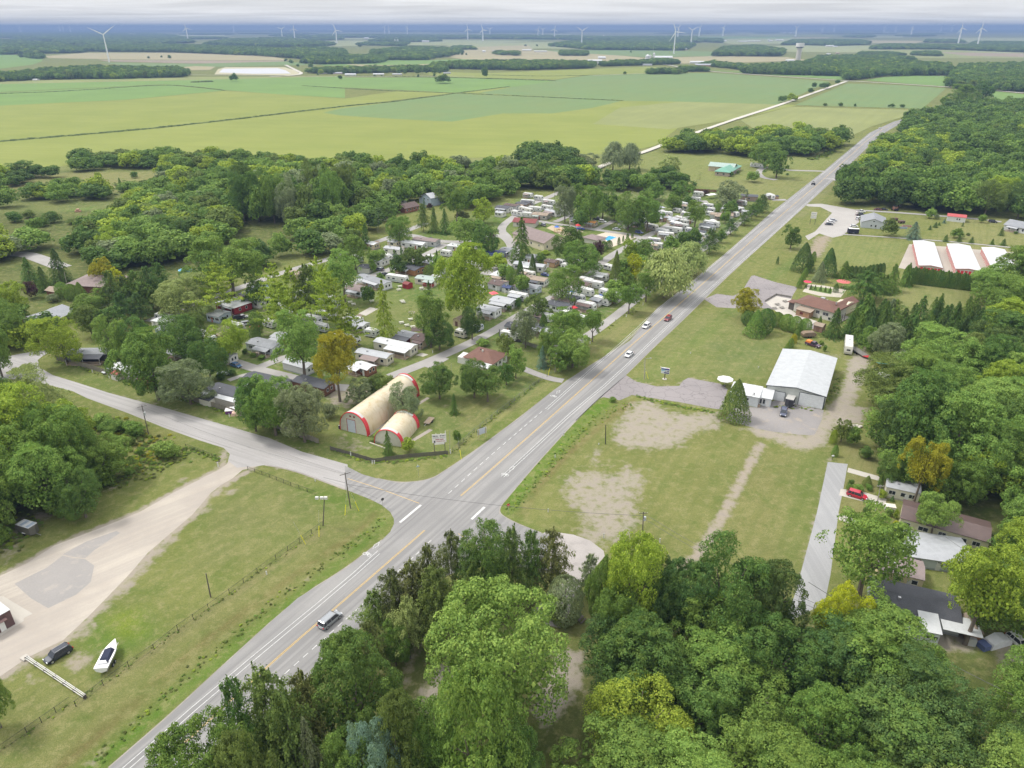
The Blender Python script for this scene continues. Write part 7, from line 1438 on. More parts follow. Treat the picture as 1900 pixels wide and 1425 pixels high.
# ================================================================== VEHICLES
def wheelm(r=.34, w=.22):
 return (cached(('tyre', r), lambda: MB().cyl((0,-w / 2,0), r, w, 16,0,'y').mesh('tyre', BLK)), cached(('rim', r), lambda: MB().cyl((0,-w / 2 - .015,0), r * .62, w + .03,12,0,'y').mesh('rim', CHROME)))
def car(px, head_px, col, kind='sedan', label=None, auto=None, group=None, name=None, rack=False):
 """px: ground pixel of the middle; head_px: a pixel the nose points to"""
 a, b = G(*px), G(*head_px); rz = math.atan2((b - a).y, (b - a).x)
 Lc, W, Hh, hz, cab = {'sedan': (4.7,1.84,1.45,.92,(-1.75,-1.15,.55,1.25)),'suv': (4.75,1.9,1.72,1.0,(-2.25,-1.85,.6,1.3)),'van': (5.15,2.0,1.76,.98,(-2.45,-2.2,.95,1.75)),'pickup': (5.6,1.98,1.85,1.08,(-.55,-.35,.85,1.4))}[kind]
 t_ = thing(name or ('parked_car' if group != 'cars driving on the highway' else 'moving_car'),'truck' if kind == 'pickup' else 'car' if kind != 'van' else 'van', a, rz, label, group, auto)
 cp = carpaint('car%.3f%.3f%.3f' % col, col); h = Lc / 2; gc = .26
 # body: stations along x with half width, lower and upper height, rounded ends
 st = [(-h, .80,.45, hz - .18),(-h + .12,.93,.30, hz - .02),(-h + .6,1.0, gc, hz),(-.6,1.0, gc, hz + .01),(.7,1.0, gc, hz - .02),(h - .9,.99, gc, hz - .10),(h - .3,.93,.28, hz - .22),(h - .04,.78,.42, hz - .36)]
 vs, fs = [],[]
 for x, k, z0, z1 in st:
  w = W / 2*k; vs += [(x, -w * .96, z0),(x, -w, (z0+z1)/2),(x, -w * .93, z1 - .04),(x, -w * .80, z1),(x, w * .80, z1),(x, w * .93, z1 - .04),(x, w, (z0+z1)/2),(x, w * .96, z0)]
 n = len(st)
 for i in range(n - 1):
  for k in range(8): fs.append((i * 8+k, i * 8+(k + 1) % 8,(i + 1)*8+(k + 1) % 8,(i + 1)*8+k))
 fs += [list(range(8)), list(range((n - 1)*8, n * 8))]
 MB().add(vs, fs).part('body', cp, t_)
 x0, x1, x2, x3 = cab; zt = Hh; zb = hz - .02; wb, wt = W * .455, W * .375
 g = MB(); g.add([(x0,-wb, zb),(x3,-wb, zb - .05),(x3, wb, zb - .05),(x0, wb, zb),(x1,-wt, zt - .05),(x2,-wt, zt - .05),(x2, wt, zt - .05),(x1, wt, zt - .05)],[(0,1,5,4),(1,2,6,5),(2,3,7,6),(3,0,4,7),(4,5,6,7)]); g.part('windows', glassm(), t_)
 r_ = MB(); e = .03; r_.add([(x1 - e, -wt - e, zt - .05),(x2+e, -wt - e, zt - .05),(x2+e, wt + e, zt - .05),(x1 - e, wt + e, zt - .05),(x1 + .15,-wt + .08, zt + .02),(x2 - .15,-wt + .08, zt + .02),(x2 - .15, wt - .08, zt + .02),(x1 + .15, wt - .08, zt + .02)],[(0,1,5,4),(1,2,6,5),(2,3,7,6),(3,0,4,7),(4,5,6,7),(3,2,1,0)])
 r_.part('roof', cp, t_)
 pl = MB()
 for s in (-1,1):
  pl.bar((x0, s * (wb + .005), zb),(x1, s * (wt + .01), zt - .03),.045); pl.bar((x3, s * (wb + .005), zb - .04),(x2, s * (wt + .01), zt - .03),.045)
  mx_ = (x0+x3)/2 - .1; pl.bar((mx_, s * (wb + .005), zb),(mx_, s * (wt + .01), zt - .03),.04)
  if kind in ('van','suv'): pl.bar((x0 + .85, s * (wb + .005), zb),(x1 + .7, s * (wt + .01), zt - .03),.045)
 pl.part('pillars', cp, t_)
 if kind == 'pickup':
  MB().box(-h + .15,-.65,-W * .38, W * .38, hz + .005, hz + .02).part('bed_liner', BLK, t_)
 if rack or kind in ('van',):
  for s in (-1,1): MB().box(x1 + .3, x2 - .1, s * wt * .88 - .02, s * wt * .88 + .02, zt + .02, zt + .07).part('roof_rail', CHROME, t_)
 ty, ri = wheelm(.34 if kind == 'sedan' else .37)
 for x in (-h + .95, h - .95):
  for s in (-1,1):
   w_ = link('wheel', ty, t_, (x, s * (W / 2 - .10),.345)); link('rim', ri, w_)
 hl_ = cached('hl', lambda: MB().box(-.05,.08,-.2,.2,-.07,.07).mesh('headlight', paint('lamp_clear',(.75,.76,.78),.15))); tl = cached('tl', lambda: MB().box(-.08,.05,-.18,.18,-.1,.1).mesh('taillight', paint('lamp_red',(.35,.01,.015),.2)))
 for s in (-1,1): link('headlight', hl_, t_, (h - .16, s * W * .36, hz - .32)); link('taillight', tl, t_, (-h + .03, s * W * .40, hz - .2))
 MB().box(h - .06, h + .0,-.45,.45,.42,.58).part('grille', BLK, t_); MB().box(-h - .02,-h + .05,-.3,.3,.55,.68).part('number_plate', paint('plate',(.7,.7,.72),.5), t_)
 for s in (-1,1): MB().box(x3 - .35, x3 - .18, s * (W / 2 + .02) - .07, s * (W / 2 + .02) + .07, hz - .02, hz + .14).part('mirror', cp, t_)
 return t_
HWY = 'cars driving on the highway'
SIL, BLACK, RED, BLU, WHI, GRY = (.50,.52,.55),(.015,.017,.025),(.30,.015,.03),(.03,.07,.16),(.74,.74,.75),(.16,.17,.19)
car((613,1154),(640,1131),(.27,.285,.305),'van','silver grey minivan driving away on the near stretch of highway', None, HWY)
car((1167,660),(1140,683), WHI, 'sedan','white saloon car coming down the highway nearest the crossing', None, HWY); car((1199,607),(1170,630), WHI, 'suv','white hatchback ahead of the dark red car on the highway', None, HWY)
car((1239,593.5),(1210,618),(.22,.02,.03),'suv','dark red car behind the white ones on the highway', None, HWY); car((1632,239),(1646,231), WHI, 'sedan','white car in the curve at the far end of the highway', None, HWY)
t_ = thing('tractor','tractor', G(1509,343),.9,'small dark open tractor on the far stretch of highway', HWY); ty, ri = wheelm(.8,.4); t2, _r = wheelm(.45)
for x, y, w_ in ((-.6,-.9, ty),(-.6,.9, ty)): link('wheel', w_, t_, (x, y, .8))
for y in (-.7,.7): link('wheel', t2, t_, (1.5, y, .45))
MB().box(.2,1.9,-.35,.35,.7,1.4).part('bonnet', DWOOD, t_); MB().box(-1,.2,-.5,.5,.7,1.2).part('seat', BLK, t_); [MB().bar((x, y, 1.2),(x, y, 2.3),.05).part('roll_bar', BLK, t_) for x in (-.8,) for y in (-.45,.45)]; MB().box(-1.1,.3,-.6,.6,2.3,2.38).part('sun_roof', BLK, t_)
car((109,1218),(86,1232),(.015,.02,.035),'suv','dark blue suv parked on the grass beside the white rail', None, None, None, True); car((1453.5,768),(1451,780),(.06,.07,.12),'suv','dark blue suv hitched in front of the warehouse')
car((1589.5,922),(1606,927),(.42,.015,.04),'suv','bright red car parked on the concrete drive'); car((1889,1196),(1905,1210), WHI, 'suv','white suv cut by the right edge near the orange shed')
car((1508,642),(1520,646),(.07,.03,.06),'pickup','dark pickup with an orange load behind the warehouse', None, None, 'pickup_truck'); o = t_ = [x for x in COL.objects if x.name.startswith('pickup_truck')][0]; MB().prism([(-2.6,1.1),(-.7,1.1),(-.8,1.75),(-2.5,1.7)],-.85,.85).part('orange_load', paint('orange_load',(.70,.22,.05),.6), o)
for p_, c_, l_ in (((1538,417.5), BLACK, 'dark car nearest in the parked trio on the forecourt'),((1541.5,413.5), WHI, 'white car in the middle of the parked trio on the forecourt'),((1545.5,410), SIL, 'silver car farthest in the parked trio on the forecourt')): car(p_, (p_[0]+20, p_[1] + .6), c_, 'sedan', l_, None, 'cars parked on the forecourt')
car((1584,421),(1600,422), WHI, 'sedan','white car parked left of the grey gabled house', None, 'cars parked on the forecourt'); car((1597,394.5),(1610,394), WHI, 'pickup','white pickup behind the grey gabled house', None, 'cars behind the grey house'); car((1596,400),(1612,399), BLACK, 'pickup','black pickup behind the grey gabled house', None, 'cars behind the grey house'); car((1592,407),(1600,402), WHI, 'van','white van parked against the grey gabled house', None, 'cars behind the grey house')
car((1628,390),(1615,389),(.12,.02,.03),'sedan','dark red car at the foot of the dark wood', None, 'cars at the wood edge'); car((1640,390),(1655,391), BLACK, 'sedan','black car at the foot of the dark wood', None, 'cars at the wood edge'); car((1842,413),(1862,415), BLACK, 'suv','black suv on the lane before the grey ranch house')
car((438,680),(450,684),(.03,.10,.24),'sedan','blue car parked at the end of the side camp lane'); car((203,690),(192,694), SIL, 'sedan','silver car beside the red skirted mobile home'); car((450,590),(462,588), WHI, 'sedan','white car left of the blue grey home in the camp', None, 'cars in the camp'); car((444,592),(456,590), BLACK, 'suv','black car next to the white one in the camp', None, 'cars in the camp')
car((458,603),(470,601), SIL, 'suv','silver car with a black bonnet above the red canopy', None, 'cars in the camp'); car((1144,427),(1156,428), SIL, 'sedan','silver car on the lane above the swimming pool', None, 'cars in the camp'); car((1186,433),(1198,435),(.03,.06,.22),'suv','blue car at the lane corner right of the pool', None, 'cars in the camp'); car((1118,413),(1130,414), WHI, 'suv','white car under the trees behind the playground', None, 'cars in the camp')
car((1108,408),(1120,408.5), BLACK, 'pickup','black pickup under the trees behind the playground', None, 'cars in the camp'); car((1267,397),(1268,403), WHI, 'suv','white suv on the lane at the back trailer rows', None, 'cars in the camp'); car((690,419),(702,421), WHI, 'pickup','white pickup in front of the cream gabled house', None, 'cars in the camp'); car((681,399),(692,400),(.06,.1,.2),'sedan','blue car beside the cream gabled house', None, 'cars in the camp')
car((1008,419),(1000,414), GRY, 'suv','grey car at the end of the maroon roofed cabin', None, 'cars in the camp'); car((1012,512),(1022,514),(.05,.07,.2),'sedan','dark blue car in the middle trailer rows', None, 'cars in the camp'); car((715,511),(724,509), BLACK, 'sedan','black car by the lane left of the long white trailer', None, 'cars in the camp'); car((704,502),(690,500), GRY, 'suv','grey car before the white gabled home', None, 'cars in the camp')
# boat on its trailer
t_ = thing('motor_boat','boat', G(205,1226), math.atan2(*(G(222,1195) - G(196,1245)).yx),'white motor boat under a navy cover parked on the grass'); Lb = (G(219,1196) - G(193,1249)).length
vs, fs, n = [],[],14
for i in range(n + 1):
 u = i / n; x = -Lb / 2+Lb * u; w = 1.22*(1 if u < .45 else max(.02,1 - ((u - .45) / .55) ** 2.1)); zk = .65 + .55*max(0, u - .6) ** 1.5*2; zt = 1.75 + .25*u
 vs += [(x, 0, zk),(x, -w * .75, zk + .35),(x, -w, zt),(x, -w * .86, zt + .07),(x, w * .86, zt + .07),(x, w, zt),(x, w * .75, zk + .35)]
for i in range(n):
 for k in range(7): fs.append((i * 7+k, i * 7+(k + 1) % 7,(i + 1)*7+(k + 1) % 7,(i + 1)*7+k))
fs += [list(range(7)), list(range(n * 7, n * 7+7))]; MB().add(vs, fs).part('hull', carpaint('boat_white',(.74,.74,.74)), t_)
MB().add([(-Lb * .27,-.92,1.86),(Lb * .14,-.95,1.92),(Lb * .2,0,2.0),(Lb * .14,.95,1.92),(-Lb * .27,.92,1.86),(-Lb * .2,-.55,2.25),(Lb * .05,-.6,2.55),(Lb * .05,.6,2.55),(-Lb * .2,.55,2.25)],[(0,1,6,5),(1,2,7,6),(2,3,7),(3,4,8,7),(4,0,5,8),(5,6,7,8)]).part('cover', paint('navy_canvas',(.025,.03,.06),.8,.2,.2), t_)
MB().box(-Lb * .38,-Lb * .28,-.8,.8,1.84,2.15).part('rear_seat', paint('vinyl_white',(.68,.68,.70),.5), t_); MB().box(-Lb * .33,-Lb * .30,-.95,-.6,1.84,2.3).part('cover_strap', paint('navy_canvas',(.025,.03,.06),.8), t_)
mb = MB(); [mb.bar((-Lb * .45, y, .5),(Lb * .35, y * .5,.5),.06) for y in (-.7,.7)]; mb.bar((Lb * .35,0,.5),(Lb * .58,0,.5),.06); mb.part('trailer_frame', CHROME, t_)
ty, ri = wheelm(.34)
for x in (-Lb * .2,-Lb * .08):
 for y in (-1.05,1.05): w_ = link('wheel', ty, t_, (x, y, .34)); link('rim', ri, w_)
# box trailer with a panelled roof
def boxtrailer(px, head, L_, W_, h, wall, roofc, label, panels=0, dark=None):
 a, b = G(*px), G(*head); t_ = thing('cargo_trailer','trailer', a, math.atan2((b - a).y, (b - a).x), label); x0, x1 = -L_ / 2, L_ / 2
 v_ = [(x0,-W_ / 2),(x1 - .6,-W_ / 2),(x1,0),(x1 - .6, W_ / 2),(x0, W_ / 2)]; n = 5
 MB().add([(x, y, .5) for x, y in v_] + [(x, y, h) for x, y in v_],[(k, (k + 1) % n, (k + 1) % n + n, k + n) for k in range(n)] + [list(range(n))[::-1], list(range(n, 2*n))]).part('box', paint('tr%.2f%.2f' % wall[:2], wall, .5), t_)
 MB().box(x0 - .03, x1 - .5,-W_ / 2 - .04, W_ / 2 + .04, h + .004, h + .09).part('roof', paint('trr%.2f' % roofc[0], roofc, .4), t_)
 for i in range(panels): MB().box(x0 + .12+i * (L_ - .8)/panels, x0 + .02+(i + 1)*(L_ - .8)/panels, -W_ / 2 + .12, W_ / 2 - .12, h + .095, h + .13).part('roof_panel', paint('roof_panel_%d' % (i % 2),(.36,.42,.52) if i % 2 else (.60,.62,.64),.25), t_)
 if dark: MB().box(x0 - .04, x0 - .005,-W_ / 2 + .12, W_ / 2 - .12,.6, h - .15).part('open_door', paint('dark_opening',(.02,.02,.03),.7), t_)
 MB().bar((x1 - .1,0,.5),(x1+1.3,0,.45),.06).part('drawbar', CHROME, t_); ty, ri = wheelm(.34)
 for y in (-W_ / 2 - .1, W_ / 2 + .1):
  w_ = link('wheel', ty, t_, (-.3, y, .34)); MB().box(-.8,.2, y - .13, y + .13,.7,.78).part('mudguard', paint('guard_white',(.6,.6,.6),.5), t_)
 return t_
boxtrailer((56,989),(72,994),4.6,2.2,2.5,(.12,.115,.10),(.55,.56,.58),'dark box trailer with a panelled pale roof on the left grass',4)
boxtrailer((1464.5,752),(1457,766),4.4,2.3,2.7,(.05,.05,.06),(.42,.41,.39),'black box trailer with a grey roof hitched to the suv by the warehouse',0, True)
boxtrailer((1581.5,433.5),(1562,432.5),6.0,2.6,2.9,(.02,.02,.035),(.62,.62,.62),'black sided trailer with a white roof on the forecourt')
t_ = rv('x',(1566,635),(1565,658),2.6,3.2,(.56,.58,.58), False, (.3,.3,.32), label='long white camper parked end-on behind the warehouse')
t_ = thing('lattice_trailer','trailer', G(1592,655), R(100),'long narrow flat trailer with a red drawbar beside the camper'); MB().box(-4.2,3.6,-1.2,1.2,.7,.85).part('deck', GWOOD, t_); mb = MB(); [mb.box(x, x + .12,-1.2,1.2,.86,.95) for x in np.arange(-4,3.5,.9)]; mb.part('cross_bars', CHROME, t_)
MB().add([(-4.2,-1.2,.7),(-4.2,1.2,.7),(-6.0,0,.7),(-4.2,-1.2,.86),(-4.2,1.2,.86),(-6.0,0,.8)],[(0,1,2),(3,4,5),(0,2,5,3),(1,2,5,4)]).part('drawbar', paint('red_bar',(.5,.05,.05),.5), t_); [link('wheel', ty, t_, (x, y, .34)) for x in (-1,0) for y in (-1.25,1.25)]
t_ = thing('bucket_truck','truck', G(1632,697), R(95),'white bucket truck with a yellow boom parked on the grass'); MB().box(-3,1.4,-1.1,1.1,.7,1.8).part('utility_body', paint('utility_white',(.70,.70,.68),.4), t_); MB().prism([(-4.6,.6),(-3.05,.6),(-3.05,2.3),(-3.9,2.3),(-4.6,1.4)],-1,1).part('cab', paint('utility_white',(.70,.70,.68),.4), t_)
MB().box(-4.58,-3.95,-.85,.85,1.45,2.0).part('windscreen', glassm(), t_); MB().cyl((-.4,0,1.8),.5,.5,10).part('turret', CHROME, t_); mb = MB(); mb.bar((-.4,0,2.2),(3.4,.2,3.2),.18); mb.part('lower_boom', paint('boom_yellow',(.68,.55,.10),.5), t_); MB().bar((3.4,.2,3.2),(1.0,-3.2,3.6),.12).part('upper_boom', paint('boom_teal',(.12,.42,.40),.5), t_)
MB().box(.5,1.3,-3.9,-3.1,3.0,4.0).part('bucket', paint('bucket_white',(.6,.6,.55),.5), t_)
for x in (-3.6,.2):
 for y in (-1.05,1.05): link('wheel', wheelm(.45)[0], t_, (x, y, .45))
t_ = thing('dump_trailer','cart', G(1499,625),.1,'brown covered cart behind the cedar row'); MB().prism([(-2.4,.6),(2.4,.6),(2.6,1.6),(1.6,2.2),(-1.8,2.1),(-2.5,1.5)],-1.2,1.2).part('load', wood('brown_load',(.24,.17,.11)), t_); [link('wheel', ty, t_, (x, y, .34)) for x in (-.4,.5) for y in (-1.2,1.2)]
t_ = thing('farm_machine','machine', G(1660,391),.3,'rust brown farm machine at the foot of the dark wood'); MB().box(-1.2,1.2,-1,1,.8,2.6).part('hopper', wood('rusty',(.22,.10,.06)), t_); MB().box(-.9,.9,-.8,.8,2.6,3.4).part('cab', glassm(), t_); [link('wheel', wheelm(.8,.4)[0], t_, (x, y, .8)) for x in (-.9,.9) for y in (-1.2,1.2)]
for p_, l_ in (((1659,409),'brown machine in the yard right of the grey gabled house'),((1672,414),'flat grey machine in the yard right of the grey gabled house')):
 t_ = thing('farm_machine','machine', G(*p_),.2, l_); MB().box(-1.8,1.8,-1,1,.6,1.5).part('hopper', wood('rusty2',(.14,.08,.06)), t_); [link('wheel', wheelm(.45)[0], t_, (x, y, .45)) for x in (-1,1) for y in (-1.1,1.1)]
for p_, c_, l_ in (((1674,424),(.3,.36,.42),'grey blue planter box between the grey house and the bluish spruce'),((1682,421),(.42,.25,.2),'pinkish low wall beside the planter box')):
 t_ = thing('planter','planter', G(*p_),-.1, l_); MB().box(-2.5,2.5,-.6,.6,0,1.0).part('box', paint('pl%.2f' % c_[0], c_, .7), t_); MB().box(-2.3,2.3,-.4,.4,1.0,1.05).part('soil', DWOOD, t_)

# ================================================================== FENCES
def board_fence(pts, h, mat, label, step=2.6, post=True, rails=False):
 ln = [G(*p) for p in pts]; t_ = thing('board_fence','fence', ln[0],0, label); o0 = ln[0]; k = 0
 for a, b in zip(ln, ln[1:]):
  n = max(1, round((b - a).length / step)); an = math.atan2((b - a).y, (b - a).x); sl = (b - a).length / n
  pm = cached(('panel', round(sl, 2), h, mat.name), lambda: _panel(sl, h, mat))
  qm = cached(('fpost', h, mat.name), lambda: MB().box(-.07,.07,-.09,.09,0, h + .12).mesh('post', mat))
  for i in range(n):
   p = a + (b - a)*(i / n) - o0; o = link('fence_panel', pm, t_, p, rz=an); o.rotation_euler.y = math.sin(k * 1.7) * .006; link('post', qm, t_, p, rz=an); k += 1
 return t_
def _panel(sl, h, mat):
 mb = MB(); n = max(4, int(sl / .16)); r = random.Random(3)
 for i in range(n):
  x = .08+(sl - .16)*i / n; mb.box(x, x + (sl - .16)/n * .86,-.012 + .014*(i % 2),.012 + .014*(i % 2),.04, h - r.uniform(0,.10))
 for z in (.35, h - .35): mb.box(.07, sl - .07,.03,.07, z, z + .08)
 return mb.mesh('fence_panel', mat)
board_fence([(105,668),(172,686),(256,714),(340,739),(421,763),(512,795),(593,824)],1.8, wood('weathered_fence',(.27,.24,.19)),'long weathered board fence between the side road and the camp')
board_fence([(613.5,835),(650,845),(694,858),(760,849),(832,843)],1.25, wood('dark_fence',(.12,.105,.09)),'dark board fence curving around the corner of the arch barn lawn',3.0)
board_fence([(970,638),(1000,648)],1.5, wood('grey_fence2',(.30,.29,.25)),'short grey fence beside the nearest white trailer'); board_fence([(1262,357),(1295,355),(1330,357)],1.8, wood('red_fence',(.22,.09,.06)),'red brown fence along the back of the camp')
board_fence([(1420,560),(1440,548),(1469,553)],.9, GWOOD, 'low grey railing round the restaurant patio')
def link_fence(pts, h, label, step=3.0, col=None):
 """chain-link: posts, rails and a woven mesh of real wires"""
 ln = [G(*p) for p in pts]; t_ = thing('chain_link_fence','fence', ln[0],0, label); o0 = ln[0]; m = col or paint('black_wire',(.03,.03,.03),.6); mesh = MB()
 for a, b in zip(ln, ln[1:]):
  n = max(1, round((b - a).length / step)); d = (b - a)
  for i in range(n):
   p = a + d * (i / n) - o0; link('post', cached(('lp', h, m.name), lambda: MB().cyl((0,0,0),.055, h + .08,6).mesh('post', m)), t_, p)
   q = a + d * ((i + 1)/n) - o0
   mesh.bar((p.x, p.y, h),(q.x, q.y, h),.028); mesh.bar((p.x, p.y, .08),(q.x, q.y, .08),.012)
   k_ = 10
   for j in range(k_):
    u, v = p + (q - p)*(j / k_), p + (q - p)*((j + 1)/k_); u2, v2 = p + (q - p)*(max(0, j - 1.5)/k_), p + (q - p)*(min(k_, j + 2.5)/k_)
    mesh.bar((u.x, u.y, .08),(v2.x, v2.y, h),.006,0,3); mesh.bar((v.x, v.y, .08),(u2.x, u2.y, h),.006,0,3)
 o = mesh.part('wire_mesh', m, t_); return t_
link_fence([(-30,1412),(0,1395),(50,1360),(104,1322),(131,1303)],1.25,'black chain link fence at the lower left corner'); link_fence([(141,1311),(192,1272),(239,1237),(286,1205),(330,1169),(387,1130),(426,1102),(478,1063),(512,1038),(556,1007),(600,975)],1.25,'long black chain link fence along the highway grass',4.)
link_fence([(345,830),(378,842),(410,855)],1.1,'short chain link fence above the gravel driveway mouth'); link_fence([(460,872),(500,886),(540,902),(586,918)],1.1,'chain link fence along the side road grass',2.5)
link_fence([(840,838),(880,803),(923,768),(945,752),(982,723),(1008,704)],1.3,'chain link fence along the arch barn lawn',3.0, paint('grey_wire',(.16,.17,.15),.6)); link_fence([(1015,700),(1027,692)],1.3,'short chain link gate end beside the gravel lane',3.0, paint('grey_wire',(.16,.17,.15),.6))
# white pipe rail with posts
a, b = G(50,1224), G(158,1296); t_ = thing('rail_fence','fence', a, math.atan2((b - a).y, (b - a).x),'long white pipe rail running across the grass at lower left'); Ln = (b - a).length
for y, z in ((0,.75),(.28,.62),(-.2,.5)): MB().bar((0, y, z),(Ln, y, z),.07,0,8).part('rail', paint('white_pipe',(.62,.61,.58),.5), t_)
for i in range(7): MB().box(Ln * i / 6 - .08, Ln * i / 6 + .08,-.25,.32,0,.7).part('post', DWOOD, t_)
MB().box(-1.2,.1,-.6,.6,0,.35).part('end_block', CONC, t_)

# ================================================================== POLES, WIRES, SIGNS
PW = wood('pole_wood',(.13,.11,.09)); PL = wood('grey_pole_wood',(.36,.33,.28))
POLES = {}
def pole(key, base, top, label, arm=None, transformer=False, mat=None, lamp=False, r=.14, armang=0.):
 b = G(*base); h = zat(b, top[1]); sx = 0
 s = FPX / depth(Vector((b.x, b.y, h))); want = (top[0] - proj(Vector((b.x, b.y, h)))[0])/s; lean = max(-1.2, min(1.2, want))
 t_ = thing('utility_pole','utility pole', b, 0, label); POLES[key] = (b + Vector((lean, 0, h)), h)
 MB().bar((0,0,0),(lean, 0, h), r, 0,8, r * .7).part('shaft', mat or PW, t_)
 if arm:
  q = Vector((math.cos(armang), math.sin(armang),0)); c = Vector((lean * .97,0, h - .35)); MB().bar(c - q * arm, c + q * arm, .07).part('crossarm', mat or PW, t_)
  for k in (-1,-.35,.35,1): MB().cyl(c + q * arm * k * .93+Vector((0,0,.07)),.06,.2,6).part('insulator', CHROME, t_)
 if transformer: MB().cyl((lean * .7 + .35,-.1, h * .66),.28,1.0,10).part('transformer', paint('transformer_grey',(.5,.52,.54),.4), t_)
 if lamp:
  MB().bar((lean, 0, h - .3),(lean + 1.5,-.4, h + .1),.05).part('lamp_arm', CHROME, t_); MB().box(lean + 1.4, lean + 2.0,-.55,-.3, h, h + .15).part('lamp_head', CHROME, t_)
 return t_
pole('A',(650.5,943),(640,877),'dark wooden pole with a crossarm at the crossing corner',1.3, False, None, False, .15, R(30)); pole('B',(275.5,805),(263,752),'wooden pole with a transformer beside the side road',1.2, True, None, False, .14, R(30)); pole('C',(391,1108),(382,1064),'bare dark pole in the lower left field')
pole('D',(1029.7,690),(1032,640),'pale wooden pole with a transformer beside the highway lawn',.7, True, PL); pole('E',(1195.5,703.6),(1197,664),'grey pole right of the highway near the parking lot mouth', None, False, PL, True); pole('F',(1123.5,824),(1124,788),'bare black pole beside the sandy lot', None, False, paint('black_pole',(.03,.03,.03),.6))
pole('G',(1192,994),(1194,950),'dark pole with a transformer behind the yellow green tree',.9, True); pole('H',(1624,953),(1634,900),'grey pole beside the red car drive',.8, False, PL); pole('I',(1646,855),(1656,810),'white grey pole at the edge of the tall wood', None, False, PL); pole('J',(232,585),(220,556),'pole with a street lamp behind the yellow green trees at left',.7, False, PL, True)
pole('K',(125,532),(119,505),'grey pole beside the brown roofed house', None, False, PL, False, .12); pole('L',(701,431),(702,398),'wooden pole on the lawn by the camp back road', None, False, PL, False, .12); pole('N',(838.5,701),(837,674),'thin pole on the lawn left of the red roofed house', None, False, PL, False, .06); pole('O',(834.7,840),(834.7,800),'thin pale pole beside the two post sign', None, False, PL, False, .08)
pole('P',(722,807),(720,760),'thin pole in front of the long arch barn', None, False, PL, False, .06); pole('Q',(1140,524),(1140,517),'short white post in the trailer rows', None, False, PL, False, .08)
pole('R',(926.5,634),(926.5,611),'post with a black meter box at the camp lane', None, False, paint('black_pole',(.03,.03,.03),.6), False, .18)
pole('S',(1790,1100),(1700,1145),'x') if False else None
t_ = pole('T',(599.5,975),(605,923),'dark pole carrying white floodlights at the fence corner'); hT = POLES['T'][1]
for x in (-.9,.2,1.1): MB().box(x, x + .75,-.25,.15, hT - .4, hT + .2).part('floodlight', paint('flood_white',(.62,.62,.60),.4), t_)
def wire(a, b, sag, label, r=.022, auto=None):
 mb = MB(); pts = [a + (b - a)*(i / 12) - Vector((0,0, sag * 4*(i / 12)*(1 - i / 12))) for i in range(13)]
 for p, q in zip(pts, pts[1:]): mb.bar(p - a, q - a, r, 0,4)
 o = mb.part('overhead_wire', paint('wire_grey',(.12,.12,.12),.5), None); o.location = a; tag(o, 'wire', label, None, auto, proj((a + b)/2)); return o
UP = Vector((0,0,1)); T_ = lambda k, dz=0: POLES[k][0] - UP * dz
wire(T_('A',3.2), T_('G',1.0),1.4,'dark cable crossing over the highway junction',.035); wire(T_('B',.4), T_('A',.4),1.6,'wire between the two side road poles',.018); wire(T_('G',.3), G(1560,1140,9.5),1.2,'upper wire from the transformer pole over the dirt track',.03); wire(T_('G',1.6), G(1560,1150,8),1.2,'lower wire from the transformer pole over the dirt track',.03)
wire(G(1500,1080,10), G(1900,1300,9),.8,'black cable passing over the charcoal roofed home',.05); wire(T_('H',.4), G(1900,1090,8.5),1.0,'wire running right from the pole by the red car',.025); wire(T_('D',.4), T_('O',.3),1.5,'long wire over the arch barn lawn',.015); wire(T_('D',1.4), G(860,840,6),1.2,'second long wire over the arch barn lawn',.015); wire(T_('J',.3), G(80,600,7),.8,'wire from the street lamp pole to the grey roofed bungalow',.03)
# two-post camp sign (print too small to read in the photograph: rows of dark and red lettering)
a, b = G(803,838), G(829,836); rz = math.atan2((b - a).y, (b - a).x); W_ = (b - a).length; ht = zat(a, 806); hb = zat(a, 825); t_ = thing('camp_sign','sign', a, rz, 'white two-post billboard with dark and red lettering by the corner fence')
for x in (W_ * .12, W_ * .88): MB().box(x - .09, x + .09,-.09,.09,0, ht - .1).part('post', DWOOD, t_)
o = MB().box(0, W_, -.16,-.1, hb + .55, ht).part('board', paint('sign_white',(.72,.70,.68),.5,.05,.1), t_); MB().box(W_ * .14, W_ * .86,-.16,-.1, hb, hb + .5).part('lower_board', paint('sign_white',(.72,.70,.68),.5,.05,.1), t_)
hh = ht - hb - .55
def textrow(par, x0, x1, z, h, c, seed, y=-.175):
 r = random.Random(seed); mb = MB(); x = x0
 while x < x1: w = h * r.uniform(.35,.75); mb.box(x, min(x + w, x1), y, y + .01, z, z + h * r.uniform(.8,1)); x += w + h * (.22 if r.random() > .2 else .6)
 mb.part('lettering', paint('ink%.2f' % c[0], c, .6), par)
textrow(o, W_ * .06, W_ * .40, hb + .55+hh * .72, hh * .14,(.03,.03,.05),1); textrow(o, W_ * .56, W_ * .93, hb + .55+hh * .74, hh * .12,(.03,.03,.05),2); textrow(o, W_ * .06, W_ * .46, hb + .55+hh * .56, hh * .06,(.2,.2,.25),3); textrow(o, W_ * .56, W_ * .93, hb + .55+hh * .58, hh * .06,(.2,.2,.25),4)
textrow(o, W_ * .24, W_ * .80, hb + .55+hh * .32, hh * .13,(.35,.03,.08),5); textrow(o, W_ * .3, W_ * .9, hb + .55+hh * .13, hh * .08,(.45,.1,.15),6); MB().box(W_ * .12, W_ * .22,-.18,-.165, hb + .6, hb + .55+hh * .26).part('emblem', paint('ink_dark',(.03,.02,.05),.6), o)
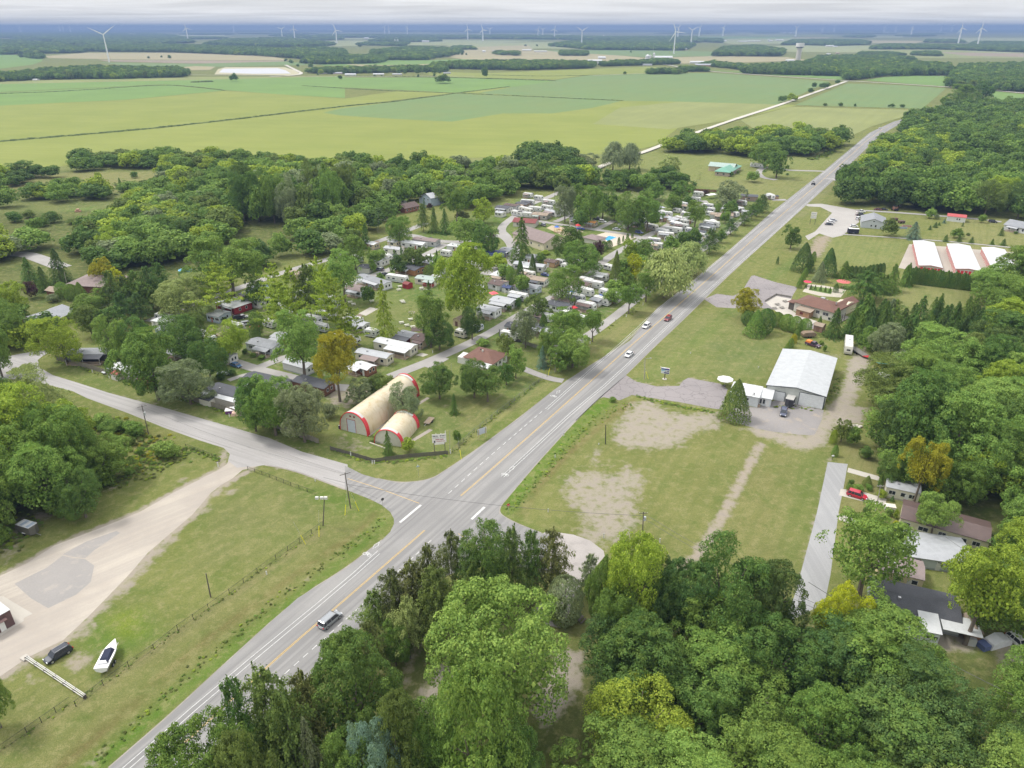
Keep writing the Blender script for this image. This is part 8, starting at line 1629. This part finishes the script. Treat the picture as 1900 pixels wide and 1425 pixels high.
for k in (.3,.65,.97): MB().box(W_ * k - .15, W_ * k + .03,-.15,-.1, ht + .003, ht + (.25 if k < .9 else .9)).part('top_fin', paint('sign_white',(.72,.70,.68),.5,.05,.1), t_)
# blue electronic sign
a = G(1233,703.5); t_ = thing('pylon_sign','sign', a, R(-22),'blue and white roadside sign on a single dark post'); hs = zat(a, 682.5); hb = zat(a, 693)
MB().cyl((0,0,0),.75,.15,14).part('footing', CONC, t_); MB().box(-.13,.13,-.13,.13,.15, hb).part('post', DWOOD, t_); o = MB().box(-1.35,1.35,-.18,.18, hb, hs).part('cabinet', paint('sign_cab',(.62,.64,.66),.4), t_); z0 = hs - hb
MB().box(-1.3,1.3,-.2,-.185, hb + z0 * .68, hb + z0 * .88).part('blue_band', paint('sign_blue',(.02,.07,.26),.4), o); MB().box(-.4,1.3,-.2,-.185, hb + z0 * .08, hb + z0 * .26).part('navy_band', paint('sign_navy',(.025,.02,.15),.4), o); MB().box(-1.3,-.1,-.2,-.185, hb + z0 * .42, hb + z0 * .62).part('teal_panel', paint('sign_teal',(.28,.48,.60),.4), o)
textrow(o, .05,1.2, hb + z0 * .38, z0 * .2,(.03,.03,.10),9,-.2); MB().box(.35,1.2,-.2,-.185, hb + z0 * .91, hb + z0 * .98).part('red_strip', paint('sign_red',(.6,.1,.12),.4), o); MB().box(-1.75,-1.45,-.1,.1, hs - .5, hs + .2).part('side_lamp', paint('lamp_cream',(.66,.60,.4),.5), o)
# back of a road sign on two posts
a, b = G(888,817), G(902,812); t_ = thing('road_sign','sign', a, math.atan2((b - a).y, (b - a).x),'grey backed road sign on two yellowish posts beside the highway'); W_ = (b - a).length; h0, h1 = zat(a, 808), zat(a, 797)
for x in (.1, W_ - .1): MB().box(x - .07, x + .07,-.07,.07,0, h1 - .1).part('post', wood('yellow_post',(.45,.38,.16)), t_)
MB().box(-.2, W_ + .2,.075,.11, h0, h1).part('panel', paint('sign_back',(.46,.50,.55),.4), t_)
# double board sign far up the highway
a, b = G(1502.5,416), G(1511.5,416.5); t_ = thing('roadside_board','sign', a, math.atan2((b - a).y, (b - a).x),'tall two-post double board sign beside the far forecourt'); W_ = (b - a).length; h1 = zat(a, 393); hm_ = zat(a, 399.5); h0 = zat(a, 405)
for x in (0, W_): MB().box(x - .1, x + .1,-.1,.1,0, h1).part('post', DWOOD, t_)
for z0_, z1_, sd_ in ((hm_ + .1, h1,11),(h0, hm_ - .1,12)): o = MB().box(-.2, W_ + .2,-.2,-.12, z0_, z1_).part('board', paint('sign_white',(.72,.70,.68),.5), t_); textrow(o, .1, W_ - .1,(z0_ + z1_)/2 - .2,.45,(.25,.28,.3), sd_, -.22)
# stop sign facing the side street, and one seen from behind
t_ = thing('stop_sign','stop sign', G(943,953),0,'red octagonal stop sign at the right corner of the crossing'); MB().cyl((0,0,0),.04,2.9,6).part('post', CHROME, t_); hs = 2.5
an_ = math.atan2(*(G(1004,989) - G(926,952)).yx) - math.pi / 2+math.pi; ov_ = [(.42*math.cos(math.pi / 8+k * math.pi / 4),.42*math.sin(math.pi / 8+k * math.pi / 4)+hs) for k in range(8)]
q = MB().prism(ov_, -.08,-.055).part('plate', paint('stop_red',(.60,.02,.03),.4), t_); q.rotation_euler.z = R(20)
fc = bpy.data.curves.new('stop_text','FONT'); fc.body = 'STOP'; fc.size = .30; fc.align_x = 'CENTER'; fc.align_y = 'CENTER'; fc.extrude = .004; fo = bpy.data.objects.new('stop_text', fc); COL.objects.link(fo); dg = bpy.context.evaluated_depsgraph_get(); tm = bpy.data.meshes.new_from_object(fo.evaluated_get(dg)); bpy.data.objects.remove(fo)
tm.materials.clear(); tm.materials.append(paint('sign_white',(.72,.70,.68),.5)); tx = link('lettering', tm, q, (0,-.088, hs)); tx.rotation_euler.x = math.pi / 2
t_ = thing('stop_sign','stop sign', G(711,942),0,'dark backed stop sign at the left corner of the crossing'); MB().cyl((0,0,0),.04,2.9,6).part('post', CHROME, t_); q = MB().prism(ov_, -.08,-.055).part('plate', paint('stop_back',(.08,.08,.085),.5), t_); q.rotation_euler.z = R(35)
t_ = thing('street_sign','street name sign', G(776.5,883),.4,'thin street name sign on the corner grass'); MB().cyl((0,0,0),.035,3.0,6).part('post', CHROME, t_); MB().box(-.45,.45,-.02,.02,2.75,2.98).part('name_plate', paint('sign_greenish',(.30,.38,.42),.4), t_); MB().box(-.02,.02,-.45,.45,3.0,3.22).part('name_plate', paint('sign_greenish',(.30,.38,.42),.4), t_)
# guy wire guards and marker posts
YG = paint('guard_yellow',(.75,.68,.03),.5)
def guard(p0, p1, label, h0=1.2):
 a = G(*p0); b = G(*p1); t_ = thing('guy_guard','guy wire guard', a, 0, label); d = (b - a).normalized(); top = d * .9+UP * 2.4; MB().bar((0,0,0), top, .07,0,6).part('yellow_sleeve', YG, t_); MB().bar(top, top * 2.4,.02,0,4).part('guy_wire', CHROME, t_)
guard((666,948),(654,944),'yellow guy wire guard right of the crossing pole'); guard((640,956),(650,944),'yellow guy wire guard left of the crossing pole'); guard((856,852),(850,844),'yellow guy wire guard beside the corner fence'); guard((1017,697),(1026,691),'yellow guy wire guard beside the gravel lane'); guard((1203,703),(1197,702),'yellow guy wire guard beside the parking lot mouth'); guard((567,1010),(556,1008),'yellow marker at the long chain link fence'); guard((592,996),(599,980),'white yellow guy guard below the floodlight pole')
def marker(px, h, c, label, w=.12):
 t_ = thing('marker_post','marker post', G(*px),0, label); MB().box(-w, w, -.05,.05,0, h).part('stake', paint('mk%.2f' % c[0], c, .5), t_); MB().box(-w * .9, w * .9,-.06,.06, h * .82, h * .92).part('band', paint('mk_band',(.1,.1,.12),.5), t_)
for p_, h_, l_ in (((691,861),1.1,'white utility marker pair member left at the fence corner'),((695,860.5),1.1,'white utility marker pair member right at the fence corner'),((651,846),1.3,'white sign plate on the grass before the dark fence'),((836,842),1.4,'white marker at the end of the dark fence'),((172,691),1.,'white marker in front of the long board fence left part'),((203,702),1.,'second white marker in front of the long board fence'),((426,774),1.2,'white marker below the hot tub'),
 ((495,1066),.9,'white hydrant like marker below the long chain link fence'),((405,866),1.4,'white notice at the gravel driveway mouth'),((1120,998),1.3,'white notice stake on the bare corner lot'),((1224,1007),1.2,'white marker behind the yellow green tree'),((1017,950),.9,'white marker on the lawn right of the stop sign'),((585,958 - 65),.0 + .9,'pale marker beside the side road'),((1111,825),.5,'white foot stone at the black pole'),
 ((803,655),1.,'yellowish marker on the camp lane grass'),((1162,588),1.1,'white marker under the edge lane tree'),((1193,566),1.1,'white marker on the verge by the edge lane'),((1095,638),1.,'white reflector beside the edge lane tree'),((1046,809),1.,'small white marker at the highway shoulder'),((1030,850),1.,'second small white marker at the highway shoulder'),((1312,471),1.2,'white gate post at the edge lane'),((1407,683),.6,'white plate on the lawn before the warehouse'),((1281,656),.6,'small dark green mound marker on the lawn')):
 marker(p_, h_, (.70,.70,.68), l_)
for p_, l_ in (((1280,652),'left low shrub mound on the open lawn'),((1272,660),'right low shrub mound on the open lawn')):
 pass
t_ = thing('mailbox','mailbox', G(1544,853),0,'white mailbox at the top of the concrete drive'); MB().box(-.05,.05,-.05,.05,0,1.1).part('post', DWOOD, t_); MB().prismx([(-.15,1.1),(.15,1.1),(.15,1.3),(.08,1.4),(-.08,1.4),(-.15,1.3)],-.3,.3).part('box', paint('mail_white',(.65,.65,.66),.4), t_)
t_ = thing('yard_box','storage box', G(1650,946),-.25,'small white storage box beside the brown roofed home'); MB().box(-1.1,1.1,-.7,.7,0,1.2).part('box', paint('box_white',(.62,.60,.56),.5), t_); MB().box(-1.2,1.2,-.8,.8,1.21,1.3).part('lid', paint('lid_cream',(.66,.62,.54),.5), t_)
for p_, l_ in (((1580,794),'left'),((1592,795),'right')):
 t_ = thing('rock_pile','rubble', G(*p_),.3, l_ + ' heap of pale rubble behind the hedge corner'); [MB().box(-.6,.5,-.4,.4,0,.5).part('stone', paint('pale_stone',(.5,.46,.4),.8), t_, (x, y, 0), None) for x, y in ((0,0),(1.1,.4),(-.8,.7),(.4,1.1))]
t_ = thing('log_rail','log', G(1078,1108),.5,'fallen grey log rail beside the gravel lane'); MB().bar((-2.4,0,.35),(2.4,.4,.4),.17,0,7,.13).part('trunk_log', BARKG, t_); MB().bar((-1,-.6,.15),(-.6,.6,.3),.1,0,6).part('cross_log', BARKG, t_)
# red flag on the porch
t_ = thing('flag','flag', G(151,676),0,'red and white flag hanging at the dark porch'); MB().bar((0,0,0),(0,0,4.2),.04).part('pole', CHROME, t_); MB().add([(0,0,4.1),(.9,-.3,3.6),(1.0,-.35,2.5),(.1,-.1,3.0)],[(0,1,2,3)]).part('cloth', paint('flag_red',(.55,.02,.05),.8), t_)
t_ = thing('flag','flag', G(658,412),0,'red and white flag on a pole by the camp back road'); MB().bar((0,0,0),(0,0,8.5),.05).part('pole', CHROME, t_); MB().add([(0,0,8.3),(.5,-.2,8.0),(.6,-.2,5.2),(0,-.1,5.4)],[(0,1,2,3)]).part('cloth', paint('flag_red',(.55,.02,.05),.8), t_)

# ================================================================== FAR LANDMARKS
TW = paint('turbine_white',(.76,.77,.78),.4,.03,.0)
def turbine(px, base, hub, rot, yaw, label=None, auto='white wind turbine', blade=None):
 b = G(px, base); h = min(98.0, zat(b, hub)); t_ = thing('wind_turbine','wind turbine', b, 0, label, 'wind turbines on the plain', auto)
 k = h / 84.0; thick = max(1.15, depth(b)/2200.0)
 MB().cyl((0,0,0),2.1*k * thick, h - 1,12,0,'z',1.25*k * thick).part('tower', TW, t_)
 nac = MB().box(-1.8*k, 1.8*k, -3*k, 5.5*k, -1.8*k, 1.8*k).part('nacelle', TW, t_, (0,0, h)); nac.rotation_euler.z = yaw
 R_ = (blade or min(46.0,49*k)); bm_ = cached(('blade', round(R_, 1), round(thick, 2)), lambda: MB().add([(-.6*thick, -.3,0),(.6*thick, -.3,0),(.6*thick, .3,0),(-.6*thick, .3,0),(-1.3*thick, -.25, R_ * .2),(1.6*thick, -.25, R_ * .2),(1.6*thick, .25, R_ * .2),(-1.3*thick, .25, R_ * .2),(-.25*thick, -.1, R_),(.4*thick, -.1, R_),(.4*thick, .1, R_),(-.25*thick, .1, R_)],
  [(0,1,5,4),(1,2,6,5),(2,3,7,6),(3,0,4,7),(4,5,9,8),(5,6,10,9),(6,7,11,10),(7,4,8,11),(8,9,10,11)]).mesh('blade', TW))
 hb_ = MB().cyl((0,-4.5*k, 0),1.5*k, 1.8*k, 10,0,'y').part('hub', TW, nac)
 for i in range(3):
  bo = link('blade', bm_, t_, Vector((0,0, h))+Vector((math.sin(yaw)*3.6*k, -math.cos(yaw)*3.6*k, 0))); bo.rotation_euler = (0, rot + i * 2.0944,0)
  bo.rotation_mode = 'QUATERNION'; bo.rotation_quaternion = (Matrix.Rotation(yaw, 4,'Z') @ Matrix.Rotation(rot + i * 2.0944,4,'Y')).to_quaternion()
turbine(203,115.5,64, R(-64),.25,'nearest and largest wind turbine, beyond the left woods')
for x, y0, y1, rt in ((349,76,52,-14),(524,71,54,-62),(547,72,53,0),(625,80,56,-20),(868,73,54,-10),(896,76,55,-18),(909,67,54,60),(998,69,55,20),(1007,69,55,-62),(1028.6,72,54,10),(1079,84,57,-60),(1250,100,59,-24),(1257,72,51,40),(1282,80,56,-60),(1297,67,50,40),(1341,67,50,30),(1476,68,49,-62),(1525,60,43,0),(1547,55,42,25),(1640,59,44,10),(1661,52,40,-62),(1690,66,46,20),(1745,57,40,-60),(1765,52,39,15),(1777,84,50,-14),(1813,86,50.5,-6),
      (39,57,44,0),(112,56,46,20),(118,56,45,-30),(131,56,46,10),(714,62,49,30),(722,62,50,-20),(756,64,50,15),(434,56,48,30)):
 turbine(x, max(y0,59.5), y1, R(rt),.2 + .01*(x % 7), None)
# water tower
b = G(1480,114); t_ = thing('water_tower','water tower', b, 0,'pale concrete water tower with a wide tank on the plain'); h = zat(b, 80); s = FPX / depth(b); hk = zat(b, 89)
MB().cyl((0,0,0),4.6/s, hk, 16,0,'z',4.2/s).part('stem', paint('tower_concrete',(.52,.49,.44),.7), t_); MB().cyl((0,0, hk),5.2/s, 2.0/s, 20,0,'z',7.4/s).part('tank_base', paint('tank_dark',(.22,.25,.3),.6), t_); MB().cyl((0,0, hk + 2.0/s),7.6/s, h - hk - 2/s, 20,0,'z',7.2/s).part('tank', paint('tank_white',(.66,.65,.63),.5), t_); MB().bar((0,0, h),(0,0, h + 3/s),.3).part('mast', CHROME, t_)
# far farm buildings: gabled barns, silos
def farm(px0, px1, y, hpx, dpx, wall, rc, auto, name='far_barn', group='farm buildings on the plain', label=None):
 a, b2 = G(px0, y), G(px1, y); s = FPX / depth(a); L_ = (b2 - a).length
 t_ = thing(name, 'barn', a, 0, label, group, auto); D_m = dpx; h = hpx / s * .62
 shell(L_, D_m, h, 'gable','x', hpx / s * .4).part('wall', paint('farmwall%.2f' % wall[0], wall, .6), t_); roof_mb(L_, D_m, h, 'gable','x', hpx / s * .4,.4,.3).part('roof', paint('roofing_' + rc, RC[rc],.5), t_)
for x0, x1, y, hp, d, w, rc, au in ((125,137,78.5,2.6,18, WHITE, 'white','white barn'),(170,176,72,3,18, WHITE, 'white','white barn'),(239,252,66,3.2,22, TANW, 'lgrey','pale barn'),(258,276,70.5,1.6,25, WHITE, 'white','long low white barn'),(213,217,62,2,20, WHITE, 'white','white barn'),(27,39,71.5,2,22, LGREY, 'lgrey','pale barn'),(353,361,72.5,2.2,18, WHITE, 'white','white barn'),(60,69,149.5,2.5,10, WHITE, 'white','white shed at the far wood edge'),
 (690,737,69,2,40, WHITE, 'white','very long white barn'),(676,684,73,3.2,20, WHITE, 'white','white barn'),(702,708,76,2.4,14, WHITE, 'white','white shed'),(775,783,77,3.4,20, WHITE, 'white','white barn'),(783,796,78.5,3.0,20, WHITE, 'white','white barn'),(895,901,97,3,12, WHITE, 'white','small white house'),(914,926,97,3,14, TANW, 'grey','grey roofed farmhouse'),(969,986,94.5,2.6,14, WHITE, 'white','white barn'),(991,1015,96.5,2.2,14, WHITE, 'white','long white barn'),
 (1066,1098,72.5,1.8,40,(.6,.56,.5),'white','long cream barn'),(1104,1116,71,2.4,30, WHITE, 'white','white barn'),(1091,1117,115.5,4.2,20, WHITE, 'white','wide white barn'),(1110,1124,110,4.6,16, OFFW, 'white','white barn'),(1109,1120,119,3,12, OFFW, 'lgrey','white shed'),(1215,1248,111,6.4,20, OFFW, 'white','long white grain barn'),(1215,1250,117,3,10, LGREY, 'lgrey','low grey shed'),(1240,1256,116.5,3,12, WHITE, 'white','white shed'),(1193,1210,122,3,8, LGREY, 'grey','grey shed'),(1263,1275,93,3,14, TANW, 'grey','grey roofed barn'),
 (1336,1348,77,2.2,20, WHITE, 'white','white barn'),(1370,1386,78,2,25, WHITE, 'white','long white barn'),(1387,1412,77.5,1.8,30, OFFW, 'white','long white barn'),(1428,1434,77,2.6,16, WHITE, 'white','white barn'),(1440,1455,76,2.4,25, WHITE, 'white','white barn'),(1281,1316,118,4,14, WHITE, 'white','long white roofed factory'),(1290,1322,124,5,10,(.42,.27,.18),'lgrey','brick fronted factory'),(1334,1342,123.5,3,8, WHITE, 'white','white shed'),(1459,1474,114.5,3.6,14, WHITE, 'white','white hall left of the water tower'),(1533,1547,87,2.8,20, WHITE, 'white','white barn'),
 (1547,1554,87.5,2,16, WHITE, 'white','white shed'),(1534,1541,101,2,10, WHITE, 'white','white house'),(1551,1558,100,2.4,10, TANW, 'tan','tan house'),(1642,1649,53+8,1.6,40, WHITE, 'white','white barn'),(1448,1459,61.5,1.4,40, WHITE, 'white','white barn'),(1464,1475,61.5,1.6,40, WHITE, 'white','white barn'),(640,660,140.5,3.4,10, WHITE, 'white','white building behind the roadside trees'),(692,712,139.5,2.6,12, OFFW, 'white','white building behind the roadside trees'),(728,745,139.5,2.6,12, OFFW, 'lgrey','pale building behind the roadside trees'),(590,612,137,3.2,10, WHITE, 'white','white building behind the roadside trees'),(618,634,137.5,3,10,(.55,.45,.5),'lgrey','pale building behind the roadside trees'),(823,836,137,2.6,8, LGREY, 'grey','grey building behind the roadside trees')):
 farm(x0, x1, y, hp, d, w, rc, au)
for x, y, hp, w in ((1201,114.5,14,8),(1213,108,11,4),(1207,108,7,3),(733,78.5,6.5,3),(738,78.5,6.5,3),(778,77,5,2),(688,69,4,2),(1119.5,71,6.5,2.4),(1098,70,3.4,2),(1426,78,6.5,3),(1257,117,4,3),(1262,118,4,3)):
 b = G(x, y); s = FPX / depth(b); t_ = thing('silo','silo', b, 0, None, 'silos on the plain','pale grain silo'); hh = zat(b, y - hp * .8)
 MB().cyl((0,0,0), w / s / 2, hh, 14).part('drum', paint('silo_grey',(.56,.57,.58),.4), t_); MB().cyl((0,0, hh), w / s / 2, w / s * .35,14,0,'z',.1).part('cap', paint('silo_cap',(.66,.67,.68),.4), t_)
b = G(1211,110); t_ = thing('lattice_mast','mast', b, 0,'thin lattice mast beside the white silos'); MB().bar((0,0,0),(0,0, zat(b, 86)),.8,0,4,.3).part('mast_shaft', CHROME, t_); MB().cyl((0,0,0),2,.5,8).part('footing', CONC, t_)
# ================================================================== LABELS for the things without one of their own
LM = [('white warehouse',1490,710),('long arch barn',700,770),('blue swimming pool',1132,443),('brown roofed restaurant',1515,565),('red doored storage sheds',1765,490),('highway crossing',810,950),('long board fence',380,755),('covered white boat',205,1225),
  ('beige roofed hall',1000,440),('red roofed bungalow',890,670),('green roofed house',1350,315),('grey gabled house',1620,415),('playground',1050,428),('water tower',1480,100),('nearest wind turbine',203,90),('brown brick house',760,390),('gravel driveway',200,1040),('blue spruce',1006,665),('two-post billboard',815,820),
  ('bright red car',1590,922),('long cream mobile home',1750,990),('charcoal roofed mobile home',1690,1150),('gravel clearing in the wood',1050,1240),('round above-ground pool',344,503),('slate roofed bungalow',115,595),('pinkish roofed house',165,535),('broad bright green maple',915,1215),('highway curve',1650,240),('sandy bare lot',1150,880),
  ('pale pond',470,131),('white grain barn',1232,110),('red skirted home',224,700),('grey porch home',482,655),('red shed',752,535),('cream home with end porch',728,655),('big willow',1232,500),('golden maple',631,700),('silver minivan',613,1150),('forecourt cars',1541,413),('camp back road',600,485),('maroon roofed cabin',972,415),
  ('tallest spruce',968,450),('navy roofed home',910,478),('charcoal home with cedar walls',750,505),('long tan roofed home',1338,406),('lilac canopy tent',1224,390),('white motorhome row',1290,370),('camper behind the warehouse',1572,645),('bucket truck',1632,690),('orange shed',1800,1185),('green clearing at upper left',130,405),('great corn field',600,250),('far twin willows',1152,290),
  ('gravel road between the far fields',1450,195),('far junction of gravel roads',1568,151),('brick fronted factory',1305,120),('very long white barn',714,68),('wide white barn',1105,113),('side road bend',75,665),('yellow topped tree',1548,1110),('tallest of the three near maples',566,640),('pale lone tree clump',823,146),('round dense tree by the caravan',876,600),('games lawn',740,570),('lower right corner',1895,1420),('middle of the lower edge',1300,1422),('lower left end of the wood',420,1420),('right edge of the photo',1895,880),('left edge of the photo',5,880),('lone top left bushes',60,330),('forked tree trunk',1790,1190),('wide tree over the concrete drive',1592,1100),('dirt track end',1270,1050)]
ORD = ['nearest','second nearest','third nearest','fourth nearest','fifth nearest','sixth nearest','seventh nearest','eighth nearest','ninth nearest','tenth nearest','eleventh nearest','twelfth nearest','thirteenth nearest','fourteenth nearest','fifteenth nearest','sixteenth nearest','seventeenth nearest','eighteenth nearest']
def side(dx, dy):
 if abs(dx) > abs(dy)*1.3: return 'right of' if dx > 0 else 'left of'
 return 'in front of' if dy > 0 else 'behind'
used = {o['label'] for o in COL.objects if o.get('label')}
buckets = {}
for o, auto, px in THINGS:
 if isinstance(auto, tuple):
  q = auto[1]; w = KINDS[q['kind']][1]; big = 'tall ' if q['H'] > 13 else 'small ' if q['H'] < 6 and q['kind'] != 'shrub' else ''
  d = f"{big}{q['col']} {w}"
  if q.get('glabel'): o['group'] = q['group']
 else: d = auto or o['category']
 x, y = px; k = sorted(LM, key=lambda l: (l[1] - x) ** 2+(l[2] - y) ** 2*2.2)
 l = k[0] if (k[0][1] - x) ** 2+(k[0][2] - y) ** 2 > 30 else k[1]
 buckets.setdefault((d, l[0], side(x - l[1], y - l[2])),[]).append((math.hypot(x - l[1], y - l[2]), o))
for (d, l, s), lst in buckets.items():
 lst.sort(key=lambda t: t[0])
 for i, (_, o) in enumerate(lst):
  o['label'] = f"{d} {s} the {l}" if len(lst) == 1 else f"{d}, {ORD[min(i, 17)]} one {s} the {l}"
n_=0
for o in COL.objects:
 lb = o.get('label')
 if lb and len(lb.split()) > 16: o['label'] = ' '.join(lb.split()[:16]); n_ += 1
print('labels cut', n_)
# ================================================================== AIR
mb = MB(); mb.box(-33000,33000,-400,33000,-1.5,147)
hm = bpy.data.materials.new('pale_blue_air'); hm.use_nodes = True; hm.node_tree.nodes.clear()
_o = hm.node_tree.nodes.new('ShaderNodeOutputMaterial'); _v = hm.node_tree.nodes.new('ShaderNodeVolumePrincipled')
_v.inputs['Color'].default_value = (.25,.36,.60,1); _v.inputs['Density'].default_value = 1/8200.; _v.inputs['Anisotropy'].default_value = .0
hm.node_tree.links.new(_v.outputs[0], _o.inputs['Volume'])
mb.part('haze', hm, None, kind='stuff')
